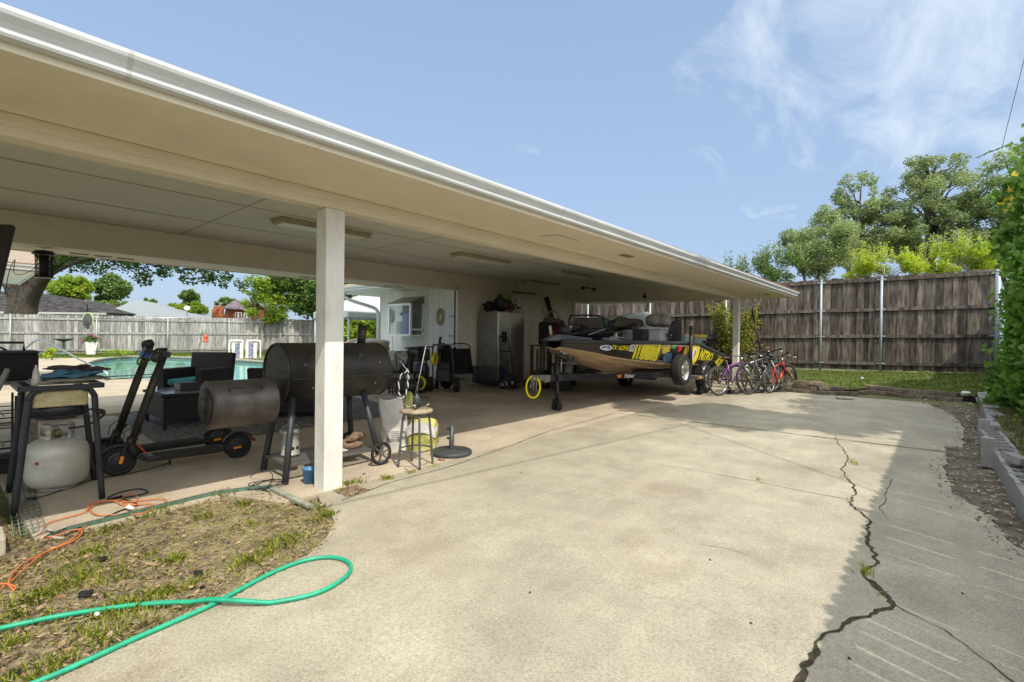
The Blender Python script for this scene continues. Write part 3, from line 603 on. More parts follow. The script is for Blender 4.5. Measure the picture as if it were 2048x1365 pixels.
b = MB(); b.lathe([(0, -.012), (.150, -.012), (.152, 0)], (-4.53, 1.388, .70), 32, (0, 1, 0)); b.box(-4.60, -4.46, 1.365, 1.375, .76, .772); b.lathe([(0, -.01), (.03, -.01), (.03, 0)], (-4.53, 1.376, .62), 16, (0, 1, 0)); b.build('firebox_door', M_barrel, fb, world=True)
b = MB(); b.tube([(-4.35, 1.5, .84), (-4.30, 1.5, .86), (-4.30, 1.75, .86), (-4.35, 1.75, .84)], .007, 6); b.build('lid_handle', M_leg, fb, world=True)
for bx, by, tx, ty in ((-4.30, 1.94, -4.42, 2.06), (-4.86, 1.98, -4.74, 2.06), (-4.26, 2.86, -4.42, 2.78), (-4.88, 2.93, -4.74, 2.80)):
    b = MB(); z0 = 0.0 if by < 2.5 else .10; b.cyl((bx, by, z0), (tx, ty, .73), .029, .029, 16); b.build('leg', M_leg, S, world=True)
b = MB(); b.cyl((-4.22, 2.87, .12), (-4.92, 2.93, .12), .009, n=8); b.build('axle', M_leg, S, world=True)
for wx, wy in ((-4.22, 2.865), (-4.92, 2.925)):
    b = MB(); b.ring((wx, wy, .118), .103, .016, (1, 0, -.0), 32, 10); wh = b.build('wheel', M_rub, S, world=True)
    b = MB(); b.cyl((wx-.02, wy, .118), (wx+.02, wy, .118), .022, n=12); b.ring((wx, wy, .118), .088, .005, (1, 0, 0))
    for k in range(6): a = k*PI/3+.3; b.beam((wx, wy, .118), (wx, wy+.09*math.cos(a), .118+.09*math.sin(a)), .012, .016, up=(1, 0, 0))
    b.build('spokes', mat('wheel_grey', (.10, .095, .085), .6), wh, world=True)
b = MB()
X0, X1, Y0, Y1, zz = -4.84, -4.34, 2.0, 2.86, .150
for k in range(-14, 34):   # expanded steel: two crossing families of thin bars
    for sgn in (1, -1):
        p = []; 
        for yy in np.linspace(Y0, Y1, 2): p.append((X0+.0+k*.035+sgn*(yy-Y0)*.58-(0 if sgn > 0 else -.0), yy))
        (xa, ya), (xb, yb) = p; lo = max(0, (X0-xa)/(xb-xa) if xb > xa else (X1-xa)/(xb-xa)); hi = min(1, (X1-xa)/(xb-xa) if xb > xa else (X0-xa)/(xb-xa))
        if hi-lo > .05 and hi > 0 and lo < 1: b.beam((xa+(xb-xa)*lo, ya+(yb-ya)*lo, zz+sgn*.001), (xa+(xb-xa)*hi, ya+(yb-ya)*hi, zz+sgn*.001), .005, .003)
for p, q in (((X0, Y0), (X1, Y0)), ((X1, Y0), (X1, Y1)), ((X1, Y1), (X0, Y1)), ((X0, Y1), (X0, Y0))): b.beam((*p, zz-.01), (*q, zz-.01), .028, .028)
b.build('grate_shelf', mat('grate_steel', (.20, .20, .19), .5, .6), S, world=True)
# things on the shelf
b = MB()
for k in range(5):
    p = Vector((-4.5-.06*(k % 3), 2.66+.03*k, .19+.07*(k//3))); b.blob(p, (.045, .15, .04), 8, .25, k, R=Euler((0, 0, .3*k-.5)).to_matrix())
solo(b, 'firewood', mat('bark', (.16, .10, .065), .9, var=.5, scale=20, bump=1, col2=(.34, .24, .16)), 'split firewood stacked on the smoker shelf beside its wheel', 'firewood')
b = MB(); b.box(-4.60, -4.40, 2.42, 2.60, .158, .170); b.box(-4.58, -4.42, 2.44, 2.58, .172, .176); solo(b, 'paper_sheet', mat('paper', (.55, .54, .50), .8), 'crumpled white papers lying on the smoker shelf', 'paper')
F = thing('bird_feeder', 'silver metal bird feeder with domed lid standing on the smoker shelf', 'bird feeder', (-4.62, 2.13, .166))
b = MB(); b.lathe([(.05, 0), (.082, .0), (.086, .012), (.078, .02), (.076, .21), (.08, .215)], (0, 0, 0), 28); b.build('body', mat('feeder_tin', (.50, .49, .46), .5, .4, var=.4, scale=8, col2=(.58, .57, .54)), F)
b = MB(); b.lathe([(.098, .205), (.102, .215), (.09, .245), (.06, .275), (.02, .29), (0, .292)], (0, 0, 0), 28); b.ring((0, 0, .292), .018, .003, (1, 1, 0)); b.build('lid', mat('feeder_lid', (.42, .42, .42), .35, .8), F)
for a in (-.9, -.2, .5):
    b = MB(); b.lathe([(0, .0), (.017, .0), (.02, -.004)], (.078*math.cos(a), .078*math.sin(a), .07), 14, (math.cos(a), math.sin(a), 0)); b.build('port', M_blk, F)
# bucket, cord
b = MB(); c = G(618, 968); b.lathe([(.0, .004), (.045, .004), (.05, 0), (.066, .125), (.07, .127), (.07, .132), (.062, .13), (.047, .01)], (c.x-.02, c.y+.02, c.z), 24, cap=False)
solo(b, 'bucket', mat('blue_plastic', (.06, .20, .42), .45), 'small blue plastic bucket at the foot of the near post', 'bucket')
def coil(cx, cy, rr, n, r, z0=0.006, jit=.03, seed=1, sx=1., turns=None):
    q = random.Random(seed); P = []
    for i in range(n):
        a = i*2*PI/9; k = rr*(1+q.uniform(-.25, .25)); x = cx+k*math.cos(a)*sx+q.uniform(-jit, jit); y = cy+k*math.sin(a)+q.uniform(-jit, jit); P.append((x, y, zg(x, y)+z0+r+q.uniform(0, .02)))
    return catm(P, 6)
b = MB(); c = G(535, 972); b.tube(coil(c.x, c.y, .12, 28, .004, seed=4), .004, 6); b.tube(catm([G(500, 955, .01), G(520, 940, .11), G(545, 950, .08), G(530, 980, .01), G(505, 970, .01), G(540, 985, .01)], 8), .004, 6)
solo(b, 'cable', M_plas, 'black cable coiled in loose loops by the smoker leg', 'cable')
# ---- charcoal bags, stool, anchor, parasol base
def sack(name, label, c, w, d, h, m, lean, seed, rz=0):
    B = thing(name, label, 'bag', c, rz); b = MB(); rr = random.Random(seed); ph = [rr.uniform(0, 6) for _ in range(6)]
    def f(i, j):
        z = j; a = i*2*PI; pin = (1-.72*max(0, (z-.72)/.28)**1.3); fat = 1-.16*abs(z-.35)
        x = math.copysign(abs(math.cos(a))**.6, math.cos(a))*w/2*fat*(1-.12*max(0, z-.7)/.3); y = math.copysign(abs(math.sin(a))**.6, math.sin(a))*d/2*fat*pin
        k = 1+.05*math.sin(5*a+9*z+ph[0])+.045*math.sin(3*a-14*z+ph[1])+.03*math.sin(11*a+23*z+ph[2])
        return (x*k+lean[0]*z**1.6, y*k+lean[1]*z**1.6, h*z*(1+.03*math.sin(3*a+ph[3])))
    b.grid(f, 36, 22, .5); b.build('sack', m, B); return B
M_bagw = mat('white_bag', (.62, .61, .60), .5, var=.12, scale=9, bump=1., bscale=14)
M_bagy = mat('yellow_bag', (.42, .40, .04), .42, var=.35, scale=7, bump=1., bscale=14, col2=(.55, .54, .20))
cb = G(793, 905); B = sack('charcoal_bag', 'white and black printed bag slumped between smoker wheel and stool', (cb.x-.12, cb.y+.08, cb.z), .30, .2, .60, M_bagw, (-.07, -.10), 3, rad(52))
b = MB(); text(b, 'KINGS', .065, (0.01, -.118, .36), (1, .0, 0), (0, -.10, .99), .003); text(b, 'FORD', .065, (0.01, -.116, .29), (1, .0, 0), (0, -.06, .99), .003); b.box(-.11, .12, -.122, -.112, .41, .425)
for k in range(6): b.box(-.1, .1-.03*(k % 3), -.119, -.108, .22-.02*k, .226-.02*k)
b.build('print', mat('ink', (.03, .03, .035), .6), B)
cb = G(840, 908); B = sack('charcoal_bag', 'bright yellow and white bag standing behind the stool', (cb.x-.12, cb.y+.12, cb.z), .34, .22, .36, M_bagy, (.03, .02), 5, rad(40))
b = MB(); 
def f(i, j): a = -2.6+i*2.6; z = .19+.12*j; k = 1.05+.02*math.sin(8*a+j*5); return (math.copysign(abs(math.cos(a))**.6, math.cos(a))*.17*k, math.copysign(abs(math.sin(a))**.6, math.sin(a))*.11*k, z+.03*math.sin(a*3))
b.grid(f, 24, 6, .5); b.build('white_panel', M_bagw, B)
b = MB(); b.blob((0, 0, .0), (.14, .1, .13), 12, .3, 8); q = G(815, 905); b2 = solo(b, 'yellow_sack', M_bagy, 'crumpled translucent yellow bag heaped on the charcoal bags', 'bag', loc=(0, 0, 0)); b2.location = (q.x-.2, q.y+.16, .50)
ST = thing('bar_stool', 'low round wooden topped stool with grey bent tube legs', 'stool', (-3.95, 3.09, 0), rad(20))
b = MB(); b.lathe([(0, .535), (.15, .535), (.163, .54), (.167, .552), (.163, .566), (.15, .572), (0, .572)], n=36); b.build('seat', mat('worn_wood', (.28, .22, .14), .7, var=.4, scale=10, col2=(.44, .37, .26)), ST)
M_st = mat('grey_tube', (.13, .14, .16), .4, .5, var=.2)
for k in range(4):
    a = k*PI/2+PI/4; c, s_ = math.cos(a), math.sin(a)
    b = MB(); b.tube(catm([(c*.05, s_*.05, .525), (c*.10, s_*.10, .525), (c*.128, s_*.128, .50), (c*.145, s_*.145, .36), (c*.175, s_*.175, .0)], 5), .0115, 10); b.build('leg', M_st, ST)
b = MB(); b.ring((0, 0, .17), .158, .008, n=36); b.build('footrest', M_st, ST)
b = MB(); b.ring((0, 0, .528), .11, .009, n=30); b.build('seat_ring', M_st, ST)
A = thing('boat_anchor', 'small fluke anchor with black weight lying on the stool', 'anchor', (-3.95, 3.09, .575), rad(10))
b = MB(); b.lathe([(0, .01), (.036, .012), (.036, .10), (.03, .125), (.012, .135), (.012, .15), (0, .152)], n=20); b.ring((0, 0, .17), .016, .004, (0, 1, 0)); b.build('weight', mat('slate_paint', (.05, .06, .07), .45), A)
for a in (0.5, 2.2, 3.7, 5.3):
    b = MB(); c, s_ = math.cos(a), math.sin(a); b.tube([(c*.02, s_*.02, .012), (c*.09, s_*.09, .02), (c*.13, s_*.13, .05)], [.010, .012, .016], 8, flat=.5); b.build('fluke', mat('dull_steel', (.35, .33, .29), .4, .7), A)
b = MB(); t0 = DP(852, 690, 4.95); b.tube([(-3.95, 3.09, .75), t0], .0035, 6); solo(b, 'thin_rod', mat('cord_white', (.55, .54, .50), .7), 'thin pale rod standing up from the anchor ring', 'rod')
def rope(pts, r, n2=2):
    b = MB(); P = catm(pts, 10); L_ = len(P)
    for s_, mi in ((0, 0), (PI, 1)):
        b.mi = mi; Q = []
        for i, p in enumerate(P):
            d = (P[min(i+1, L_-1)]-P[max(0, i-1)]).normalized(); a, _, c = basis(d, (.3, .9, .1)); w = i*1.0+s_; Q.append(p+(a*math.cos(w)+c*math.sin(w))*r*.6)
        b.tube(Q, r, 6)
    return b
p0 = DP(815, 742, 4.9); p1 = DP(800, 755, 4.9); p2 = DP(798, 785, 4.9); p3 = DP(805, 797, 4.9); p4 = DP(814, 780, 4.9); p5 = DP(817, 755, 4.9)
solo(rope([p0, p1, p2, p3, p4, p5, p0+Vector((0, 0, .02))], .0065), 'rope_loop', [M_blk, mat('rope_white', (.6, .6, .58), .8)], 'black and white braided rope loop hanging beside the stool', 'rope')
b = MB(); b.tube([p0, DP(812, 826, 4.9)], .002, 5); b.tube([p0, DP(800, 722, 4.9)], .004, 5); solo(b, 'hanging_string', mat('string', (.4, .4, .38), .8), 'thin dark wire standing on the stool edge and holding the rope loop', 'string')
c = G(903, 908); U = thing('umbrella_base', 'round black parasol base with empty upright tube', 'parasol base', (c.x, c.y, c.z))
b = MB(); b.lathe([(0, .0), (.215, 0), (.225, .01), (.225, .032), (.21, .045), (.06, .058), (0, .06)], n=40); b.build('base_plate', mat('cast_dark', (.045, .05, .052), .55, var=.4, scale=14, bump=.6, bscale=50), U)
b = MB(); b.lathe([(.028, .05), (.028, .32), (.023, .32), (.023, .06)], n=20, cap=False); b.build('tube', mat('slate_metal', (.07, .08, .09), .45, .4), U)
for z in (.17, .27):
    b = MB(); b.cyl((-.028, -.01, z), (-.055, -.018, z), .012, n=10); b.build('knob', M_plas, U)
b = MB(); c = G(883, 921); b.blob((c.x, c.y, c.z+.008), (.045, .03, .012), 6, .3, 2); solo(b, 'brick_shard', mat('clay', (.30, .16, .10), .9), 'flat reddish brick shard against the parasol base', 'brick')
# ---- griddle stand, propane tank
K = thing('camp_stove_stand', 'black tubular camp stove stand with two burner body above the gas tank', 'camp stove', (-5.28, .56, 0))
M_kt = mat('stove_tube', (.035, .038, .048), .45, .3, var=.2)
for (bx, by), (tx, ty) in (((-4.97, .31), (-5.0, .38)), ((-4.96, .80), (-5.0, .76)), ((-5.56, .84), (-5.53, .77)), ((-5.60, .32), (-5.55, .38))):
    z0 = zg(bx, by); sy = 1 if ty < .5 else -1
    b = MB(); b.tube(catm([(bx, by, z0), (tx, ty, .72), (tx, ty+sy*.004, .80), (tx, ty+sy*.035, .855), (tx, ty+sy*.07, .865)], 5), .021, 12); b.build('leg', M_kt, K, world=True)
b = MB()
for p, q in (((-4.985, .34), (-4.985, .80)), ((-5.56, .34), (-5.56, .80)), ((-4.985, .34), (-5.56, .34)), ((-4.985, .80), (-5.56, .80))): b.beam((*p, .883), (*q, .883), .03, .035)
b.build('top_frame', M_kt, K, world=True)
b = MB(); b.box(-5.50, -5.005, .405, .72, .735, .862); b.build('burner_box', mat('beige_reflection_metal', (.46, .38, .17), .35, .3, var=.3, scale=9, col2=(.66, .60, .40)), K, world=True, bevel=.012)  # metal body; the beige it reflects is painted into its colour
b = MB(); b.lathe([(0, .63), (.12, .63), (.155, .65), (.165, .70), (.165, .735), (0, .735)], (-5.18, .56, 0), 30); b.box(-5.02, -4.97, .42, .73, .66, .665); b.build('burner', M_kt, K, world=True)
b = MB(); b.tube(catm([(-5.0, .72, .70), (-4.95, .80, .69), (-4.97, .80, .64), (-5.1, .72, .56), (-5.45, .66, .50)], 6), .008, 8); b.lathe([(0, 0), (.02, 0), (.02, .03), (0, .03)], (-4.965, .78, .68), 12, (1, .3, 0)); b.build('gas_hose', M_rub, K, world=True)
b = MB(); b.box(-5.52, -5.02, .40, .80, .902, .908); b.box(-5.45, -5.05, .42, .74, .91, .925); b.box(-5.48, -5.0, .5, .86, .928, .934)
solo(b, 'baking_trays', mat('tarnished_tray', (.25, .22, .16), .45, .6, var=.4, scale=8, col2=(.45, .42, .34)), 'tarnished flat trays stacked on top of the stove stand', 'tray')
b = MB(); b.blob((-5.32, .60, .955), (.13, .13, .035), 16, .5, 11); b.blob((-5.45, .72, .96), (.1, .12, .03), 12, .5, 12); solo(b, 'blue_cloth', mat('blue_cloth', (.07, .16, .26), .9, var=.3, bump=.6), 'crumpled faded blue cloth lying on the stove stand', 'cloth')
b = MB(); b.blob((-5.50, .68, 1.0), (.07, .13, .022), 12, .5, 15); b.blob((-5.42, .82, .99), (.035, .09, .018), 10, .4, 16); b.cbox((-5.45, .75, 1.02), (.06, .04, .02)); solo(b, 'work_gloves', mat('worn_leather', (.06, .045, .045), .8, var=.5), 'dark worn gloves on top of the blue cloth', 'gloves')
b = MB(); c = AX(72, 775, -5.06); b.lathe([(0, 0), (.028, 0), (.026, .03), (.016, .11), (.007, .135), (.006, .15), (0, .152)], (c.x, c.y+.0, .902), 14); solo(b, 'cone_bottle', mat('dusty_glass', (.45, .44, .42), .5, var=.4, scale=40), 'speckled pale cone shaped bottle on the stove stand corner', 'bottle')
b = MB(); b.tube([(-5.15, .80, .937), (-5.05, 1.16, .95)], .004, 6); solo(b, 'skewer', M_blk, 'long black skewer sticking out over the edge of the stand', 'skewer')
b = MB(); b.tube([(-5.02, .82, .925), (-4.95, 1.12, .935)], .004, 6); b.tube([(-4.955, 1.1, .9345), (-4.94, 1.15, .936)], .006, 6); solo(b, 'blue_tipped_skewer', [M_blk], 'thin skewer with blue tip pointing at the scooter stem', 'skewer')
c = Vector((-5.52, .60, zg(-5.52, .6))); PT = thing('propane_tank', 'dented white propane tank standing under the stove stand', 'propane tank', c)
M_tank = mat('tank_enamel', (.50, .49, .44), .38, .1, var=.2, scale=3, bump=.1, col2=(.62, .60, .56), thr=(.3, .6))
b = MB(); b.lathe([(.12, .02), (.16, .03), (.19, .06), (.203, .11), (.205, .14), (.205, .29), (.2, .33), (.18, .375), (.14, .405), (.08, .42), (0, .424)], n=44); b.build('tank_body', M_tank, PT)
b = MB(); b.lathe([(.115, 0), (.13, 0), (.13, .03), (.12, .035)], n=32, cap=False); b.build('foot_ring', M_tank, PT)
b = MB(); 
def f(i, j): a = rad(-150)+i*rad(300); return (.105*math.cos(a+rad(180)), .105*math.sin(a+rad(180)), .40+.045*j)
b.grid(f, 30, 1, .5)
def f(i, j): a = rad(-150)+i*rad(300); return (.105*math.cos(a+rad(180)), .105*math.sin(a+rad(180)), .495+.04*j)
b.grid(f, 30, 1, .5)
for k in range(5):
    a0 = rad(-150+k*70); 
    def f(i, j, a0=a0): a = a0+i*rad(22); return (.1052*math.cos(a+PI), .1052*math.sin(a+PI), .44+.06*j)
    b.grid(f, 4, 1, .5)
b.build('collar', M_tank, PT, thick=.006)
b = MB(); b.cyl((0, 0, .41), (0, 0, .48), .022, n=14); b.cyl((0, 0, .465), (.05, .0, .465), .016, n=12); b.build('valve', mat('brass', (.35, .26, .11), .4, .8), PT)
b = MB(); vd = Vector((-c.x, -c.y, 0)).normalized(); a0 = math.atan2(vd.y, vd.x)
def f(i, j): a = a0-.75+.42*i; return (.2065*math.cos(a), .2065*math.sin(a), .20+.085*j)
b.grid(f, 6, 1, .5); lb = b.build('label_sticker', mat('sticker', (.55, .53, .48), .5), PT)
b = MB(); a = a0-.62; o = Vector((.2085*math.cos(a), .2085*math.sin(a), .25)); e = Vector((-math.sin(a), math.cos(a), 0)); b.prism([(0, -.018), (.018, 0), (0, .018), (-.018, 0)], o, e, (0, 0, 1), o.normalized()*.001*0+Vector((math.cos(a), math.sin(a), 0))*.001); b.build('flame_symbol', mat('red_ink', (.5, .06, .04), .5), lb)
# ---- electric scooters (forward = +x in their own frame)
M_sc = mat('scooter_black', (.025, .024, .025), .42, var=.3, scale=8)
M_scs = mat('scooter_stem', (.045, .038, .034), .40, .25, var=.3, scale=5)
def scooter(label, loc, rz, second):
    T = thing('electric_scooter', label, 'scooter', loc, rz)
    R_ = .118
    for x, nm in ((.49, 'front_wheel'), (-.48, 'rear_wheel')):
        b = MB(); b.ring((x, 0, R_+.012), R_-.012, .024, (0, 1, 0), 36, 10); w = b.build(nm, M_rub, T)
        b = MB(); b.lathe([(0, -.022), (.085, -.022), (.092, -.012), (.092, .012), (.085, .022), (0, .022)], (x, 0, R_+.012), 24, (0, 1, 0)); b.ring((x, .024, R_+.012), .06, .005, (0, 1, 0)); b.ring((x, -.024, R_+.012), .06, .005, (0, 1, 0)); b.cyl((x, -.04, R_+.012), (x, .04, R_+.012), .016, n=10); b.build('hub', M_plas, w)
    b = MB(); b.beam((.30, 0, .125), (-.33, 0, .125), .16, .055); b.beam((.30, 0, .125), (.36, 0, .17), .12, .05); b.build('deck', M_sc, T, bevel=.012)
    b = MB(); b.box(-.30, .24, -.066, .066, .153, .158); b.build('deck_grip', mat('grip_tread', (.04, .038, .036), .9, bump=1, bscale=150), T)
    b = MB(); b.beam((-.30, 0, .13), (-.48, .062, .13), .012, .05); b.beam((-.30, 0, .13), (-.48, -.062, .13), .012, .05); b.build('rear_fork', M_sc, T)
    def fender(c, a0, a1, nm):
        b = MB()
        def f(i, j): a = a0+(a1-a0)*i; w = (j-.5)*.075; return (c+.152*math.cos(a), w, .13+.152*math.sin(a)-.014*(2*j-1)**2)
        b.grid(f, 16, 4, .5); return b.build(nm, M_sc, T, thick=.005)
    fd_ = fender(-.48, rad(20), rad(165), 'rear_fender'); fender(.49, rad(10), rad(130), 'front_fender')
    b = MB(); b.cbox((-.632, 0, .175), (.02, .05, .03)); b.build('tail_light', mat('tail_red', (.30, .02, .02), .4), fd_)
    top = Vector((.16, 0, 1.08)); neck = Vector((.405, 0, .27))
    for s_ in (-1, 1):
        b = MB(); b.tube([(.49, s_*.05, .13), (.465, s_*.052, .22), (.43, s_*.03, .285)], [.018, .022, .026], 8, flat=.6); f_ = b.build('fork', M_sc, T)
        b = MB(); b.beam((.488, s_*.072, .12), (.472, s_*.074, .185), .004, .026, up=(1, 0, 0)); b.build('reflector', M_orange, f_)
    b = MB(); b.tube([(.36, 0, .16), (.40, 0, .24), neck], [.045, .04, .035], 10); b.tube([neck+Vector((.02, 0, -.03)), neck+Vector((-.01, 0, .07))], .036, 14); b.build('neck', M_sc, T)
    b = MB(); b.tube([neck, top], .027, 14, flat=1.15); st = b.build('stem', M_scs, T)
    b = MB(); b.ring(neck.lerp(top, .06), .034, .008, top-neck); b.tube([neck+Vector((-.03, .03, .06)), neck+Vector((-.075, .03, .12))], .01, 6); b.build('folding_latch', M_sc, T)
    b = MB(); b.tube([(.46, -.03, .3), (.44, -.06, .38), neck.lerp(top, .2)+Vector((.03, -.01, 0)), neck.lerp(top, .7)+Vector((.035, 0, 0)), top+Vector((.03, .06, .02))], .004, 6); b.build('brake_cable', M_rub, T)
    hb = top
    if not second:
        b = MB(); b.tube(catm([hb+Vector((-.02, -.22, .03)), hb+Vector((0, -.1, .0)), hb, hb+Vector((0, .1, .0)), hb+Vector((-.02, .22, .03))], 4), .014, 10); H = b.build('handlebar', M_sc, T)
        for s_ in (-1, 1):
            b = MB(); b.tube([hb+Vector((-.02, s_*.2, .028)), hb+Vector((-.06, s_*.32, .035))], .018, 10); b.build('grip', M_rub, H)
            b = MB(); b.tube([hb+Vector((.03, s_*.12, .02)), hb+Vector((.05, s_*.2, -.01)), hb+Vector((.03, s_*.27, -.02))], .005, 6); b.build('brake_lever', M_sc, H)
        b = MB(); b.cbox(hb+Vector((0, 0, .04)), (.06, .10, .05)); b.blob(hb+Vector((.0, .04, .085)), (.045, .04, .04), 8, .2, 3); b.blob(hb+Vector((-.01, -.04, .06)), (.05, .05, .05), 8, .3, 4); b.build('display', M_plas, T)
        b = MB(); b.beam(hb+Vector((.055, 0, -.015)), hb+Vector((-.055, 0, -.045)), .085, .055); b.build('blue_clamp', mat('blue_clamp', (.03, .13, .42), .45), T)
        b = MB(); b.ring(hb+Vector((.05, .03, -.09)), .04, .008, (.4, 1, 0)); b.cyl(hb+Vector((.05, .02, -.09)), hb+Vector((.05, .035, -.09)), .02, n=12); b.build('bell', mat('bell', (.06, .09, .02), .4), T)
    else:
        b = MB(); b.cbox(hb+Vector((0, 0, .01)), (.10, .06, .05), Euler((0, rad(-12), 0)).to_matrix()); b.lathe([(0, -.045), (.042, -.045), (.05, -.03), (.05, .03), (.042, .045), (0, .045)], hb+Vector((.06, 0, -.02)), 18, (0, 1, 0)); b.build('stem_head', M_plas, T)
        b = MB(); b.tube(catm([hb+Vector((.05, -.05, -.03)), hb+Vector((.12, -.08, -.06)), hb+Vector((.13, -.06, -.11))], 5), .009, 8); b.build('folded_bar', M_sc, T)
        b = MB(); b.beam((.36, -.085, .27), (.27, -.088, .14), .012, .012); b.build('red_stripe', mat('red_trim', (.75, .10, .05), .4), T)
        b = MB(); b.tube([(.10, -.07, .1), (.09, -.10, .01)], .008, 6); b.build('kickstand', M_sc, T)
        b = MB(); p = neck.lerp(top, .28); b.beam(p+Vector((.0, -.027, -.05)), p+Vector((-.018, -.027, .05)), .004, .03, up=(0, 1, 0)); b.build('sticker', mat('sticker_mix', (.28, .24, .22), .5, var=.7, scale=60), T)
        b = MB(); b.cbox(p+Vector((-.01, -.028, .05)), (.03, .006, .014)); b.build('red_sticker', MATS['red_trim'], T)
    for x in (-.52,):
        for s_ in (-1, 1):
            b = MB(); b.beam((x+.10, s_*.078, .125), (x+.03, s_*.078, .13), .004, .02); b.build('rear_reflector', M_orange, T)
def sc_place(label, fw, rw, second):
    f = G(*fw); r_ = G(*rw); d = (f-r_); m = (f+r_)/2; scooter(label, (m.x, m.y, zg(m.x, m.y)-.002), math.atan2(d.y, d.x), second)
sc_place('black electric scooter nearer the camera with red stripe and bare stem', (240, 952), (476, 915), True)
sc_place('black electric scooter with blue clamp on its handlebar, behind the other', (210, 936), (436, 898), False)
# ---- wicker set
def wbox(b, x0, x1, y0, y1, z0, z1): b.box(x0, x1, y0, y1, z0, z1)
T = thing('wicker_coffee_table', 'square black wicker coffee table with pale glass top', 'coffee table', (-7.65, 2.15, zg(-7.65, 2.15)))
b = MB(); b.box(-.42, .42, -.40, .40, .12, .40); b.build('body', M_wick, T, bevel=.01)
for sx in (-1, 1):
    for sy in (-1, 1): b = MB(); b.box(sx*.405-.02, sx*.405+.02, sy*.385-.02, sy*.385+.02, 0, .13); b.build('leg', M_wick, T)
b = MB(); b.box(-.45, .45, -.43, .43, .402, .44); b.build('top_frame', M_wick, T, bevel=.012)
b = MB(); b.box(-.41, .41, -.39, .39, .441, .449); b.build('glass_top', mat('frosted_glass', (.22, .24, .27), .12, var=.1, spec=.8), T)
b = MB(); b.box(-.13, .13, -.11, .11, 0, .09); b.box(-.12, .12, -.1, .1, .09, .1); solo(b, 'tool_case', M_plas, 'flat black case lying on the glass coffee table', 'case', loc=(0, 0, 0), bevel=.008).location = (-7.6, 2.1, zg(-7.65, 2.15)+.45)
def wchair(label, x, y, rz, w, cush, hb=.84):
    T = thing('wicker_armchair', label, 'armchair', (x, y, zg(x, y)), rz)
    h = w/2; b = MB(); b.box(-.33, .33, -h+.12, h-.12, .12, .34); b.build('seat_base', M_wick, T, bevel=.01)
    for s_ in (-1, 1): b = MB(); b.box(-.36, .36, s_*h-.06, s_*h+.06, .06, .60); b.build('arm', M_wick, T, bevel=.015)
    b = MB(); b.beam((-.36, 0, .08), (-.46, 0, hb), w+.12, .09, up=(1, 0, 0)); b.build('backrest', M_wick, T, bevel=.015)
    b = MB(); b.box(-.30, .35, -h+.09, h-.09, .342, .44); b.build('cushion', mat(cush[0], cush[1], .85, var=.12, bump=.2), T, bevel=.035)
    for sx in (-.32, .33):
        for s_ in (-1, 1): b = MB(); b.box(sx-.02, sx+.02, s_*h-.02, s_*h+.02, 0, .08); b.build('leg', M_wick, T)
wchair('black wicker armchair with teal cushion facing left toward the pool', -9.15, 2.65, rad(-52), .62, ('teal_cushion', (.04, .22, .22)))
wchair('black wicker armchair behind the firebox, back toward the camera', -7.35, 3.45, rad(140), .9, ('teal_cushion', (.04, .22, .22)), hb=.72)
# ---- far left clutter: bench, storage box, planks, rack
T = thing('plank_table', 'weathered plank table holding the black storage box', 'table', (-7.1, .3, zg(-7.1, 0)))
Mpl = mat('grey_plank', (.20, .17, .15), .9, var=.4, scale=5, col2=(.38, .34, .30), stretch=(1, 6, 6))
for k in range(4): b = MB(); b.box(-.33+k*.17, -.19+k*.17, -1.1, .42, .73, .76); b.build('slat', Mpl, T)
for sy in (-.9, .25):
    for sx in (-.28, .28): b = MB(); b.box(sx-.04, sx+.04, sy-.04, sy+.04, 0, .729); b.build('leg', Mpl, T)
T = thing('storage_box', 'black wicker storage box with carrying handle on the plank table', 'storage box', (-7.1, .27, zg(-7.1, 0)+.762))
b = MB(); b.box(-.25, .25, -.6, .33, 0, .26); b.build('box', M_wick, T, bevel=.012)
b = MB(); b.box(-.255, .255, -.605, .335, .262, .29); b.build('lid', M_plas, T, bevel=.008)
b = MB(); b.tube([(0, -.5, .29), (0, -.5, .37), (0, .24, .37), (0, .24, .29)], .012, 6); b.tube([(0, -.18, .29), (0, -.06, .37)], .01, 6); b.tube([(0, .12, .29), (0, .0, .37)], .01, 6); b.build('handle', M_plas, T)
for i, (y0, w) in enumerate(((.02, .12), (.17, .07))):
    b = MB(); b.beam((-5.75, y0-.22, zg(-5.8, 0)), (-6.72, y0+.20, .92), w, .035, up=(0, 1, 0)); solo(b, 'leaning_plank', mat('aluminium_plank', (.36, .37, .38), .5, .3, var=.2), ('wide', 'narrow')[i]+' pale plank leaning on the plank table at the left edge', 'plank')
b = MB()
for z in (.30, .36, .52, .60, .66):
    b.tube([(-5.62, -.5, z+zg(-5.7, 0)), (-5.62, .36, z+zg(-5.7, 0))], .005, 6)
    b.tube([(-5.95, -.5, z+zg(-5.7, 0)), (-5.95, .36, z+zg(-5.7, 0))], .005, 6)
for y in (-.5, .36):
    for x in (-5.62, -5.95): b.tube([(x, y, zg(-5.7, 0)), (x, y, .78)], .008, 6)
for k in range(14): 
    for z in (.36, .6): b.tube([(-5.62, -.5+k*.066, z+.02), (-5.95, -.5+k*.066, z+.02)], .003, 5)
solo(b, 'wire_rack', M_blk, 'low black wire rack behind the stove stand leg', 'rack')
b = MB(); c = G(30, 945); b.box(c.x-.3, c.x+.0, c.y-.45, c.y+.22, c.z, c.z+.14); solo(b, 'black_crate', mat('black_mat', (.03, .03, .036), .7, bump=1, bscale=50), 'low black ribbed crate on the floor by the gas tank', 'crate', bevel=.01)
b = MB(); o = [G(12, 975), G(62, 962), G(92, 1062), G(28, 1078)]
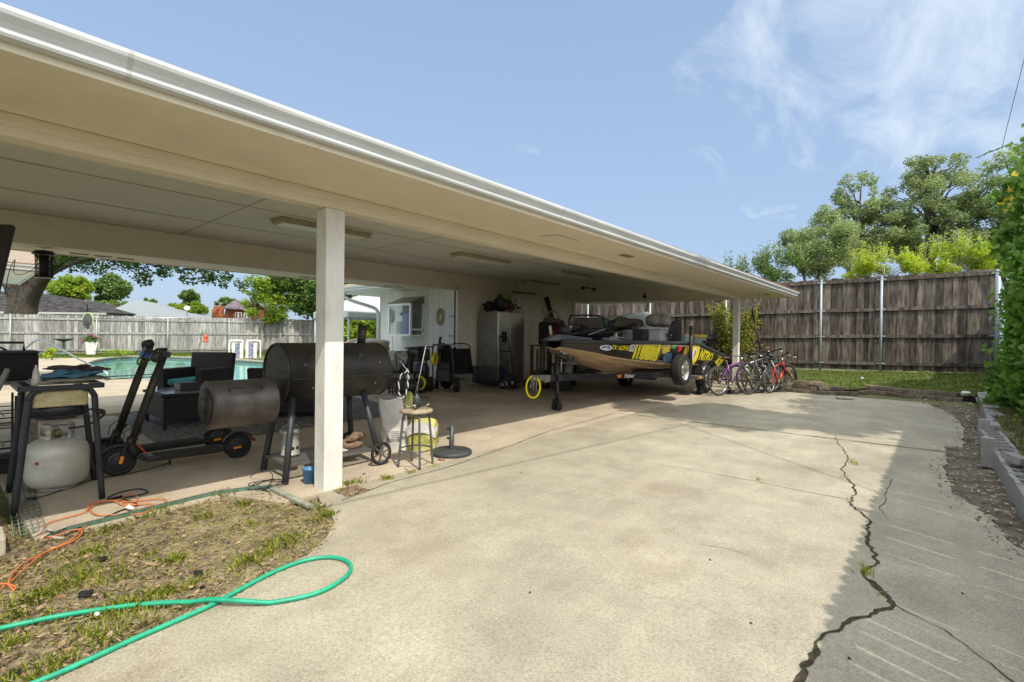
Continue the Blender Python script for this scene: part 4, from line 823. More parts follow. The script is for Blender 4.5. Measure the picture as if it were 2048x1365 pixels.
for k in range(17):
    p, q = o[0].lerp(o[3], k/16), o[1].lerp(o[2], k/16); b.tube([p+Vector((0, 0, .012)), q+Vector((0, 0, .012))], .0028, 5)
for k in range(6): p, q = o[0].lerp(o[1], k/5), o[3].lerp(o[2], k/5); b.tube([p+Vector((0, 0, .016)), q+Vector((0, 0, .016))], .0035, 5)
solo(b, 'wire_mesh_panel', mat('green_wire', (.16, .19, .16), .6, .3), 'flat wire mesh panel on the ground by the stove stand foot', 'mesh panel')
for i, (uv, s_) in enumerate((((8, 1112), (.30, .30, .10)), ((-6, 1040), (.28, .5, .16)))):
    c = G(*uv); b = MB(); b.box(c.x-s_[0], c.x-.02, c.y-s_[1], c.y+.01, c.z-.02, c.z+s_[2]); solo(b, 'concrete_block', mat('step_concrete', (.40, .37, .31), .9, var=.15, scale=9, bump=.5), ('low pale concrete block at the lower left edge', 'higher pale concrete block beside the wire mesh at the left edge')[i], 'concrete block', bevel=.01)
# tv on the beam and hanging feeder
T = thing('television', 'flat black television on an arm at the far left under the beam', 'television', AX(-36, 520, -5.6))
b = MB(); e1 = Vector((.03, 1, 0)).normalized()
b.cbox((0, 0, 0), (.05, .34, .60), Euler((0, rad(-14), rad(-42))).to_matrix()); b.build('panel', mat('tv_back', (.03, .025, .025), .35), T, bevel=.02)
b = MB(); b.tube([(0, 0, .1), (-.2, -.2, .6), (-.2, -.2, .93)], .025, 8); b.build('mount_arm', M_blk, T)
b = MB(); b.tube(catm([DP(10, 590, 5.7), DP(18, 545, 5.8), DP(30, 520, 5.9), DP(28, 546, 6), DP(48, 548, 6.1), DP(70, 536, 6.2), DP(80, 522, 6.3)], 6), .004, 6); b.build('power_cord', M_rub, T, world=True)
p = AZ(89, 530, 2.0); p = DP(88, 530, 6.4); T = thing('hanging_bird_feeder', 'dark caged tube bird feeder hanging from the rear eave', 'bird feeder', p)
b = MB(); b.cyl((0, 0, -.15), (0, 0, .12), .05, n=16); b.build('seed_tube', M_plas, T)
b = MB()
for k in range(14): a = k*2*PI/14; b.tube([(.085*math.cos(a), .085*math.sin(a), -.16), (.085*math.cos(a), .085*math.sin(a), .13)], .004, 4)
for z in (-.16, -.05, .05, .13): b.ring((0, 0, z), .085, .004, m=5)
b.lathe([(0, -.17), (.11, -.17), (.115, -.16), (0, -.155)], n=20); b.build('cage', M_blk, T)
b = MB(); b.lathe([(.12, .13), (.12, .14), (.09, .18), (0, .19)], n=20); b.build('roof', M_blk, T)
b = MB(); b.tube([(0, 0, .19), (0, 0, max(.2, 2.395-p.z))], .004, 5); b.build('hook', M_blk, T)
# ================================================================== REAR: white building, house eave, stored things
M_ws = mat('white_siding', (.70, .72, .70), .6, var=.04, scale=4, bump=.1)
YW = 7.64
T = thing('pool_house', 'white pool house with vertical siding and boxed window behind the carport', 'building', (-10, YW, .2))
b = MB(); siding(b, (-11.35, YW, .1), (1, 0, 0), 3.02, 2.36, nrm=(0, -1, 0)); b.box(-11.37, -11.3, YW+.05, 12, .1, 2.45); b.build('wall', M_ws, T, world=True)
b = MB(); b.box(-8.335, -8.27, YW-.03, YW+.04, .15, 2.37); b.build('corner_board', M_ws, T, world=True)
b = MB(); b.box(-12.3, -8.43, 6.85, YW-.02, 2.43, 2.445); b.box(-12.3, -11.37, YW-.02, 13, 2.43, 2.445); b.box(-12.3, -8.45, 6.83, 6.85, 2.42, 2.55); b.build('soffit', M_ws, T, world=True)
b = MB(); b.prism([(-x, z) for x, z in prof], (0, 6.828, 2.455), (0, 1, 0), (0, 0, 1), (-12.35, 0, 0)); 
for i, v in enumerate(b.v): pass
b.v = [(x-8.6 if abs(x) < 1e-6 else x, y, z) for x, y, z in b.v]; b.build('gutter', M_white, T, world=True)
b = MB(); b.add([(-12.4, 6.75, 2.56), (-8.9, 6.75, 2.56), (-8.9, 9.5, 3.5), (-12.4+2.7, 9.5, 3.5)], [(0, 1, 2, 3)]); b.add([(-12.4, 6.75, 2.56), (-9.7, 9.5, 3.5), (-9.7, 14, 3.5), (-12.4, 14, 2.56)], [(0, 1, 2, 3)]); b.build('roof', mat('tan_shingles', (.28, .22, .17), .95, var=.35, scale=30), T, world=True, thick=.03)
p = [(-11.9, 6.88, 2.43), (-11.9, 6.9, 2.33), (-11.75, 7.05, 2.22), (-11.45, 7.5, 2.05), (-11.36, 7.58, 1.9), (-11.36, 7.58, .2)]
b = MB(); b.tube(catm(p[:5], 5)+[Vector(p[5])], .045, 10); b.build('downspout', M_white, T, world=True)
# boxed garden window
w0 = AY(808, 660, YW); w1 = AY(853, 600, YW); zb, zt = AY(850, 676, YW).z, AY(850, 592, YW).z
wx0, wx1 = -10.35, AY(852, 640, YW).x-.02; D_ = .42
Wn = MB(); Wn.box(wx0-.08, wx1+.09, YW-.035, YW-.021, zb-.08, zt+.05); W_ = Wn.build('window', M_ws, T, world=True)
b = MB(); zf0, zf1 = zb+.03, zt-.20; y0 = YW-.035-D_
for x in (wx0, wx1-.05):
    b.box(x, x+.05, y0, y0+.05, zf0, zf1)
b.box(wx0+.05, wx1-.05, y0, y0+.05, zf0, zf0+.05); b.box(wx0+.05, wx1-.05, y0, y0+.05, zf1-.05, zf1); b.box(wx0, wx1, y0+.052, YW-.037, zf0, zf0+.04)
b.box(wx1-.04, wx1, y0+.052, YW-.037, zf0+.5*(zf1-zf0)-.25, zf0+.5*(zf1-zf0)-.21); b.box(wx1-.04, wx1, YW-.08, YW-.037, zf0+.04, zf1)
b.build('frame', mat('window_frame', (.80, .82, .80), .4, var=.03), W_, world=True)
b = MB(); b.add([(wx0-.01, y0-.01, zf1+.002), (wx1+.01, y0-.01, zf1+.002), (wx1+.01, YW-.04, zt-.02), (wx0-.01, YW-.04, zt-.02)], [(0, 1, 2, 3)]); b.build('slanted_top', mat('tinted_top', (.22, .19, .12), .3), W_, world=True, thick=.015)
mg = bpy.data.materials.new('glass'); mg.use_nodes = True; q = mg.node_tree.nodes['Principled BSDF']; q.inputs['Base Color'].default_value = (.5, .6, .6, 1); q.inputs['Roughness'].default_value = .05; q.inputs['Alpha'].default_value = .25; q.inputs['Specular IOR Level'].default_value = .8
b = MB(); b.add([(wx0+.05, y0+.02, zf0+.05), (wx1-.05, y0+.02, zf0+.05), (wx1-.05, y0+.02, zf1-.05), (wx0+.05, y0+.02, zf1-.05)], [(0, 1, 2, 3)]); b.add([(wx1-.015, y0+.05, zf0+.04), (wx1-.015, YW-.08, zf0+.04), (wx1-.015, YW-.08, zt-.05), (wx1-.015, y0+.05, zf1)], [(0, 1, 2, 3)]); b.build('pane', mg, W_, world=True)
b = MB(); b.box(wx0+.02, wx1-.03, YW-.0365, YW-.0355, zf0+.05, zt-.06); b.build('inner_opening', mat('dark_room', (.06, .06, .055), .9), W_, world=True)
xx = wx1-.36; b = MB(); b.lathe([(.12, 0), (.13, .02), (.13, .48), (.11, .52), (0, .53)], (xx, YW-.25, zf0+.041), 20); b.ring((xx, YW-.25, zf0+.2), .131, .006); b.ring((xx, YW-.25, zf0+.36), .131, .006); solo(b, 'water_jug', mat('jug_blue', (.10, .15, .42), .35, var=.4, scale=12), 'tall blue water jug inside the boxed window', 'water jug')
b = MB(); b.lathe([(.10, 0), (.13, .32), (.135, .33), (.12, .33)], (xx-.30, YW-.25, zf0+.041), 20); solo(b, 'white_pail', mat('pail_white', (.68, .72, .74), .5), 'white pail with printed label inside the boxed window', 'pail')
b = MB(); b.blob((xx-.10, YW-.25, zf0+.6), (.22, .07, .04), 8, .3, 6, R=Euler((0, rad(-18), 0)).to_matrix()); solo(b, 'dark_bundle', M_plas, 'dark bundle resting across the jug in the window', 'bundle')
def wreath(u, v, label, m, sx, sz):
    p = AY(u, v, YW-.04); b = MB(); rr = random.Random(u)
    for k in range(16): a = k*2*PI/16; b.ring((p.x+sx*math.cos(a), YW-.035, p.z+sz*math.sin(a)), .05, .011, (rr.uniform(-.4, .4), 1, rr.uniform(-.4, .4)), 10, 5)
    b.tube([(p.x, YW-.03, p.z-sz), (p.x+.06, YW-.03, p.z-.9)], .003, 4); return solo(b, 'wall_wreath', m, label, 'wreath')
wreath(880, 634, 'beige woven wreath hanging on the white wall right of the window', mat('straw', (.42, .38, .26), .9), .09, .15)
wreath(783, 633, 'green wreath half hidden left of the boxed window', mat('wreath_green', (.12, .22, .12), .9), .07, .13)
b = MB()
for v in (634, 673):
    p = AY(906, v, YW-.03); b.tube([p+Vector((-.12, -.03, 0)), p+Vector((-.02, -.06, .02)), p+Vector((.04, -.03, 0))], .012, 6)
solo(b, 'gate_latch', M_galv, 'two small metal hooks near the corner of the white wall', 'hook')
# main house eave corner, far left
c = AZ(77, 543, 2.46); T = thing('house_eave', 'white eave corner and gutter of the main house, far left', 'house', (c.x, c.y, 0))
b = MB(); b.box(c.x-4, c.x-.13, c.y-9, c.y-.02, 2.46, 2.48); b.build('soffit', M_ws, T, world=True)
b = MB(); b.box(c.x-.128, c.x-.11, c.y-9, c.y, 2.44, 2.58); b.prism(prof, (c.x-.109, c.y-9, 2.47), (1, 0, 0), (0, 0, 1), (0, 9, 0)); b.build('gutter', M_white, T, world=True)
b = MB(); b.add([(c.x, c.y+.05, 2.585), (c.x, c.y-9, 2.585), (c.x-4, c.y-9, 3.5), (c.x-4, c.y+.05, 3.5)], [(0, 1, 2, 3)]); b.build('roof', mat('tan_shingles', (.28, .22, .17)), T, world=True, thick=.03)
b = MB(); b.box(c.x-4, c.x-1.2, c.y-9, c.y-.9, .1, 2.46); b.build('wall', M_ws, T, world=True)
b = MB(); b.box(c.x-4, c.x-.13, c.y-.018, c.y+.004, 2.44, 2.56); b.build('fascia_board', M_ws, T, world=True)
b = MB(); b.tube(catm([(c.x-.05, c.y-.5, 2.47), (c.x-.06, c.y-.52, 2.33), (c.x-.3, c.y-.75, 2.2), (c.x-.8, c.y-.85, 2.08), (c.x-1.15, c.y-.85, 1.9)], 6)+[Vector((c.x-1.15, c.y-.85, .2))], .045, 10); b.build('downspout', M_white, T, world=True)
# canopy with grey post, beyond the pool house corner
p = DP(697, 690, 14.2); z0 = zg(p.x, p.y)
T = thing('patio_canopy', 'pale square fabric canopy on a grey pole beyond the pool house', 'canopy', (p.x, p.y, z0))
h1 = AX(697, 621, p.x).z-z0; b = MB(); 
R2 = 1.6; ax_, ay_ = 1.45, 1.2
b.add([(.05, -.05, h1-.02), (-2.0, -.05, h1-.02), (-2.0, 2.9, h1-.02), (.05, 2.9, h1-.02), (-1.0, 1.42, h1+.75)], [(0, 1, 4), (1, 2, 4), (2, 3, 4), (3, 0, 4)]); 
for a, c_ in (((.05, -.05), (-2.0, -.05)), ((-2.0, -.05), (-2.0, 2.9)), ((-2.0, 2.9), (.05, 2.9)), ((.05, 2.9), (.05, -.05))): b.add([(*a, h1-.02), (*c_, h1-.02), (*c_, h1-.20), (*a, h1-.20)], [(0, 1, 2, 3)])
b.build('fabric', mat('canopy_fabric', (.56, .60, .64), .8, trans=.3, var=.05), T, thick=.004)
for x, y in ((0, 0), (-1.95, 0), (0, 2.85), (-1.95, 2.85)): b = MB(); b.cyl((x, y, 0), (x, y, h1-.03), .035, n=12); b.build('pole', M_galv, T)
b = MB(); b.tube([(0, 0, h1-.25), (-1.95, 0, h1-.25)], .012, 6); b.tube([(0, 0, h1-.25), (0, 2.85, h1-.25)], .012, 6); b.build('crossbar', M_galv, T)
def patio(u, v, label, s_):
    p = DP(u, v, 11.6); T = thing('patio_chair', label, 'chair', (p.x, p.y, zg(p.x, p.y)), rad(-60)); zt = p.z-zg(p.x, p.y)
    b = MB(); 
    def f(i, j): a = PI*i; return (.05*math.sin(a), -.36*math.cos(a), .42+(zt-.42)*math.sin(a)**.5*j)
    b.grid(f, 20, 8, .5); b.build('backrest', mat('woven_tan', (.36, .30, .22), .8, bump=1, bscale=80), T, thick=.015)
    b = MB(); b.tube([(.05*math.sin(PI*i/16), -.36*math.cos(PI*i/16), .42+(zt-.42)*math.sin(PI*i/16)**.5) for i in range(17)], .018, 8); b.build('rim', mat('rim_cream', (.5, .46, .38), .6), T)
    b = MB(); b.box(0, .5, -.3, .3, .34, .42); b.build('cushion', mat('cream_cushion', (.52, .49, .42), .9), T, bevel=.03)
    for x in (.02, .48):
        for y in (-.28, .28): b = MB(); b.cyl((x, y, 0), (x, y, .34), .02, n=8); b.build('leg', M_blk, T)
patio(712, 680, 'round backed woven patio chair under the canopy', 1)
b = MB(); p = DP(745, 688, 11.0); b.blob((p.x, p.y, p.z-.05), (.3, .35, .16), 12, .1, 4, sq=.6); b.box(p.x-.3, p.x+.3, p.y-.34, p.y+.34, zg(p.x, p.y), p.z-.2); solo(b, 'cushion_stack', mat('cream_cushion', (.52, .49, .42), .9), 'pale cushion stack by the downspout beyond the smoker', 'cushions')
# ---- stored things against the rear wall
def gt(x, y): return zg(x, y)
def bin_(name, label, x, y, rz, w, d, h, m1, m2):
    T = thing(name, label, 'bin', (x, y, gt(x, y)), rz); b = MB(); b.box(-w/2, w/2, -d/2, d/2, 0, h); b.build('box', m1, T, bevel=.02)
    b = MB(); 
    def f(i, j): a = PI*i; return (-(w/2+.015)*math.cos(a), (j-.5)*(d+.03), h+.12*math.sin(a))
    b.grid(f, 14, 1, .5); b.build('lid', m2, T, thick=.01)
bin_('storage_bin', 'grey storage bin with domed lid below the white pool house wall', -10.35, 6.9, rad(10), .5, .45, .62, mat('bin_grey', (.13, .13, .12), .6), M_plas)
bin_('storage_bin', 'black domed storage bin beside the grey one', -9.9, 7.2, rad(15), .55, .45, .62, M_plas, M_plas)
b = MB(); p = DP(787, 722, 10.0); b.blob(p, (.22, .2, .17), 14, .3, 21); b.blob(p+Vector((.15, .12, .05)), (.12, .12, .14), 12, .35, 22); solo(b, 'plastic_bag', mat('crumpled_plastic', (.42, .43, .42), .25, var=.7, scale=18, bump=1), 'crumpled clear plastic bag on the low trolley', 'bag')
T = thing('flat_trolley', 'low grey flatbed trolley carrying a plastic bag', 'trolley', (-9.0, 6.35, gt(-9, 6.3)), rad(60))
b = MB(); b.box(-.5, .5, -.3, .3, .22, .29); b.build('bed', mat('trolley_grey', (.20, .19, .18), .6), T, bevel=.02)
for x in (-.38, .38):
    for y in (-.24, .24): b = MB(); b.ring((x, y, .09), .07, .025, (0, 1, 0), 20); b.build('wheel', M_rub, T)
for x in (-.38, .38): b = MB(); b.box(x-.02, x+.02, -.24, .24, .09, .22); b.build('axle', M_blk, T)
T = thing('gas_grill', 'dark two burner gas grill with knobs behind the rope', 'grill', (-8.45, 6.55, gt(-8.4, 6.5)), rad(-62))
b = MB(); b.box(-.33, .33, -.02, .22, .60, .86); b.build('control_panel', mat('grill_steel', (.10, .11, .12), .35, .7), T, bevel=.01)
b = MB(); b.beam((-.45, .12, .90), (.45, .12, .88), .3, .025, up=(0, 0, 1)); b.build('top_shelf', M_blk, T)
for x in (-.2, .12): b = MB(); b.lathe([(0, -.05), (.03, -.05), (.036, 0)], (x, -.03, .78), 16, (0, 1, 0)); b.build('knob', M_blk, T)
for x in (-.32, .32):
    for y in (0, .4): b = MB(); b.beam((x, y, 0), (x, y, .86), .03, .03); b.build('leg', M_blk, T)
b = MB(); b.box(-.31, .31, .02, .4, .18, .20); b.build('bottom_shelf', M_blk, T)
b = MB(); b.lathe([(.12, 0), (.15, .04), (.15, .28), (.09, .36), (0, .37)], (.05, .2, .2), 20); b.build('gas_bottle', mat('bottle_blue', (.10, .13, .2), .5), T)
# pressure washer with hose reel
T = thing('pressure_washer', 'black and yellow pressure washer with hose reel and two wheels', 'pressure washer', (-7.75, 6.75, gt(-7.7, 6.7)), rad(-55))
Myel = mat('yellow_hose', (.75, .70, .03), .4, var=.1)
for s_ in (-1, 1):
    b = MB(); b.lathe([(0, -.04), (.1, -.045), (.15, -.045), (.155, -.02), (.155, .02), (.15, .045), (0, .045)], (.0, s_*.28, .155), 26, (0, 1, 0)); w = b.build('wheel', M_rub, T)
    b = MB(); b.ring((0, s_*.33, .155), .08, .012, (0, 1, 0)); b.build('hub', M_plas, w)
b = MB()
for s_ in (-1, 1): b.tube(catm([(-.05, s_*.22, .12), (.02, s_*.22, .5), (.12, s_*.20, .88), (.2, s_*.16, .98)], 5), .016, 8)
b.tube([(.2, -.16, .98), (.2, .16, .98)], .02, 8); b.build('frame', mat('frame_grey', (.10, .10, .11), .4, .5), T)
b = MB(); b.cbox((-.12, 0, .34), (.34, .3, .26)); b.cyl((-.12, -.12, .5), (-.12, .12, .5), .1); b.build('engine', M_plas, T, bevel=.02)
b = MB()
for k in range(4): b.ring((-.02, -.17-.018*k, .68), .115+.012*(k % 2), .013, (.1, 1, 0), 26)
b.build('hose_reel', Myel, T)
b = MB(); b.lathe([(0, -.03), (.09, -.03), (.1, 0), (.09, .03), (0, .03)], (-.02, -.22, .68), 20, (0, 1, 0)); b.build('reel_drum', M_blk, T)
b = MB(); b.tube(catm([(.0, -.3, .3), (-.2, -.45, .2), (-.25, -.6, .05), (.0, -.68, .02), (.2, -.6, .02), (.3, -.4, .02)], 8), .012, 8); b.build('hose', mat('grey_hose', (.18, .19, .2), .5), T)
T = thing('air_compressor', 'small yellow topped machine low beside the pressure washer', 'compressor', (-7.95, 6.30, gt(-7.9, 6.3)), rad(-60))
b = MB(); b.lathe([(0, -.13), (.09, -.13), (.125, -.10), (.125, .10), (.09, .13), (0, .13)], (0, 0, .2), 24, (1, 0, 0)); b.build('body', M_plas, T)
b = MB(); b.lathe([(.128, -.03), (.15, -.03), (.15, .05), (.128, .05)], (.05, 0, .2), 24, (1, 0, 0)); b.build('yellow_ring', Myel, T)
b = MB(); b.box(-.1, .1, -.1, .1, 0, .075); b.build('base', M_blk, T)
T = thing('leaf_blower', 'upright black tool leaning behind the pressure washer reel', 'tool', (-8.2, 6.95, gt(-8.2, 6.9)))
b = MB(); b.tube(catm([(0, 0, 0), (.03, .05, .5), (.0, .08, 1.0), (.02, .1, 1.12)], 5), [.05]*10+[.03]*6, 10); b.build('shaft', M_plas, T)
b = MB(); b.blob((.05, .12, .88), (.1, .11, .1), 10, .2, 3); b.build('motor', M_plas, T)
b = MB(); c = G(893, 778); b.blob((c.x-.1, c.y+.1, c.z+.38), (.17, .2, .40), 14, .18, 31); b.blob((c.x-.12, c.y+.12, c.z+.72), (.12, .13, .12), 10, .2, 32); solo(b, 'golf_bag', mat('black_fabric', (.012, .012, .014), .9, var=.3), 'bulky black bag slumped between pressure washer and folding chair', 'bag')
T = thing('folding_chair', 'black folding lawn chair leaning against the rear wall', 'chair', (-8.0, 7.55, gt(-8, 7.5)), rad(-12))
b = MB(); b.beam((0, 0, .30), (-.12, 0, .86), .50, .02, up=(1, 0, 0)); b.build('backrest', mat('black_fabric', (.012, .012, .014), .9), T, bevel=.01)
b = MB()
for s_ in (-1, 1): b.tube([(.06, s_*.27, 0), (-.14, s_*.25, .92)], .012, 8)
b.tube(catm([(-.14, -.25, .92), (-.16, -.15, .97), (-.16, .15, .97), (-.14, .25, .92)], 5), .012, 8); b.build('frame', M_blk, T)
b = MB(); b.box(.02, .06, -.24, .24, .22, .29); b.box(.03, .07, -.2, .15, .03, .12); b.build('seat_edge', mat('grey_strap', (.2, .19, .17), .7), T)
for s_ in (-1, 1): b = MB(); b.tube([(.1, s_*.24, 0), (.02, s_*.25, .32)], .01, 6); b.build('leg', M_galv, T)
# wire cart
def wirebox(b, x0, x1, y0, y1, z0, z1, st, r):
    for z in np.arange(z0, z1+.001, st): b.tube([(x0, y0, z), (x1, y0, z), (x1, y1, z), (x0, y1, z)], r, 4, closed=True)
    for x in np.arange(x0, x1+.001, st):
        for y in (y0, y1): b.tube([(x, y, z0), (x, y, z1)], r, 4)
    for y in np.arange(y0, y1+.001, st):
        for x in (x0, x1): b.tube([(x, y, z0), (x, y, z1)], r, 4)
    for x in np.arange(x0, x1+.001, st): b.tube([(x, y0, z0), (x, y1, z0)], r, 4)
T = thing('wire_cart', 'dark blue wire shopping cart in front of the refrigerator', 'cart', (-7.62, 8.0, gt(-7.6, 8.)), rad(64))
Mbl = mat('navy_wire', (.02, .03, .07), .5, .3)
b = MB(); wirebox(b, -.34, .30, -.22, .22, .12, .48, .045, .004); b.build('basket', Mbl, T)
b = MB(); b.box(-.33, .29, -.21, .21, .13, .14); b.build('tray', Mbl, T)
for s_ in (-1, 1):
    b = MB(); b.ring((.28, s_*.25, .10), .075, .022, (0, 1, 0), 22); w = b.build('wheel', M_rub, T)
    b = MB(); b.lathe([(0, -.02), (.055, -.02), (.06, 0), (.055, .02), (0, .02)], (.28, s_*.25, .1), 18, (0, 1, 0)); b.build('hub', mat('hub_white', (.55, .55, .54), .5), w)
b = MB(); b.tube([(-.34, -.2, .48), (-.4, -.2, .46), (-.4, .2, .46), (-.34, .2, .48)], .01, 6); b.build('handle', Mbl, T)
T = thing('hand_truck', 'blue steel hand truck leaning on the refrigerator door', 'hand truck', (-7.30, 8.33, gt(-7.3, 8.3)), rad(10))
b = MB()
for s_ in (-1, 1): b.tube(catm([(.02, s_*.2, .04), (-.06, s_*.2, .5), (-.16, s_*.19, 1.05), (-.2, s_*.13, 1.16)], 5), .014, 8)
b.tube([(-.2, -.13, 1.16), (-.2, .13, 1.16)], .014, 8)
for z, x in ((.3, -.03), (.6, -.08), (.82, -.12)): b.tube([(x, -.2, z), (x, .2, z)], .012, 8)
b.build('frame', Mbl, T)
b = MB(); b.box(0, .2, -.2, .2, .02, .03); b.build('toe_plate', Mbl, T)
for s_ in (-1, 1):
    b = MB(); b.ring((-.06, s_*.24, .09), .07, .022, (0, 1, 0), 20); w = b.build('wheel', M_rub, T)
    b = MB(); b.lathe([(0, -.02), (.04, -.02), (.05, 0), (.04, .02), (0, .02)], (-.06, s_*.24, .09), 16, (0, 1, 0)); b.build('hub', mat('hub_white', (.55, .55, .54)), w)
# refrigerator
fx, fy = -7.55, 8.72
T = thing('refrigerator', 'stainless steel two door refrigerator against the rear wall', 'refrigerator', (-7.93, fy, gt(-7.9, fy)))
Mst = mat('stainless', (.50, .48, .41), .32, .8, var=.08, scale=2); Mfs = mat('fridge_side', (.24, .235, .22), .5, .2)
b = MB(); b.box(-.34, .28, -.46, .46, .03, 1.72); b.build('cabinet', Mfs, T, bevel=.01)
for y0, y1 in ((-.455, -.06), (-.05, .455)): b = MB(); b.box(.285, .345, y0, y1, .08, 1.71); b.build('door', Mst, T, bevel=.012)
for y in (-.10, -.01): b = MB(); b.box(.375, .39, y-.008, y+.008, .7, 1.4); b.box(.345, .376, y-.006, y+.006, .72, .735); b.box(.345, .376, y-.006, y+.006, 1.36, 1.375); b.build('handle', M_chrome, T)
b = MB(); b.box(.346, .349, -.36, -.18, 1.0, 1.25); b.build('dispenser', M_plas, T)
ftop = gt(-7.9, fy)+1.72
b = MB(); b.blob((-7.9, 8.30, ftop+.12), (.16, .22, .11), 12, .35, 41); b.tube([(-7.6, 8.25, ftop+.02), (-7.9, 8.6, ftop+.10)], .012, 6); solo(b, 'black_bundle', mat('black_fabric', (.012, .012, .014)), 'black bundle on the left end of the refrigerator top', 'bundle')
b = MB(); b.blob((-7.85, 8.65, ftop+.20), (.18, .19, .2), 14, .2, 42); b.mi = 1; b.blob((-7.75, 8.68, ftop+.35), (.09, .1, .09), 10, .25, 43); b.mi = 2; b.blob((-7.75, 8.85, ftop+.14), (.09, .11, .13), 10, .3, 44)
solo(b, 'sports_helmet_pile', [mat('dark_helmet', (.02, .028, .03), .4), mat('lime_cloth', (.22, .26, .05), .7), mat('rust_brown', (.16, .06, .03), .8)], 'pile of dark and lime gear on the middle of the refrigerator', 'gear')
T = thing('toy_figure', 'small black and white toy cow on the right of the refrigerator', 'toy', (-7.62, 8.98, ftop+.0))
b = MB(); b.blob((0, 0, .15), (.06, .09, .06), 10, .1, 3); b.blob((0, -.1, .26), (.03, .045, .04), 8, .1, 4); b.tube([(0, -.06, .17), (0, -.09, .24)], .028, 8); b.build('body', mat('cow_hide', (.03, .03, .03), .8, var=.1, scale=14, col2=(.6, .6, .58), thr=(.48, .52)), T)
for x in (-.03, .03):
    for y in (-.06, .06): b = MB(); b.tube([(x, y, .12), (x, y, 0)], .012, 6); b.build('leg', MATS['cow_hide'], T)
b = MB(); p = AX(1042, 588, -8.28); 
for i in range(2): q = AX((1022, 1070)[i], (586, 589)[i], -8.28)
b.beam(AX(1024, 584, -8.27), AX(1071, 589, -8.27), .02, .03); b.build  # red edge strip on the wall
solo(b, 'wall_strip', mat('red_strip', (.22, .05, .05), .7), 'thin dark red strip fixed high on the rear wall', 'strip')
# lawn mower
T = thing('lawn_mower', 'black and green lawn mower with folded handle by the refrigerator', 'lawn mower', (-6.95, 9.05, gt(-6.9, 9.)), rad(-75))
b = MB(); b.prism([(-.32, .12), (.33, .12), (.38, .18), (.30, .25), (-.30, .27)], (0, -.24, 0), (1, 0, 0), (0, 0, 1), (0, .48, 0)); b.build('deck', mat('mower_grey', (.12, .12, .12), .5), T, bevel=.02)
b = MB(); b.blob((.04, 0, .32), (.24, .17, .10), 12, .04, 3, sq=.8); b.build('motor_cover', M_plas, T)
b = MB(); b.blob((.15, 0, .355), (.13, .14, .07), 10, .05, 5); b.build('green_hood', mat('mower_green', (.04, .16, .03), .4), T)
for x in (-.27, .29):
    for y in (-.27, .27):
        b = MB(); b.lathe([(0, -.025), (.08, -.025), (.1, -.01), (.1, .01), (.08, .025), (0, .025)], (x, y, .10), 20, (0, 1, 0)); b.build('wheel', M_rub, T)
b = MB()
for y in (-.2, .2): b.tube([(-.2, y, .25), (-.62, y, .72)], .012, 8); b.tube([(-.62, y, .72), (-.42, y, 1.12)], .012, 8)
b.tube([(-.42, -.2, 1.12), (-.42, .2, 1.12)], .012, 8); b.build('handle', mat('handle_silver', (.40, .40, .38), .4, .6), T)
b = MB(); b.tube([(-.44, -.2, 1.10), (-.40, -.1, 1.16), (-.4, .1, 1.16), (-.44, .2, 1.10)], .03, 8); b.blob((-.44, .05, 1.08), (.05, .08, .06), 8, .3); b.build('control_bar', M_plas, T)
# black bin + clutter at the wall corner
T = thing('trash_can', 'tall black trash can under the boat bow', 'trash can', (-6.85, 9.9, gt(-6.8, 9.9)))
b = MB(); b.lathe([(.24, 0), (.30, .86), (.32, .88), (.32, .92), (.27, .92)], n=28, cap=False); b.lathe([(0, .9), (.31, .9), (.2, .96), (0, .97)], n=28); b.build('body', mat('can_black', (.012, .014, .022), .5), T)
b = MB(); b.box(-.24, .24, -.1, .1, 0, .05); b.build('base', M_plas, T)
b = MB(); b.box(-.02, .32, -.2, .2, 0, .55); o = solo(b, 'speaker', mat('speaker_black', (.014, .018, .022), .7), 'black speaker cabinet standing against the rear wall behind the trash can', 'speaker', loc=(0, 0, 0), bevel=.04); q = DP(1087, 690, 11.9); o.location = (q.x, q.y, q.z)
b = MB(); b.box(-.3, .3, -.35, .5, 0, 0.03); b.box(-.28, -.22, -.33, -.27, -1.0, -.0); b.box(.22, .28, -.33, -.27, -1.0, 0); b.box(.22, .28, .42, .48, -1.0, 0); b.box(-.28, -.22, .42, .48, -1.0, 0); o = solo(b, 'work_table', mat('table_wood', (.14, .09, .06), .8), 'brown work table against the wall under the red bags', 'table', loc=(0, 0, 0)); o.location = (q.x+.05, q.y+.1, q.z-.034)
b = MB(); q2 = DP(1118, 667, 11.6); b.blob(q2, (.28, .33, .19), 14, .35, 51); b.blob(q2+Vector((.1, .2, -.14)), (.2, .26, .12), 12, .3, 52); solo(b, 'red_bag', mat('maroon_fabric', (.12, .015, .02), .9, var=.4), 'dark red fabric bags heaped on the work table', 'bag')
b = MB(); q3 = DP(1105, 655, 12.0); b.blob(q3, (.25, .4, .24), 12, .12, 53); solo(b, 'beige_bag', mat('mauve_fabric', (.16, .12, .11), .9), 'dull beige rounded bag behind the red bags', 'bag')
b = MB(); b.beam((-7.95, 11.55, gt(-8, 11)), (-8.27, 10.95, 2.45), .13, .04, up=(0, 1, .0)); solo(b, 'leaning_board', mat('dark_board', (.07, .055, .04), .8), 'long dark board leaning on the rear wall near the corner', 'board')
b = MB(); b.tube([(-7.9, 11.3, gt(-8, 11)), (-8.25, 10.75, 2.1)], .014, 6); solo(b, 'leaning_rod', mat('pale_pole', (.35, .33, .28), .6), 'thin pale rod leaning beside the long dark board', 'rod')
b = MB(); c = G(1262, 768); b.cbox((c.x-.8, c.y+1, zg(c.x, c.y)+.06), (.3, .8, .1)); solo(b, 'floor_jack', M_blk, 'low black floor jack under the trailer', 'jack')
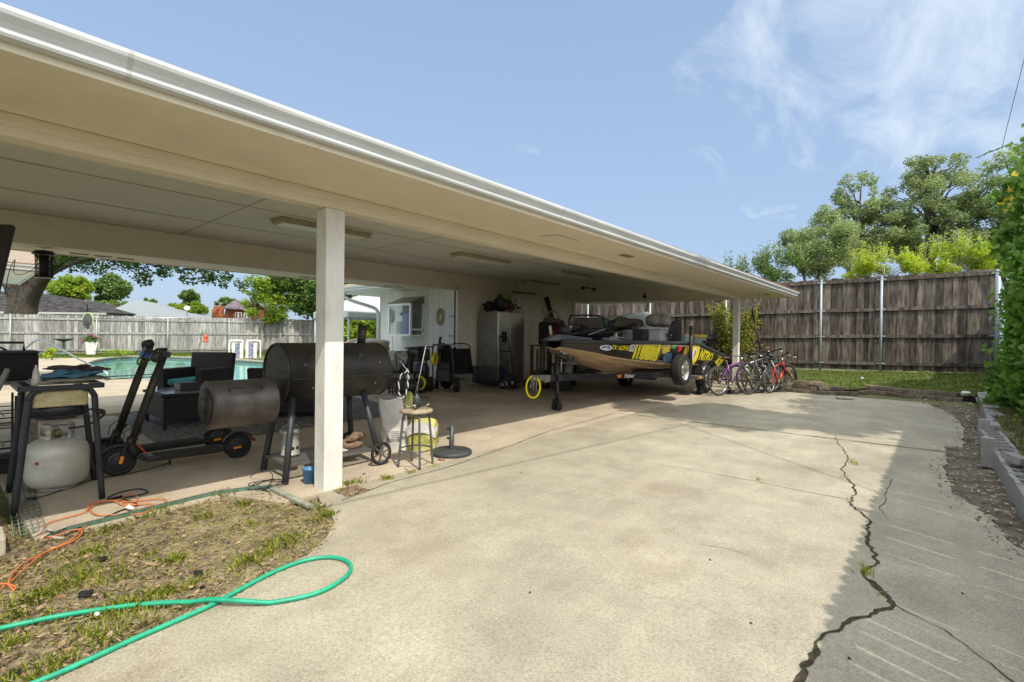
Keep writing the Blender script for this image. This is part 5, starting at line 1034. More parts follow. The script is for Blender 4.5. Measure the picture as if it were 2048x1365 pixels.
for k, (u, v, s_) in enumerate(((905, 777, .05), (935, 773, .03), (925, 778, .04))):
    c = G(u, v); b = MB(); b.blob((c.x, c.y, c.z+.015), (s_*1.6, s_, .014), 6, .4, k); solo(b, 'litter', mat('litter_white', (.5, .5, .48), .7), ('largest white scrap on the floor below the folding chair', 'smallest white scrap right of the folding chair legs', 'middle white scrap on the floor by the folding chair')[k], 'litter', group='white scraps on the floor by the folding chair')

# ---- more odds and ends along the rear wall
b = MB(); p = DP(812, 745, 9.6); rr = random.Random(31); g0 = gt(p.x, p.y)
for k in range(7): x, y = p.x+rr.uniform(-.25, .25), p.y+rr.uniform(-.2, .35); b.tube([(x, y, g0), (x+rr.uniform(-.1, .1), y+rr.uniform(-.1, .1), g0+rr.uniform(.5, .95))], .012, 6)
solo(b, 'garden_tools', mat('tool_grey', (.10, .10, .11), .5, .4), 'bundle of grey tool handles standing beside the gas grill', 'tools')
T = thing('generator', 'grey framed generator low between grill and pressure washer', 'generator', (-8.05, 6.05, gt(-8, 6)), rad(25))
b = MB()
for z in (.04, .42):
    for y in (-.2, .2): b.tube([(-.28, y, z), (.28, y, z)], .014, 6)
for x in (-.28, .28):
    for y in (-.2, .2): b.tube([(x, y, 0), (x, y, .42)], .014, 6)
    b.tube([(x, -.2, .42), (x, .2, .42)], .014, 6)
b.build('frame', M_blk, T)
b = MB(); b.box(-.2, .08, -.15, .15, .05, .26); b.cyl((.05, 0, .15), (.25, 0, .15), .1); b.build('engine', mat('engine_grey', (.16, .16, .16), .5, .5), T, bevel=.02)
b = MB(); b.box(-.22, .22, -.17, .17, .30, .40); b.build('fuel_tank', mat('tank_silver', (.34, .33, .31), .4, .5), T, bevel=.03)
b = MB(); c = DP(832, 768, 9.2); b.tube(catm([Vector((c.x+.25*math.cos(a)*(1+.15*math.sin(3*a)), c.y+.2*math.sin(a), gt(c.x, c.y)+.02+.01*(a % 1))) for a in np.linspace(0, 12, 26)], 4), .010, 6); solo(b, 'grey_hose', mat('hose_grey', (.14, .15, .16), .5), 'loose grey hose coiled on the floor behind the stool', 'hose')
b = MB(); c = DP(893, 700, 10.6); b.blob(c, (.1, .1, .11), 10, .3, 88); b.blob(c+Vector((.02, .2, -.1)), (.09, .1, .14), 10, .3, 89); solo(b, 'cap_bundle', mat('black_fabric', (.012, .012, .014)), 'small black bundle on top of the slumped black bag', 'bundle')
T = thing('green_bin', 'dull green plastic bin under the boat bow behind the winch post', 'bin', (-6.3, 9.0, gt(-6.3, 9)))
b = MB(); b.lathe([(.18, 0), (.23, .52), (.25, .54), (.25, .58)], n=24); b.build('body', mat('bin_green', (.06, .09, .075), .6), T)
b = MB(); b.lathe([(.26, .575), (.26, .60), (.1, .64), (0, .645)], n=24); b.build('lid', mat('bin_green_dark', (.04, .06, .05), .6), T)
T = thing('camp_chair', 'folded metal camp chair frame leaning beside the black trash can', 'chair', (-6.55, 9.35, gt(-6.5, 9.3)), rad(30))
b = MB()
for s_ in (-1, 1): b.tube([(s_*.2, 0, 0), (s_*.05, .12, .85)], .012, 6); b.tube([(s_*.05, 0, 0), (s_*.22, .12, .8)], .012, 6)
b.build('frame', M_galv, T); b = MB(); b.blob((0, .1, .72), (.2, .06, .2), 10, .25, 90); b.build('fabric', mat('mauve_fabric', (.16, .12, .11)), T)
b = MB(); c = DP(1098, 640, 12.0); b.tube(catm([c+Vector((0, -.3, 0)), c+Vector((.05, -.1, .17)), c+Vector((.05, .2, .2)), c+Vector((0, .45, .02))], 6), .02, 6); solo(b, 'hoop_handle', mat('pale_pole', (.35, .33, .28)), 'pale hoop shaped handle arching over the red bags', 'handle frame')
b = MB(); c = DP(1075, 712, 11.0)
for k in range(3): b.cyl((c.x+.0, c.y+.12*k, gt(c.x, c.y)), (c.x, c.y+.12*k, gt(c.x, c.y)+.9+.1*k), .03, n=8)
solo(b, 'pvc_pipes', mat('tool_grey', (.10, .10, .11)), 'three dark pipes standing between refrigerator and work table', 'pipes')
# ================================================================== BOAT, TRAILER, BIKES
def PJ(p): p = np.array(p)-CP; w = p@cf; return 1024+FOC*(p@cr)/w, 682.5-FOC*(p@cu)/w
BX, BY = -4.95, 6.85
def itp(x, tab):
    xs = [a for a, _ in tab]; ys = [b for _, b in tab]; return float(np.interp(x, xs, ys))
HB = [(-.07, .10), (.15, .32), (.5, .58), (1, .85), (1.5, .98), (2, 1.05), (3, 1.10), (5.55, 1.08)]
SH = [(-.07, 1.25), (3.2, 1.245), (3.8, 1.20), (4.6, 1.06), (5.55, .90)]
ZK = [(-.07, 1.13), (.3, 1.03), (.9, .82), (1.6, .65), (2.4, .58), (5.55, .56)]
ZC = [(-.07, 1.16), (.15, 1.12), (.9, .97), (1.9, .87), (3, .80), (5.55, .70)]
def sm(f, s): return (itp(s-.15, f)+itp(s, f)+itp(s+.15, f))/3
def side(s, t, off=0., sg=1):
    ns, nc = sm(HB, s), sm(HB, s)*.88; zc, zs = sm(ZC, s), sm(SH, s)
    return Vector((BX+sg*(nc+(ns-nc)*max(t, 0.)**.7+off), BY+s, zc+(zs-zc)*t))
def sfor(u, t=.5):
    a, b = 0., 5.5
    for _ in range(30):
        m = (a+b)/2
        if PJ(side(m, t))[0] < u: a = m
        else: b = m
    return (a+b)/2
T = thing('trailer_boat', 'black and yellow fishing boat with tan bottom on its trailer', 'boat', (BX, BY, 0))
ss = np.linspace(-.07, 5.5, 40)
def bot(i, j):
    s = -.07+5.57*i; k = (j-.5)*2; nc = sm(HB, s)*.88; zk, zc = sm(ZK, s), sm(ZC, s); a = abs(k)
    return Vector((BX+k*nc, BY+s, zk+(zc-zk)*(a**1.15)+(.012*math.sin(a*18) if s > .6 else 0)))
b = MB(); b.grid(bot, 50, 24, .5); b.build('hull_bottom', mat('tan_gelcoat', (.56, .42, .27), .3, var=.12, scale=3, coat=.3), T, world=True, thick=.01)
M_hull = mat('hull_black', (.018, .016, .016), .3, .2, var=.5, scale=30, coat=.4, col2=(.045, .035, .022), thr=(.5, .75))
for sg in (1, -1):
    b = MB(); b.grid(lambda i, j: side(-.07+5.57*i, j, 0, sg), 50, 5, .5); b.build('hull_side', M_hull, T, world=True, thick=.01)
b = MB(); b.grid(lambda i, j: side(5.5, i, 0, 1).lerp(side(5.5, i, 0, -1), j), 4, 6, .5); b.build('transom', M_hull, T, world=True, thick=.01)
b = MB(); b.grid(lambda i, j: side(-.07+5.57*i, 1, -.02, 1).lerp(side(-.07+5.57*i, 1, -.02, -1), j)+Vector((0, 0, -.005)), 40, 8, .5); dk_ = b.build('deck', mat('deck_carpet', (.03, .032, .038), .9, var=.3, scale=30), T, world=True)
for sg in (1, -1):
    b = MB(); b.tube([side(s, .98, .012, sg) for s in ss], .022, 8, flat=1.5); b.build('gunwale', M_plas, T, world=True)
b = MB(); b.tube([side(s, .83, .010, 1) for s in ss[8:]], .007, 6); b.build('rub_stripe', mat('stripe', (.55, .48, .38), .4), T, world=True)
for t_ in (.35, .65):
    b = MB(); P = []
    for i in range(30): s = 1.3+i*.12; q = bot((s+.07)/5.57, .5+.5*t_+.12*max(0, 1-i/14)*(1-t_)); P.append(q+Vector((0, 0, -.012)))
    b.tube(P, .012, 6); b.build('strake', MATS['tan_gelcoat'], T, world=True)
def decal(poly2, s0, t0, name, m, par=T, off=.010, mb=None, div=0):
    b = mb or MB(); vs, fs = poly2
    b.add([side(s0+x, t0+y, off) for x, y in vs], fs, .5)
    return b if mb is not None else b.build(name, m, par, world=True)
def hull_text(body, u0, u1, t, size, bold, shear, name, m):
    v, f = textpts(body, size, bold, shear); xs = [p[0] for p in v]; ws = sfor(u1, t)-sfor(u0, t); k = ws/(max(xs)-min(xs)); xm = (max(xs)+min(xs))/2
    v = [((p[0]-xm)*k, p[1]) for p in v]; s0 = (sfor(u0, t)+sfor(u1, t))/2; hgt = sm(SH, s0)-sm(ZC, s0)
    return decal(([(p[0], p[1]/hgt) for p in v], f), s0, t, name, m)
M_yel = mat('decal_yellow', (.80, .68, .02), .4, var=.06); M_wh = mat('decal_white', (.75, .75, .73), .4, var=.03)
M_bl = mat('decal_blue', (.03, .13, .40), .4); M_red = mat('decal_red', (.50, .03, .04), .4); M_gr = mat('decal_green', (.04, .30, .10), .4, var=.4, scale=20); M_db = mat('decal_dark_blue', (.05, .10, .18), .4, var=.5, scale=14); M_fish = mat('decal_fish', (.42, .30, .05), .4, var=.6, scale=22)
hull_text('TX 1627HE', 1223, 1257, .60, .105, .002, .15, 'registration_number', M_yel)
def ell2(rx, ry, n=28): return ([(rx*math.cos(2*PI*i/n), ry*math.sin(2*PI*i/n)) for i in range(n)], [tuple(range(n))])
s0 = sfor(1211); decal(ell2(.105, .21), s0, .53, 'oval_badge', M_wh)
b = MB(); decal(([(-.085, -.06), (-.05, .13), (-.02, .13), (0, .04), (.02, .13), (.05, .13), (.085, -.06), (.04, -.06), (.025, .03), (0, -.04), (-.025, .03), (-.04, -.06)], [tuple(range(12))]), s0, .53, '', None, off=.014, mb=b); decal(([(-.07, -.11), (.07, -.11), (.07, -.09), (-.07, -.09)], [(0, 1, 2, 3)]), s0, .53, '', None, off=.014, mb=b); b.build('badge_letter', M_bl, T, world=True)
s0 = sfor(1262); decal(([(-.055, -.16), (.055, -.16), (.055, .2), (-.055, .2)], [(0, 1, 2, 3)]), s0, .60, 'sticker', M_wh)
b = MB(); decal(([(-.04, -.05), (.04, -.05), (.04, .0), (-.04, .0)], [(0, 1, 2, 3)]), s0, .60, '', None, off=.013, mb=b); decal(([(-.03, .06), (.04, .06), (.03, .15), (-.04, .15)], [(0, 1, 2, 3)]), s0, .60, '', None, off=.013, mb=b); b.build('sticker_print', M_bl, T, world=True)
sa, sb = sfor(1268), sfor(1318)
b = MB(); rr = random.Random(5); n = 26
for i in range(n):     # ragged vertical brush bands
    x0 = sa+(sb-sa)*i/n; x1 = sa+(sb-sa)*(i+1.03)/n
    if i in (2, 5): continue
    lo = .0+rr.uniform(0, .10); hi = 1.-rr.uniform(0, .05); cuts = sorted(rr.uniform(lo, hi) for _ in range(rr.choice((1, 2, 3)) if (i < 9 or i > 18) else rr.choice((0, 0, 1))))
    y = lo
    for c in cuts+[hi]:
        y1 = min(hi, c-.015 if c < hi else hi)
        if y1 > y:
            for q in range(4): a, e = y+(y1-y)*q/4, y+(y1-y)*(q+1)/4; b.add([side(x0, a, .009), side(x1, a, .009), side(x1, e, .009), side(x0, e, .009)], [(0, 1, 2, 3)], .5)
        y = c+.02
b.build('yellow_splash', M_yel, T, world=True)
b = MB(); b.grid(lambda i, j: side(sfor(1248)+(.55)*i, 1, -.03-.16*j)+Vector((0, 0, .004)), 6, 2, .5); b.build('deck_splash', M_yel, T, world=True)
b = MB(); b.grid(lambda i, j: side(sfor(1172)+.25*i, 1, -.02-.06*j)+Vector((0, 0, .01+.02*math.sin(i*3)*j)), 6, 2, .5); b.build('deck_ribbon', M_yel, T, world=True)
s1, s2 = sfor(1320), sfor(1376); d_ = s2-s1
for nm, m, x, t, rx, ry in (('fish_patch', M_db, .28, .25, .20, .26), ('fish_patch', M_fish, .14, .68, .20, .24), ('green_patch', M_gr, .40, .82, .10, .14), ('green_patch', M_gr, .72, .25, .16, .20), ('red_patch', M_red, .62, .72, .08, .18), ('fish_patch', M_fish, .88, .62, .10, .26)):
    k = 22; rr = random.Random(int(x*100)); vs = [(rx*math.cos(2*PI*i/k)*(1+rr.uniform(-.25, .2)), ry*math.sin(2*PI*i/k)*(1+rr.uniform(-.25, .2))) for i in range(k)]
    vs = [(a, max(-t+.02, min(.97-t, c))) for a, c in vs]; decal((vs, [tuple(range(k))]), s1+d_*x, t, nm, m, off=.010+.001*x)
s0 = sfor(1388); decal(ell2(.26, .55), s0, .5, 'round_emblem', M_yel, off=.016) if 0 else None
vs = [(.24*math.cos(2*PI*i/30), max(-.5, min(.49, .6*math.sin(2*PI*i/30)))) for i in range(30)]; decal((vs, [tuple(range(30))]), s0, .5, 'round_emblem', M_yel, off=.016)
vs = [(.11*math.cos(2*PI*i/30)-.05, .30*math.sin(2*PI*i/30)) for i in range(30)]; decal((vs, [tuple(range(30))]), s0, .5, 'emblem_center', M_wh, off=.020)
decal(([(-.06, -.14), (-.01, -.14), (.03, .0), (-.0, .18), (-.05, .18), (-.02, 0)], [(0, 1, 2, 3, 4, 5)]), s0, .5, 'emblem_mark', M_red, off=.024)
hull_text('NITRO', 1399, 1424, .50, .28, .012, .2, 'boat_name', M_yel)
hull_text('Z6', 1428, 1448, .42, .34, .03, .2, 'boat_model', M_yel)
# trolling motor, laid on the bow
TM = thing('trolling_motor', 'grey trolling motor folded flat on the boat bow', 'trolling motor', (BX, BY, 1.26))
b = MB(); b.prism([(-.30, 0), (.10, 0), (.75, .0), (.75, .05), (.1, .10), (-.05, .10)], (-.05, 0, 0), (.25, .97, 0), (0, 0, 1), (.16, -.04, 0)); b.build('mount', mat('motor_grey', (.11, .12, .14), .5), TM, bevel=.01)
b = MB(); b.tube([(.0, .35, .10), (.15, 1.6, .26)], .02, 10); b.build('shaft', M_plas, TM)
b = MB(); b.blob((0, .28, .17), (.09, .13, .10), 12, .08, 2); b.build('motor_head', M_plas, TM)
b = MB(); text(b, 'MOTORGUIDE', .05, (.135, .50, .035), (.25, .97, 0), (0, 0, 1), .001); b.build('lettering', M_wh, TM)
b = MB(); b.beam((-.02, -.12, .10), (.0, -.18, .24), .03, .06); b.build('foot_pedal', mat('pale_strap', (.45, .42, .33), .6), TM)
# trailer
R = thing('boat_trailer', 'black steel boat trailer with jack stand, spare wheel and fender', 'trailer', (BX, BY, 0))
M_tr = mat('trailer_paint', (.028, .028, .034), .3, .3, var=.2, coat=.3)
b = MB(); b.box(BX-.05, BX+.05, BY-.42, BY+.55, .575, .675); b.build('tongue', M_tr, R, world=True, bevel=.006)
for sg in (1, -1):
    b = MB(); b.beam((BX+sg*.06, BY+.1, .62), (BX+sg*.80, BY+2.3, .60), .06, .10); b.beam((BX+sg*.80, BY+2.28, .60), (BX+sg*.80, BY+5.3, .58), .06, .10); b.build('frame_rail', M_tr, R, world=True, bevel=.005)
for s in (2.3, 3.6, 4.9): b = MB(); b.box(BX-.77, BX+.77, BY+s-.03, BY+s+.03, .50, .56); b.build('crossmember', M_tr, R, world=True)
for sg in (1, -1):
    b = MB(); b.beam((BX+sg*.45, BY+2.0, .66), (BX+sg*.45, BY+5.2, .60), .10, .05); b.build('bunk', mat('bunk_carpet', (.03, .03, .035), .95), R, world=True)
b = MB(); b.cyl((BX+.02, BY+.02, .18), (BX+.02, BY+.02, 1.0), .030, n=14); b.cyl((BX+.02, BY+.02, 1.0), (BX+.02, BY+.02, 1.03), .045, n=14); b.tube([(BX+.02, BY, 1.02), (BX+.15, BY, 1.06), (BX+.15, BY, 1.10)], .01, 6); b.box(BX-.05, BX+.09, BY-.05, BY+.09, .57, .69); J = b.build('jack_stand', M_tr, R, world=True)
b = MB(); zj = zg(BX, BY); b.box(BX-.05, BX+.10, BY-.02, BY+.05, zj+.12, zj+.19); b.build('caster_fork', M_tr, J, world=True)
for dx in (-.03, .07): b = MB(); b.lathe([(0, -.02), (.05, -.025), (.072, -.015), (.072, .015), (.05, .025), (0, .02)], (BX+dx, BY+.02, zj+.072), 20, (1, 0, 0)); b.build('caster_wheel', M_rub, J, world=True)
b = MB(); b.beam((BX+.02, BY+.35, .675), (BX+.02, BY+.45, 1.02), .08, .10, up=(0, 1, 0)); b.beam((BX+.02, BY+.45, .98), (BX+.02, BY+.22, 1.10), .05, .05); b.lathe([(0, -.05), (.06, -.05), (.06, .05), (0, .05)], (BX+.02, BY+.40, .98), 16, (1, 0, 0)); b.box(BX-.10, BX+.14, BY+.30, BY+.52, .84, .88); b.build('winch_post', mat('winch_grey', (.13, .12, .11), .5, .4), R, world=True)
b = MB(); b.tube([(BX+.02, BY+.12, 1.06), (BX+.06, BY+.3, 1.02)], .022, 8); b.tube([(BX+.1, BY+.02, .72), (BX+.1, BY+.02, .95)], .008, 6); b.build('winch_crank', M_chrome, J, world=True)
b = MB(); b.box(BX-.06, BX+.06, BY-.62, BY-.40, .60, .69); b.blob((BX, BY-.60, .64), (.06, .06, .05), 8, .05); b.box(BX-.07, BX+.07, BY-.40, BY-.25, .565, .685); b.build('coupler', mat('coupler_zinc', (.30, .29, .27), .4, .7), R, world=True)
b = MB(); cc = Vector((BX+.0, BY-.62, .50)); rv = Vector(cr); P = [cc+rv*(.112*math.cos(a))+Vector((0, 0, .175*math.sin(a))) for a in np.linspace(rad(75), rad(-280), 26)]; b.tube(P, .016, 8); b.build('safety_hose', mat('safety_yellow', (.85, .72, .0), .45, var=.05), R, world=True)
b = MB(); 
for k in range(3): P = [cc+rv*(-.03+.04*k)+Vector((0, 0, .14)), cc+rv*(-.05+.05*k)+Vector((0, 0, -.02-.03*k)), cc+rv*(.0+.03*k)+Vector((0, 0, .10))]; b.tube(catm(P, 5), .006, 6)
b.build('safety_chain', mat('coupler_zinc', (.30, .29, .27)), R, world=True)
def rwheel(x, y, z, r, name, par):
    b = MB(); w = .095; b.lathe([(r*.64, -w), (r*.9, -w*1.02), (r*.985, -w*.8), (r, -w*.4), (r, w*.4), (r*.985, w*.8), (r*.9, w*1.02), (r*.64, w)], (x, y, z), 40, (1, 0, 0), cap=False); W_ = b.build(name, M_rub, par, world=True)
    b = MB(); b.lathe([(r*.66, w*.95), (r*.62, w*.9), (r*.56, w*.1), (r*.30, w*.02), (r*.28, w*.55), (r*.13, w*.6), (0, w*.62)], (x, y, z), 32, (1, 0, 0), cap=False); b.lathe([(r*.66, -w*.95), (r*.62, -w*.5), (0, -w*.5)], (x, y, z), 32, (1, 0, 0), cap=False)
    for k in range(5): a = k*2*PI/5; b.beam((x+w*.30, y+r*.2*math.cos(a), z+r*.2*math.sin(a)), (x+w*.55, y+r*.58*math.cos(a), z+r*.58*math.sin(a)), r*.2, .015, up=(1, 0, 0))
    b.build('rim', mat('wheel_silver', (.55, .54, .52), .25, .85), W_, world=True)
    b = MB()
    for k in range(5): a = k*2*PI/5+.6; b.lathe([(0, -.01), (r*.08, 0), (r*.06, .006), (0, .008)], (x+w*.15, y+r*.44*math.cos(a), z+r*.44*math.sin(a)), 8, (1, 0, 0))
    b.build('rim_hole', M_blk, W_, world=True)
rwheel(BX+1.12, BY+2.66, .70, .31, 'spare_wheel', R)
for sg in (1, -1): rwheel(BX+sg*.98, BY+4.35, zg(BX, BY+4.35)+.315, .315, 'wheel', R)
b = MB(); b.box(BX+.80, BX+1.04, BY+2.6, BY+2.72, .66, .72); b.box(BX-.95, BX+.95, BY+4.31, BY+4.39, .40, .47); b.build('axle', M_tr, R, world=True)
for sg in (1, -1):
    b = MB()
    def f(i, j, sg=sg): a = rad(8)+i*rad(164); return (BX+sg*(.86+.27*j), BY+4.35-.42*math.cos(a)*1.05, .44+.40*math.sin(a)**.8)
    b.grid(f, 22, 3, .5); b.build('fender', M_tr, R, world=True, thick=.012)
b = MB(); b.box(BX+.85, BX+1.12, BY+3.55, BY+3.93, .46, .53); b.build('fender_step', mat('step_grey', (.12, .11, .10), .5), R, world=True)
b = MB(); b.box(BX+1.121, BX+1.135, BY+3.66, BY+3.75, .475, .52); b.build('side_marker', M_orange, R, world=True)
for sg in (1, -1):
    b = MB(); b.cyl((BX+sg*1.16, BY+3.05, .60), (BX+sg*1.16, BY+3.05, 1.58), .035, n=12); b.beam((BX+sg*.8, BY+3.05, .60), (BX+sg*1.17, BY+3.05, .60), .05, .05); b.build('guide_post', M_plas, R, world=True)
b = MB(); o = Vector((BX+.06, BY+.1, .62)).lerp(Vector((BX+.80, BY+2.3, .60)), .0); e = (Vector((BX+.80, BY+2.3, .60))-Vector((BX+.06, BY+.1, .62))).normalized(); nn = Vector((e.y, -e.x, 0))
def sr(u):
    a, c = 0., 2.3
    for _ in range(25):
        m = (a+c)/2
        if PJ(o+e*m)[0] < u: a = m
        else: c = m
    return (a+c)/2
text(b, 'Fisher', .10, o+e*sr(1256)+nn*.0345+Vector((0, 0, 0)), e, (0, 0, 1), .002, .2); b.build('trailer_name', M_wh, R, world=True)
b = MB(); q = o+e*sr(1236)+nn*.0345; b.prism([(-.06, .02), (.06, .03), (.04, -.02), (-.02, -.035)], q, e, (0, 0, 1), nn*.002); b.build('orange_mark', mat('mark_orange', (.75, .22, .03), .4), R, world=True)
# ---- load on the boat
def at_boat(u, v, s): r = ray(u, v); k = (BY+s)/r[1]; return Vector(CP+r*k)
DKZ = 1.262
T = thing('folding_lounger', 'black framed folding chair lying over the boat bow', 'chair', at_boat(1165, 662, 1.3))
b = MB(); b.tube(catm([(-.25, -.1, 0), (-.25, -.08, .26), (-.15, -.02, .30), (.2, .25, .30), (.3, .3, .22), (.33, .34, 0)], 5), .018, 8); b.build('frame', M_blk, T)
b = MB(); b.add([(-.22, -.06, .05), (.28, .30, .05), (.24, .27, .26), (-.18, -.04, .26)], [(0, 1, 2, 3)]); b.build('fabric', mat('sling_mesh', (.09, .075, .07), .8), T, thick=.01)
b = MB()
for k, (u, v, s, r_) in enumerate(((1160, 664, 1.2, (.24, .25, .12)), (1185, 668, 1.5, (.22, .2, .12)))): b.blob(at_boat(u, v, s), r_, 12, .3, 60+k, sq=.8)
solo(b, 'gear_bag', mat('gear_black', (.015, .018, .024), .8, var=.5, scale=20), 'black gear bags under the folding chair on the bow deck', 'bag')
b = MB(); p = at_boat(1190, 672, 1.0)
for k in range(10): b.cbox(p+Vector((0, .06*k-.2, .02+.012*k)), (.012, .03, .014))
solo(b, 'strap_buckles', M_wh, 'row of small white buckles on the strap across the gear bags', 'strap')
b = MB(); b.blob(at_boat(1200, 648, 2.0), (.2, .25, .13), 14, .3, 63); solo(b, 'teal_tarp', mat('teal_cloth', (.04, .08, .085), .8), 'dark teal tarp bundle behind the folding chair', 'tarp')
b = MB(); b.tube([at_boat(1203, 640, 1.8), at_boat(1208, 656, 1.8), at_boat(1213, 641, 1.8)], .012, 6); solo(b, 'green_strap', mat('lime_strap', (.15, .42, .08), .6), 'bright green V shaped strap on the teal tarp', 'strap')
b = MB(); p = at_boat(1247, 648, 2.6); b.blob(p, (.22, .55, .13), 16, .18, 64); b.blob(p+Vector((.1, .35, .02)), (.15, .25, .11), 12, .2, 65); solo(b, 'rolled_cover', mat('olive_cloth', (.10, .085, .065), .85, var=.3), 'long rolled olive brown boat cover on the deck', 'cover')
T = thing('folding_table', 'small white legged folding table on the boat deck', 'table', at_boat(1230, 684, 1.9)); T.location.z = DKZ
b = MB(); b.box(-.2, .2, -.3, .3, .16, .18); b.build('tabletop', mat('table_grey', (.12, .11, .10), .7), T)
for y in (-.28, .28):
    for x in (-.18, .18): b = MB(); b.box(x-.015, x+.015, y-.015, y+.015, 0, .16); b.build('leg', M_wh, T)
b = MB(); b.box(.165, .18, -.27, .27, .06, .075); b.build('stretcher', M_wh, T)
b = MB(); p = at_boat(1225, 682, 1.6); p.z = DKZ+.03; b.blob(p, (.1, .35, .05), 10, .5, 66); solo(b, 'grey_rag', mat('rag_grey', (.28, .30, .34), .9), 'crumpled grey cloth under the folding table on the boat', 'cloth')
b = MB(); p = at_boat(1282, 670, 2.3); b.box(p.x-.22, p.x+.18, p.y-.22, p.y+.22, DKZ, DKZ+.24); solo(b, 'dark_crate', mat('crate_dark', (.035, .035, .04), .5, bump=.6, bscale=20, stretch=(1, 8, .5)), 'dark ribbed plastic crate on the boat beside the pale cooler', 'crate', bevel=.02)
T = thing('cooler', 'pale grey cooler with lid and handle on the boat deck', 'cooler', (at_boat(1312, 670, 2.5).x-.05, at_boat(1312, 670, 2.5).y, DKZ), rad(6))
b = MB(); b.box(-.22, .22, -.23, .23, 0, .22); b.build('body', mat('cooler_grey', (.40, .42, .44), .5), T, bevel=.02)
b = MB(); b.box(-.235, .235, -.245, .245, .223, .275); b.build('lid', mat('cooler_lid', (.46, .46, .45), .5), T, bevel=.02)
b = MB(); b.tube([(.23, .06, .17), (.27, .06, .05), (.27, .2, .05), (.23, .2, .17)], .012, 6); b.build('handle', M_blk, T)
def bseat(u, v, s, label, m, r_): b = MB(); p = at_boat(u, v, s); b.blob(p, r_, 16, .04, 3, sq=.7); b.cyl((p.x, p.y, DKZ-.1), (p.x, p.y, p.z-.05), .04, n=12); return solo(b, 'fishing_chair', m, label, 'boat seat')
Mbs = mat('seat_vinyl', (.34, .31, .28), .5, var=.1)
bseat(1309, 641, 3.4, 'beige rounded boat seat left of the tall black seat', Mbs, (.16, .22, .14))
bseat(1328, 642, 3.5, 'beige boat seat touching the tall black seat', Mbs, (.14, .16, .14))
b = MB(); p = at_boat(1352, 655, 3.1)
def f(i, j): a = -1.35+2.7*i; return (p.x+.16*math.cos(a)*(1-.2*j)-.1+.06*j, p.y+.28*math.sin(a)*(1-.25*max(0, j-.6)/.4*1.2), DKZ-.05+.50*j-.05*j*math.sin(a)**2)
b.grid(f, 22, 10, .5); b.add([f(i/22, 1) for i in range(23)], [tuple(range(23))], .5)
solo(b, 'outboard_cover', mat('black_vinyl', (.012, .012, .014), .55, var=.3), 'tall curved black seat back cover on the boat', 'cover', thick=.02)
b = MB(); p = at_boat(1336, 672, 2.9); b.blob(p, (.08, .14, .08), 12, .5, 70); solo(b, 'patterned_cloth', mat('patterned', (.5, .45, .4), .8, var=.1, scale=26, col2=(.06, .04, .04), thr=(.45, .55)), 'patterned crumpled cloth between cooler and tall black seat', 'cloth')
T = thing('tackle_box', 'pale blue tackle box behind the guide post', 'box', at_boat(1365, 678, 3.7)); T.location.z = 1.22
b = MB(); b.box(-.15, .15, -.2, .2, 0, .18); b.build('body', mat('tackle_blue', (.28, .36, .40), .5), T, bevel=.02)
b = MB(); b.box(-.14, .14, -.16, .16, .18, .21); b.build('lid', mat('amber_lid', (.55, .36, .05), .5), T)
b = MB(); p = at_boat(1393, 668, 4.3); b.box(p.x-.1, p.x+.1, p.y-.35, p.y+.35, 1.12, 1.36); b.mi = 1; b.box(p.x-.11, p.x+.11, p.y-.36, p.y+.36, 1.362, 1.42); solo(b, 'yellow_lid_tote', [mat('tote_grey', (.25, .27, .28), .5), mat('tote_yellow', (.62, .42, .03), .5)], 'grey tote with amber yellow lid near the boat stern', 'tote')
b = MB(); b.tube([at_boat(1388, 683, 4.2), at_boat(1399, 668, 4.4), at_boat(1410, 688, 4.7)], .015, 6); b.tube([at_boat(1399, 668, 4.4), at_boat(1404, 690, 4.6)], .015, 6); solo(b, 'windscreen_frame', M_blk, 'black A shaped console frame near the stern', 'frame')
b = MB()
for k, (u0, v0, u1, v1) in enumerate(((1408, 682, 1432, 702), (1412, 690, 1440, 712), (1418, 680, 1440, 698))): b.tube([at_boat(u0, v0, 4.4), at_boat(u1, v1, 5.5)], .018, 6)
solo(b, 'fishing_rods', M_blk, 'three black rods laid over the stern of the boat', 'rods')
b = MB(); p = Vector((BX+.75, BY+4.15, zg(BX, BY+4)))
b.prism([(-.14, 0), (.14, 0), (.05, .16), (-.05, .16)], p+Vector((.2, -.1, .01)), (0, 1, 0), (0, 0, 1), (.1, 0, 0)); solo(b, 'wheel_chock', M_blk, 'black wheel chock wedged under the trailer tyre', 'chock')
# white tarp awning beyond the end beam
q0, q1, q2 = DP(1176, 640, 17.2), DP(1296, 625, 16.4), DP(1302, 655, 16.0)
b = MB(); V = [q0, Vector((q1.x, q1.y, q1.z+.02)), Vector((q2.x, q2.y, q2.z)), Vector((q0.x, q0.y-.2, q2.z-.02))]; bk = Vector((-.25, 1.0, 0))
b.grid(lambda i, j: V[3].lerp(V[2], i).lerp(V[0].lerp(V[1], i), j**.8)+Vector((0, 0, -.03*math.sin(PI*i)*j)), 14, 8, .5)
b.grid(lambda i, j: (V[0].lerp(V[1], i)).lerp(V[0].lerp(V[1], i)+bk+Vector((0, 0, -.4)), j), 14, 4, .5)
b.add([V[1], V[2], V[2]+Vector((.12, .3, .02)), V[1]+bk+Vector((0, 0, -.4))], [(0, 1, 2, 3)]); solo(b, 'white_tarp', mat('tarp_white', (.62, .68, .70), .6, var=.06), 'taut white tarp stretched beyond the boat by the fence', 'tarp', thick=.01)
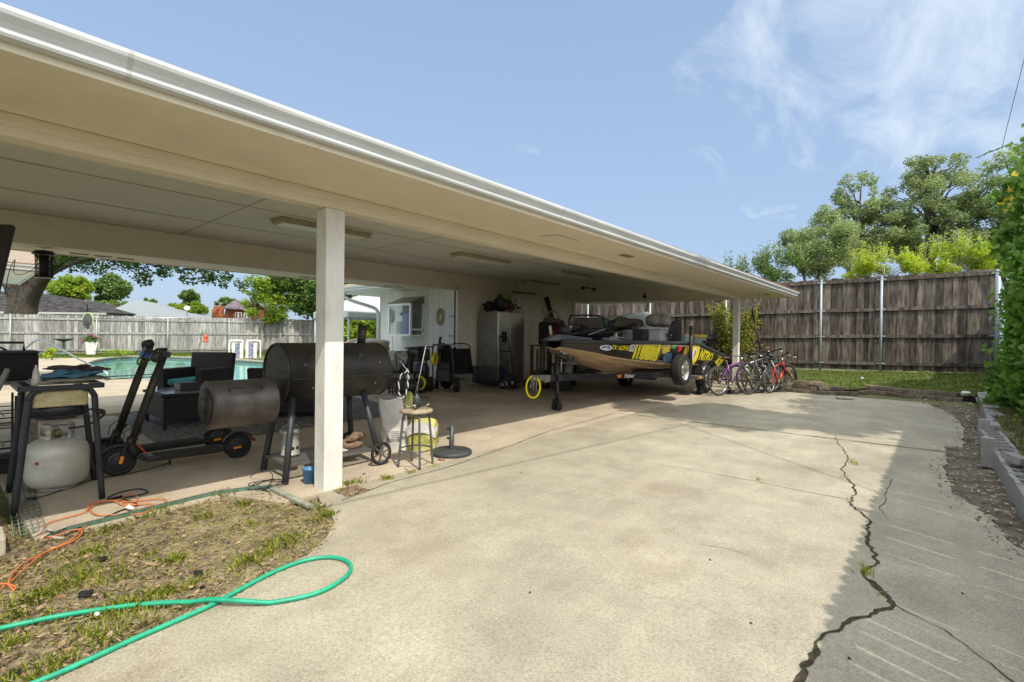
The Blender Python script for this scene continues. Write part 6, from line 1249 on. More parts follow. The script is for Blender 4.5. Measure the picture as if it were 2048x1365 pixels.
# ---- bicycles
M_tyre = mat('bike_tyre', (.05, .048, .046), .85, var=.3, scale=20); M_rimb = mat('bike_rim', (.50, .50, .50), .3, .8); M_sp = mat('spokes_steel', (.36, .34, .30), .4, .7)
def bike(label, loc, rz, r, wb, col, seatc, bars, lean=0., tint=None, rise=.0, basket=False):
    T = thing('bicycle', label, 'bicycle', loc, rz, 'bicycles parked beside the far carport post', rot=(lean, 0, rz))
    mf = mat('frame_'+col[0], col[1], .3, .3, var=.08, coat=.4)
    for x, nm in ((-wb/2, 'rear_wheel'), (wb/2, 'front_wheel')):
        b = MB(); b.ring((x, 0, r), r-.024, .024, (0, 1, 0), 36, 8); w = b.build(nm, M_tyre, T)
        b = MB(); b.ring((x, 0, r), r-.05, .010, (0, 1, 0), 36, 6); b.build('rim', M_rimb if col[2] else M_blk, w)
        b = MB()
        for k in range(20): a = k*2*PI/20; b.tube([(x, (.02 if k % 2 else -.02), r), (x+(r-.05)*math.cos(a), 0, r+(r-.05)*math.sin(a))], .0025, 4)
        b.cyl((x, -.05, r), (x, .05, r), .022, n=10); b.build('spokes', M_sp, w)
        if x < 0: b = MB(); b.lathe([(.0, -.01), (.06, -.01), (.035, .02), (0, .025)], (x, -.04, r), 18, (0, -1, 0)); b.build('cassette', mat('rusty_cog', (.16, .11, .06), .5, .6), w)
    bb = Vector((-.10, 0, r-.04)); st = Vector((-.22, 0, r+.34+rise)); hd = Vector((wb/2-.26, 0, r+.40+rise)); hl = Vector((wb/2-.22, 0, r+.27+rise)); ra = Vector((-wb/2, 0, r))
    b = MB(); tr = .021
    for p, q, s_ in ((bb, st, tr), (st-Vector((0, 0, .04)), hd, tr), (bb, hl, tr*1.25), (hd, hl, tr*1.3)): b.cyl(p, q, s_, n=10)
    for s_ in (-1, 1): b.tube([bb+Vector((0, s_*.03, 0)), ra+Vector((0, s_*.06, 0))], .010, 6); b.tube([st+Vector((0, s_*.02, -.06)), ra+Vector((0, s_*.06, 0))], .009, 6)
    b.build('frame', mf, T)
    b = MB()
    for s_ in (-1, 1): b.tube([hl+Vector((.01, s_*.045, -.02)), Vector((wb/2, s_*.055, r))], [.017, .012], 8)
    b.beam(hl+Vector((.01, -.05, -.02)), hl+Vector((.01, .05, -.02)), .03, .03); b.build('fork', mat('fork_'+col[0], tint or col[1], .35, .4), T)
    b = MB(); b.cyl(st, st+Vector((-.03, 0, .12)), .013, n=8); sp = b.build('seat_post', M_chrome, T)
    b = MB(); b.blob(st+Vector((-.03, 0, .15)), (.14, .07, .03), 10, .08, 5); b.build('saddle', mat('saddle_'+seatc[0], seatc[1], .6), T)
    b = MB(); h0 = hd+Vector((-.02, 0, .10)); w_ = bars; b.cyl(hd, h0, .015, n=8); b.tube(catm([h0+Vector((-.06, -w_, .05)), h0+Vector((.04, -w_*.4, .03)), h0+Vector((.05, 0, 0)), h0+Vector((.04, w_*.4, .03)), h0+Vector((-.06, w_, .05))], 5), .012, 8); H = b.build('handlebar', M_chrome if col[2] else M_blk, T)
    for s_ in (-1, 1): b = MB(); b.tube([h0+Vector((-.04, s_*(w_-.05), .045)), h0+Vector((-.09, s_*(w_+.06), .055))], .017, 8); b.build('grip', M_rub, H); b = MB(); b.tube([h0+Vector((.04, s_*w_*.55, .03)), h0+Vector((.06, s_*w_*.9, .0))], .006, 5); b.build('brake_lever', M_chrome, H)
    b = MB(); b.tube(catm([h0+Vector((.04, .1, .03)), h0+Vector((.14, .05, -.05)), hl+Vector((.05, .02, 0))], 5), .004, 5); b.tube(catm([h0+Vector((.04, -.1, .03)), h0+Vector((.1, -.06, -.12)), st+Vector((.1, -.02, -.05))], 5), .004, 5); b.build('cable', M_rub, T)
    b = MB(); b.ring(bb+Vector((0, -.06, 0)), .085, .008, (0, 1, 0), 24, 5); b.ring(bb+Vector((0, -.06, 0)), .05, .006, (0, 1, 0), 18, 5); b.beam(bb+Vector((0, -.08, 0)), bb+Vector((.10, -.085, -.13)), .02, .012); b.beam(bb+Vector((0, .06, 0)), bb+Vector((-.10, .085, .13)), .02, .012)
    b.tube([bb+Vector((0, -.06, .08)), ra+Vector((0, -.045, .05))], .005, 4); b.tube([bb+Vector((0, -.06, -.08)), ra+Vector((0, -.045, -.05))], .005, 4)
    b.box(bb.x+.08, bb.x+.18, -.17, -.09, bb.z-.145, bb.z-.12); b.box(bb.x-.18, bb.x-.08, .09, .17, bb.z+.12, bb.z+.145); b.build('crankset', mat('crank_steel', (.25, .24, .22), .4, .7), T)
    if basket: b = MB(); b.box(hd.x+.0, hd.x+.14, -.1, .1, hd.z-.02, hd.z+.08); b.build('handlebar_bag', mat('bag_grey', (.05, .055, .065), .7), T, bevel=.01)
    return T
def bk_place(u, v, label, rz, r, wb, *a, **k):
    p = G(u, v); d = Vector((math.cos(rz), math.sin(rz), 0)); q = p+d*wb/2; bike(label, (q.x, q.y, zg(q.x, q.y)-.003), rz, r, wb, *a, **k)
bk_place(1438, 792, 'purple and white bicycle with silver wheels, nearest the boat trailer', rad(66), .325, 1.02, ('purple', (.22, .07, .28), True), ('brown', (.05, .03, .028)), .26, lean=rad(-4), tint=(.5, .5, .45))
bk_place(1474, 788, 'silver framed bicycle second from the trailer, behind the purple one', rad(62), .33, 1.02, ('silver', (.45, .45, .46), True), ('black', (.02, .02, .02)), .28, lean=rad(-3), rise=.03, basket=True)
bk_place(1497, 790, 'grey mountain bike with wide black handlebar and the largest wheels', rad(70), .36, 1.08, ('grey', (.30, .32, .35), False), ('black', (.02, .02, .02)), .36, lean=rad(-6), rise=.07, basket=True)
bk_place(1520, 787, 'black bicycle mostly hidden between the grey and the red bikes', rad(66), .33, 1.02, ('black', (.03, .03, .03), False), ('black', (.02, .02, .02)), .30, lean=rad(-8))
bk_place(1540, 787, 'small red bicycle with black grips beside the shovel', rad(74), .255, .92, ('red', (.48, .03, .03), True), ('black', (.02, .02, .02)), .34, lean=rad(-6), rise=.03)
p = G(1557, 783); T = thing('shovel', 'brown bladed shovel with D handle leaning blade down beside the red bicycle', 'shovel', p)
tp = DP(1537, 702, (p-Vector(CP)).dot(Vector(cf))+.15)-p
b = MB(); d = tp.normalized(); a, _, c_ = basis(d, (-.5, -.8, 0)); a = Vector((cr[0], cr[1], 0))
b.grid(lambda i, j: a*((i-.5)*.21*(1-.15*(1-j)))+d*(.34*j+.0)+Vector((-.3, -.9, 0))*(.02*math.sin(PI*i))+d*(-.03*math.sin(PI*i))*(1-j), 10, 8, .5); b.build('blade', mat('rust_blade', (.12, .065, .05), .7, .3, var=.3), T, thick=.006)
b = MB(); b.cyl(d*.28, tp, .015, n=10); b.build('shaft', mat('pale_shaft', (.45, .38, .33), .6), T)
b = MB(); b.tube([tp, tp+a*.06+d*.08, tp-a*.06+d*.08], .012, 8, closed=True); b.build('handle', mat('rust_orange', (.30, .12, .06), .6), T)
b = MB(); e0 = DP(1519, 690, 12.2); e1 = DP(1504, 620, 12.4); p = G(1524, 778); b.tube([Vector((p.x-.1, p.y+.4, zg(p.x, p.y))), e0, e1], .018, 8); solo(b, 'long_pole', M_blk, 'long black pole standing up behind the handlebars against the shrub', 'pole')
b = MB(); c = G(1460, 788); rr = random.Random(3)
for k in range(9): b.tube([c+Vector((rr.uniform(-.1, .1), rr.uniform(-.1, .1), .01)), c+Vector((rr.uniform(-.12, .12), rr.uniform(-.12, .12), .05)), c+Vector((rr.uniform(-.1, .1), rr.uniform(-.1, .1), .08))], .012, 5)
solo(b, 'tangled_lock', M_blk, 'tangled black bicycle lock on the ground by the purple bicycle', 'lock')

# ---- smaller gear heaped on the boat
rr = random.Random(44)
def heap(u, v, s, r_, m, nm, label, cat, seed, sq=1.): b = MB(); b.blob(at_boat(u, v, s), r_, 12, .32, seed, sq=sq); return solo(b, nm, m, label, cat)
heap(1222, 652, 2.2, (.16, .2, .13), mat('charcoal_cloth', (.045, .045, .05), .9), 'life_jacket', 'dark life jacket heaped left of the rolled olive cover', 'life jacket', 101)
heap(1272, 657, 2.6, (.12, .16, .10), mat('olive_cloth', (.10, .085, .065)), 'olive_sack', 'small olive sack at the right end of the rolled cover', 'sack', 102)
heap(1150, 655, 1.0, (.10, .14, .09), mat('plum_cloth', (.07, .04, .06), .9), 'plum_cushion', 'dull plum cushion behind the trolling motor head', 'cushion', 103)
b = MB(); c = at_boat(1256, 668, 2.0); b.box(c.x-.1, c.x+.06, c.y-.06, c.y+.2, DKZ, DKZ+.22); solo(b, 'grey_tub', mat('tub_grey', (.22, .22, .22), .6), 'plain grey tub left of the dark ribbed crate', 'tub', bevel=.02)
b = MB(); b.tube([at_boat(1140, 668, .9), at_boat(1232, 645, 2.8)], .014, 6); b.tube([at_boat(1150, 660, 1.), at_boat(1212, 664, 1.8)], .010, 6); solo(b, 'rod_pair', M_plas, 'two dark rods lying across the bow gear', 'rods')
b = MB(); b.cyl(at_boat(1136, 664, .4), at_boat(1136, 664, .4)+Vector((0, 0, .05)), .03); b.blob(at_boat(1141, 655, .5), (.03, .03, .035), 8, .1); solo(b, 'bow_light', mat('lamp_pale', (.5, .48, .42), .4), 'small pale bow light knob beside the motor head', 'light')
b = MB(); c = at_boat(1350, 683, 3.3); b.tube(catm([c+Vector((0, -.2, 0)), c+Vector((.03, -.05, .07)), c+Vector((0, .1, .02)), c+Vector((.03, .25, .06))], 6), .012, 6); solo(b, 'dark_cable', M_blk, 'dark cable on the deck in front of the tall black seat', 'cable')
b = MB(); c = at_boat(1322, 676, 2.9); b.box(c.x-.06, c.x+.08, c.y-.08, c.y+.1, DKZ, DKZ+.12); solo(b, 'small_black_box', M_plas, 'small black box right of the pale cooler', 'box', bevel=.01)
# ================================================================== VEGETATION AND BACKGROUND
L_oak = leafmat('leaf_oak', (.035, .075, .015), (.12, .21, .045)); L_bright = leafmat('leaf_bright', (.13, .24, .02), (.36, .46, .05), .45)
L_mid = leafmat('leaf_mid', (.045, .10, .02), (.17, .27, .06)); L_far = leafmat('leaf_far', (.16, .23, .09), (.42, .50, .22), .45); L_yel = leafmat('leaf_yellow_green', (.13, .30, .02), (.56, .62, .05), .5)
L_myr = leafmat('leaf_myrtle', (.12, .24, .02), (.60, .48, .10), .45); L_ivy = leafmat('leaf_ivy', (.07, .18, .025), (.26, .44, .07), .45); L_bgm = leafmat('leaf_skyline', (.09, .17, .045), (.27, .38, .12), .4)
M_bark = mat('bark_grey', (.06, .045, .033), .95, var=.5, scale=10, bump=1., bscale=30, col2=(.17, .135, .11), stretch=(3, 3, .6))
M_barkp = mat('bark_pale', (.38, .34, .29), .8, var=.25, scale=10)
def clumps(c, rd, n, rc, seed, zlo=-1., shell=.55):
    q = random.Random(seed); C_ = []; R_ = []
    while len(C_) < n:
        v = Vector((q.gauss(0, 1), q.gauss(0, 1), q.gauss(0, 1))).normalized()*q.uniform(shell, 1.)
        if v.z < zlo: continue
        C_.append((c[0]+v.x*rd[0], c[1]+v.y*rd[1], c[2]+v.z*rd[2])); R_.append(rc*q.uniform(.6, 1.3))
    return C_, R_
def tree(name, label, cat, base, ells, nleaf, ls, ml, mb=None, tr=.15, fork=.35, group=None, seed=1, asp=.55, branches=True, droop=0., tlo=0., thi=1., flat=.8, nb=1):
    T = thing(name, label, cat, base, 0, group); base = Vector(base); mb = mb or M_bark; q = random.Random(seed); CC = []; RR = []
    for i, (c, rd, n, rc) in enumerate(ells):
        a, r_ = clumps(c, rd, n, rc, seed*31+i); CC += a; RR += r_
    b = MB(); top = Vector(np.mean([e[0] for e in ells], 0)); f = base.lerp(top, fork); f.x += q.uniform(-.1, .1)
    b.tube([base-Vector((0, 0, .05)), base.lerp(f, .5)+Vector((q.uniform(-.05, .05), 0, 0)), f], [tr*1.25, tr, tr*.85], 10)
    if branches:
        for (c, rd, n, rc) in ells:
            c = Vector(c); m = f.lerp(c, .5)+Vector((q.uniform(-.1, .1)*rd[0], 0, .1*rd[2])); b.tube([f, m, c], [tr*.7, tr*.5, tr*.28], 7)
        for k, p in enumerate(CC):
            if q.random() < .65*nb:
                e = min(ells, key=lambda e: (Vector(e[0])-Vector(p)).length); s_ = f.lerp(Vector(e[0]), q.uniform(.5, 1)); p = Vector(p); m = s_.lerp(p, .5)+Vector((0, 0, .12*(p-s_).length)); b.tube([s_, m, p], [tr*.26, tr*.16, tr*.05], 5)
    b.build('trunk', mb, T, world=True)
    crown('crown', CC, RR, nleaf, ls, ml, T, flat, tlo, thi, asp, droop, off=base)
    return T
def E_(u, v, D, ru, rv, rd=None, n=20, rc=.5):   # an ellipsoid of crown seen at (u,v) with pixel radii
    p = DP(u, v, D); return ((p.x, p.y, p.z), (ru*D/FOC, (rd or ru*D/FOC), rv*D/FOC), n, rc)
def gbase(u, D, z=None): p = DP(u, 690, D); return (p.x, p.y, .35 if z is None else z)
# big trees beyond the right fence
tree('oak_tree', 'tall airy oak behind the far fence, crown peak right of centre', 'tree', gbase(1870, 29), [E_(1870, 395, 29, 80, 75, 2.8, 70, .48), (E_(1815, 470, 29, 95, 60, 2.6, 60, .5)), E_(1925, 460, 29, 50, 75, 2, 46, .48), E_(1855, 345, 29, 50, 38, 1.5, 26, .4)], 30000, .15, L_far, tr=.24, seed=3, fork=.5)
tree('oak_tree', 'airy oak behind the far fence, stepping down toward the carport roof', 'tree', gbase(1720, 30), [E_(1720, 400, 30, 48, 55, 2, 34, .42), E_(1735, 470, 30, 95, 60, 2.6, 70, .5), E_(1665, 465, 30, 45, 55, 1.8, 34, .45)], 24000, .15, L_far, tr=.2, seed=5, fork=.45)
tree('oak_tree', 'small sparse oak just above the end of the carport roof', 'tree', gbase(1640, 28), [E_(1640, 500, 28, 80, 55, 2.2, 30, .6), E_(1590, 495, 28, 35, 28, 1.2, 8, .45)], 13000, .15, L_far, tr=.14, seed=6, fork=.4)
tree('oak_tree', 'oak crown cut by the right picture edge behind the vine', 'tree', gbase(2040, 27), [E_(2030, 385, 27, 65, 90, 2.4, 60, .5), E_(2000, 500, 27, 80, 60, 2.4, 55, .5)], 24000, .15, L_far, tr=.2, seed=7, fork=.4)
SHG = 'shrubs growing over the far fence'
for (u, v, ru, rv, nl, sd, lb, lm) in ((1910, 522, 78, 44, 9000, 11, 'highest bright yellow green shrub at the right end of the far fence', L_yel), (1768, 528, 82, 24, 6500, 12, 'low broad bright shrub in the middle of the far fence top', L_yel), (1558, 532, 50, 36, 4200, 13, 'green shrub rising above the roof corner behind the fence', L_mid), (1468, 540, 24, 20, 700, 14, 'small sprig of shrub peeping over the carport roof end', L_mid)):
    p = DP(u, v, 17.5)
    T = tree('fence_shrub', lb, 'shrub', (p.x, p.y, .3), [((p.x, p.y, p.z-.1), (ru*17.5/FOC, .8, rv*17.5/FOC), 26, .28)], nl, .085, lm, M_barkp, tr=.05, group=SHG, seed=sd, fork=.6, tlo=.25)
    # upright whips
    b = MB(); q = random.Random(sd); P = []
    for k in range(max(5, int(ru/2.4))):
        x0 = q.uniform(-1, 1); rt = DP(u+x0*ru, v, 17.5+q.uniform(-.6, .6)); tp = rt+Vector((q.uniform(-.1, .1), 0, (rv*(1-.5*x0*x0)+q.uniform(4, 22))*17.5/FOC)); b.tube([rt, tp], [.008, .003], 4)
        for j in range(26): f_ = q.uniform(.1, 1); c = rt.lerp(tp, f_); P.append((c.x-p.x+q.uniform(-.07, .07), c.y-p.y+q.uniform(-.07, .07), c.z-.3+q.uniform(-.04, .04)))
    b.build('stems', M_barkp, T, world=True); V, F = leafpts(np.array(P), .085); npmesh('shoots', V, F, np.random.default_rng(sd).uniform(.35, 1, len(P)), lm, T)
# crape myrtle in front of the fence, behind the far post
T = thing('crape_myrtle', 'leggy crape myrtle with reddish tips between the far post and the fence', 'shrub', (DP(1475, 690, 15.4).x, DP(1475, 690, 15.4).y, .3)); o = T.location
b = MB(); P = []; q = random.Random(9)
for k in range(34):
    u = q.choice((q.uniform(1410, 1545), q.uniform(1425, 1540))); vt = 602+q.uniform(0, 30)+abs(u-1478)*.10; D = 15.4+q.uniform(-.45, .45); tp = DP(u, vt, D); rt = Vector((o.x+q.uniform(-.25, .25), o.y+q.uniform(-.25, .25), .3)); m = rt.lerp(tp, .5)+Vector((0, 0, .1)); b.tube([rt, m, tp], [.014, .010, .004], 5)
    for j in range(210): f_ = q.uniform(.28, 1.02); c = (rt*(1-f_)**2+m*2*f_*(1-f_)+tp*f_*f_) if 0 else (rt.lerp(m, f_*2) if f_ < .5 else m.lerp(tp, f_*2-1)); w = .17*(1.15-f_); P.append((c.x-o.x+q.gauss(0, w), c.y-o.y+q.gauss(0, w), c.z-o.z+q.gauss(0, w*.8)))
b.build('stems', M_barkp, T, world=True); V, F = leafpts(np.array(P), .075); npmesh('foliage', V, F, np.random.default_rng(3).uniform(0, 1, len(P))**1.2, L_myr, T)
# climbing vine on the side fence, right edge
T = thing('climbing_vine', 'dense dark green climbing vine hanging at the right edge', 'vine', (1.15, 9.6, .2)); P = []; q = np.random.default_rng(4)
def vine(n, y0, y1, x0, zt, thick, zb=.45):
    y = q.uniform(y0, y1, n); z = zb+(zt(y)-zb)*q.uniform(0, 1, n)**.85
    bulge = .16*np.sin(z*2.3+y*1.7)+.10*np.sin(z*5.1-y*3.3)+.06*np.sin(z*11+y*7); x = x0-thick*q.uniform(.55, 1, n)-bulge; return np.stack([x-1.15, y-9.6, z-.2], 1)
A_ = vine(5200, 8.3, 12.2, 1.34, lambda y: 3.9-.10*np.abs(y-9.6)+.2*np.sin(y*3), .36)
low = vine(900, 9.2, 12.2, 1.2, lambda y: .9+0*y, .32, .25)
B_ = vine(5200, 8.3, 12.2, 1.31, lambda y: 4.0-.12*np.abs(y-9.6)+.3*np.sin(y*5), .42); B_[:, :] += q.normal(0, .05, B_.shape)
V, F = leafpts(B_, .085, .8, droop=.6, up=.2); npmesh('young_leaves', V, F, q.uniform(.4, 1, len(B_)), L_ivy, T)
P = np.concatenate([A_, low]); V, F = leafpts(P, .14, .85, droop=.8, up=.1); npmesh('foliage', V, F, q.uniform(0, 1, len(P))**1.3, L_ivy, T)
P = np.array([(.66+q.normal(0, .03)-1.15, 9.0+q.normal(0, .25)-9.6, 3.0+q.normal(0, .12)) for _ in range(14)]); V, F = leafpts(P, .09, .85, .8, .1); npmesh('yellow_leaves', V, F, np.ones(len(P)), leafmat('leaf_yellowed', (.5, .42, .03), (.55, .5, .05)), T)
b = MB(); rr = random.Random(2)
for k in range(14): y = rr.uniform(8.4, 12); b.tube([(1.2, y, .2), (1.12, y+.1, 1.4), (1.15, y-.1, 2.6), (1.1, y+.1, 3.6)], [.02, .015, .01, .006], 5)
b.tube([(1.1, 9.4, 3.7), (.75, 9.9, 4.15), (.42, 10.6, 4.22)], .006, 5)
b.box(1.20, 1.24, 8.3, 12.2, 2.0, 3.75); b.build('stems', M_bark, T, world=True)
V, F = leafpts(np.array([(.42+.33*i/16+.0-1.15+q.normal(0, .01), 10.6-.7*i/16-9.6, 4.22-.07*i/16-.2) for i in range(17)]), .07); npmesh('trailing_leaves', V, F, np.full(17, .1), L_ivy, T)
p = DP(1996, 640, 12.0); b = MB(); b.cyl((p.x, p.y, .3), (p.x, p.y, 3.05), .035, n=12); b.lathe([(.04, 0), (.04, .03), (.02, .05), (0, .055)], (p.x, p.y, 3.05), 12); solo(b, 'gate_post', M_galv, 'galvanised corner post between the far fence and the vine', 'post')
# big tree out past the side fence: it only throws the shade over the drive
tree('shade_tree', 'broad dark tree standing outside the side fence, shading the driveway', 'tree', (4.6, 8.0, .2), [((3.1, 6.4, 8.0), (2.1, .85, .6), 44, .42), ((5.9, 9.8, 8.0), (1.5, 3.9, .9), 60, .6)], 34000, .22, L_oak, tr=.25, seed=21, fork=.5)
# ------------------------------------------------------------------ beyond the pool
ZY = .3
T = tree('live_oak', 'massive old oak with dark forked trunk behind the pool fence', 'tree', (DP(48, 640, 33).x, DP(48, 640, 33).y, .2), [E_(300, 505, 31, 60, 24, 2.5, 16, .75), E_(190, 512, 31, 75, 30, 2.5, 18, .8), E_(410, 520, 30, 70, 22, 2.2, 18, .6), E_(105, 500, 32, 60, 40, 2.5, 14, .9), E_(455, 560, 30, 32, 22, 1.2, 10, .42), E_(280, 540, 31, 60, 28, 2., 14, .5), E_(395, 548, 30, 50, 22, 1.6, 12, .45), E_(150, 525, 32, 40, 20, 2, 9, .5), E_(350, 460, 31, 160, 40, 4, 26, 1.1)], 15000, .24, L_oak, tr=.2, seed=31, fork=.1, branches=False, thi=.8)
b = MB()
for pts, rs in ((((30, 650, 33), (38, 600, 33), (12, 555, 33), (-40, 500, 33)), (.72, .6, .42, .3)), (((52, 650, 33), (56, 605, 33), (84, 560, 32.6), (120, 520, 32)), (.6, .55, .38, .28)), (((45, 640, 33), (52, 590, 33), (62, 540, 33), (70, 490, 33)), (.6, .55, .42, .35)), (((84, 560, 32.6), (160, 522, 31.5), (300, 500, 31), (410, 512, 30)), (.16, .12, .08, .04)), (((120, 520, 32), (220, 500, 31), (330, 470, 31), (450, 530, 30)), (.14, .10, .06, .03))):
    b.tube(catm([DP(*p) for p in pts], 5), list(np.interp(np.linspace(0, len(rs)-1, 5*(len(pts)-1)+1), range(len(rs)), rs)), 10)
b.build('limbs', mat('bark_dark', (.025, .02, .016), .95, var=.5, scale=8, bump=1., bscale=20, col2=(.10, .085, .07), stretch=(3, 3, .6)), T, world=True)
BG = 'leafy trees on the skyline beyond the neighbouring roofs'
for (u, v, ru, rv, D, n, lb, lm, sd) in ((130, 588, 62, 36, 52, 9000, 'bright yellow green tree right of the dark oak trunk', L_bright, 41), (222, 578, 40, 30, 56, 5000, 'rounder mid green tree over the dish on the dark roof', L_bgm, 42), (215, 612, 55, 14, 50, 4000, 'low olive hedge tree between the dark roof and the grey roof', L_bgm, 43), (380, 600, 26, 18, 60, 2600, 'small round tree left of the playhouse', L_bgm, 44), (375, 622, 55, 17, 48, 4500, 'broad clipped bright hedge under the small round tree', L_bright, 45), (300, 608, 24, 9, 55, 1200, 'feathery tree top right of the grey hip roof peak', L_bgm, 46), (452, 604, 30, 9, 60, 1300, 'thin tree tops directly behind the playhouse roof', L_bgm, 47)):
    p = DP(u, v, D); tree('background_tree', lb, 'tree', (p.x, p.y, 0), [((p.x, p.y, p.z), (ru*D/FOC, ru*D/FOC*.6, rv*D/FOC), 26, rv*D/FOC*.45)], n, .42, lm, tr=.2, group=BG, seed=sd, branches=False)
p = DP(525, 700, 27.5)
T = tree('young_tree', 'slender young tree with pale trunk and bright leaves before the pool fence', 'tree', (p.x, p.y, ZY), [E_(540, 575, 27.5, 36, 26, 1., 22, .4), E_(535, 615, 27.5, 34, 26, 1., 20, .4), E_(505, 600, 27.5, 16, 28, .7, 8, .3)], 7500, .16, L_bright, M_barkp, tr=.06, seed=51, fork=.42)
tree('backyard_tree', 'dark leafy tree filling the corner between young tree and post', 'tree', gbase(640, 29), [E_(600, 565, 29, 40, 40, 1.6, 24, .7), E_(650, 590, 29, 60, 45, 2, 30, .7)], 14000, .22, L_mid, tr=.14, seed=52, fork=.4)
tree('backyard_tree', 'light green bushy tree seen between post and canopy pole', 'tree', gbase(715, 25), [E_(722, 660, 25, 34, 38, 1.5, 26, .5), E_(700, 590, 26, 40, 40, 1.5, 18, .6)], 10000, .2, L_bright, tr=.1, seed=53, fork=.4)
# neighbouring roofs
def hip(label, pts, D, dep, m, wall=True, wcol=None, name='neighbour_house'):   # pts = eave left, peak(s), eave right in the picture at distance D
    (ul, vl), (ua, va), (ub, vb), (ur, vr) = pts; L_ = DP(ul, vl, D); R_ = DP(ur, vr, D); A1 = DP(ua, va, D+dep/2); A2 = DP(ub, vb, D+dep/2); bk = Vector(cf)*dep; bk.z = 0
    R_.z = L_.z; A2.z = A1.z; BL, BR = L_+bk, R_+bk; BL.z = BR.z = L_.z; T = thing(name, label, 'house', (L_.x, L_.y, 0))
    b = MB(); b.add([L_, R_, BR, BL, A1, A2], [(0, 1, 5, 4), (1, 2, 5), (2, 3, 4, 5), (3, 0, 4)]); b.build('roof', m, T, world=True, thick=.06)
    b = MB(); i = .5; c_ = (L_+R_+BL+BR)/4; q = [p.lerp(c_, .06) for p in (L_, R_, BR, BL)]; b.add([Vector((p.x, p.y, z)) for z in (0, L_.z-.05) for p in q], [(0, 1, 5, 4), (1, 2, 6, 5), (2, 3, 7, 6), (3, 0, 4, 7)]); b.build('wall', mat('pale_brick', (.30, .24, .19), .9, var=.3, scale=4), T, world=True)
    b = MB(); b.beam(L_+Vector((0, 0, -.08)), R_+Vector((0, 0, -.08)), .12, .16); b.build('gutter', mat('far_gutter', (.42, .45, .44), .5), T, world=True); return T
hip('neighbouring house with dark patchy shingle roof behind the oak trunk', ((-120, 622), (-40, 583), (66, 583), (212, 626)), 40, 10, mat('dark_roof', (.035, .035, .04), .95, var=.6, scale=1.6, col2=(.13, .11, .10), thr=(.45, .8), stretch=(1, 1, 6)))
hip('neighbouring house with pale grey hip roof in the middle of the fence line', ((182, 640), (268, 601), (282, 601), (405, 640)), 42, 10, mat('grey_roof', (.21, .235, .25), .95, var=.18, scale=12))
hip('neighbouring house with low grey roof directly left of the playhouse', ((400, 640), (440, 616), (470, 616), (560, 640)), 50, 10, mat('grey_roof', (.21, .235, .25)))
T = thing('playhouse', 'red brown wooden playhouse with shingle roof above the pool fence', 'playhouse', (DP(465, 640, 34).x, DP(465, 640, 34).y, 0)); d0 = Vector(cr).normalized(); d1 = Vector((cf[0], cf[1], 0)).normalized(); Mrd = mat('redwood', (.22, .07, .035), .85, var=.5, scale=4, tint=.2)
def PQ(u, v, dd=0.): return DP(u, v, 34)+d1*dd
b = MB(); a, c_, e, g_ = PQ(446, 640), PQ(507, 640), PQ(507, 618), PQ(452, 616); k = d1*1.8; b.add([a, c_, e, g_, a+k, c_+k, e+k, g_+k], [(0, 1, 2, 3), (4, 7, 6, 5), (0, 4, 5, 1), (0, 3, 7, 4), (1, 5, 6, 2), (3, 2, 6, 7)]); b.build('cabin', Mrd, T, world=True)
b = MB(); b.add([PQ(448, 618, -.2), PQ(512, 622, -.2), PQ(498, 601, .9), PQ(453, 600, .9), PQ(448, 618, 2), PQ(512, 622, 2)], [(0, 1, 2, 3), (3, 2, 5, 4)]); b.build('roof', mat('playhouse_roof', (.16, .13, .15), .9, var=.4, scale=4), T, world=True, thick=.06)
b = MB(); a = PQ(426, 636, .5); b.add([PQ(425, 636), PQ(446, 636), PQ(446, 612), PQ(431, 612), PQ(425, 622)], [(0, 1, 2, 3, 4)]); b.build('slatted_tower', mat('redwood_bright', (.36, .12, .05), .85, var=.4, scale=5), T, world=True, thick=.2)
for u in (478, 495): b = MB(); q = PQ(u, 631, -.06); b.add([q-d0*.22-Vector((0, 0, .2)), q+d0*.22-Vector((0, 0, .2)), q+d0*.22+Vector((0, 0, .2)), q-d0*.22+Vector((0, 0, .2))], [(0, 1, 2, 3)]); w = b.build('window', M_wh, T, world=True, thick=.03); b = MB(); [b.add([q-d1*.03+d0*(sx*.11-.07)+Vector((0, 0, sz*.1-.07)), q-d1*.03+d0*(sx*.11+.07)+Vector((0, 0, sz*.1-.07)), q-d1*.03+d0*(sx*.11+.07)+Vector((0, 0, sz*.1+.07)), q-d1*.03+d0*(sx*.11-.07)+Vector((0, 0, sz*.1+.07))], [(0, 1, 2, 3)]) for sx in (-1, 1) for sz in (-1, 1)]; b.build('pane', mat('dark_pane', (.04, .05, .07), .2), w, world=True)
for u, v, D, lb, m in ((174, 604, 40, 'dark satellite dish on the ridge of the dark roof', M_plas), (374, 617, 42, 'pale satellite dish on the edge of the grey hip roof', M_alu)):
    T = thing('satellite_dish', lb, 'satellite dish', DP(u, v, D)); b = MB(); b.lathe([(0, 0), (.13, .02), (.24, .06)], (0, 0, 0), 18, (.7, -.3, .5), cap=False); b.build('dish', m, T, thick=.02); b = MB(); b.tube([(0, 0, 0), (-.1, .05, -.7)], .035, 6); b.build('mast', m, T)
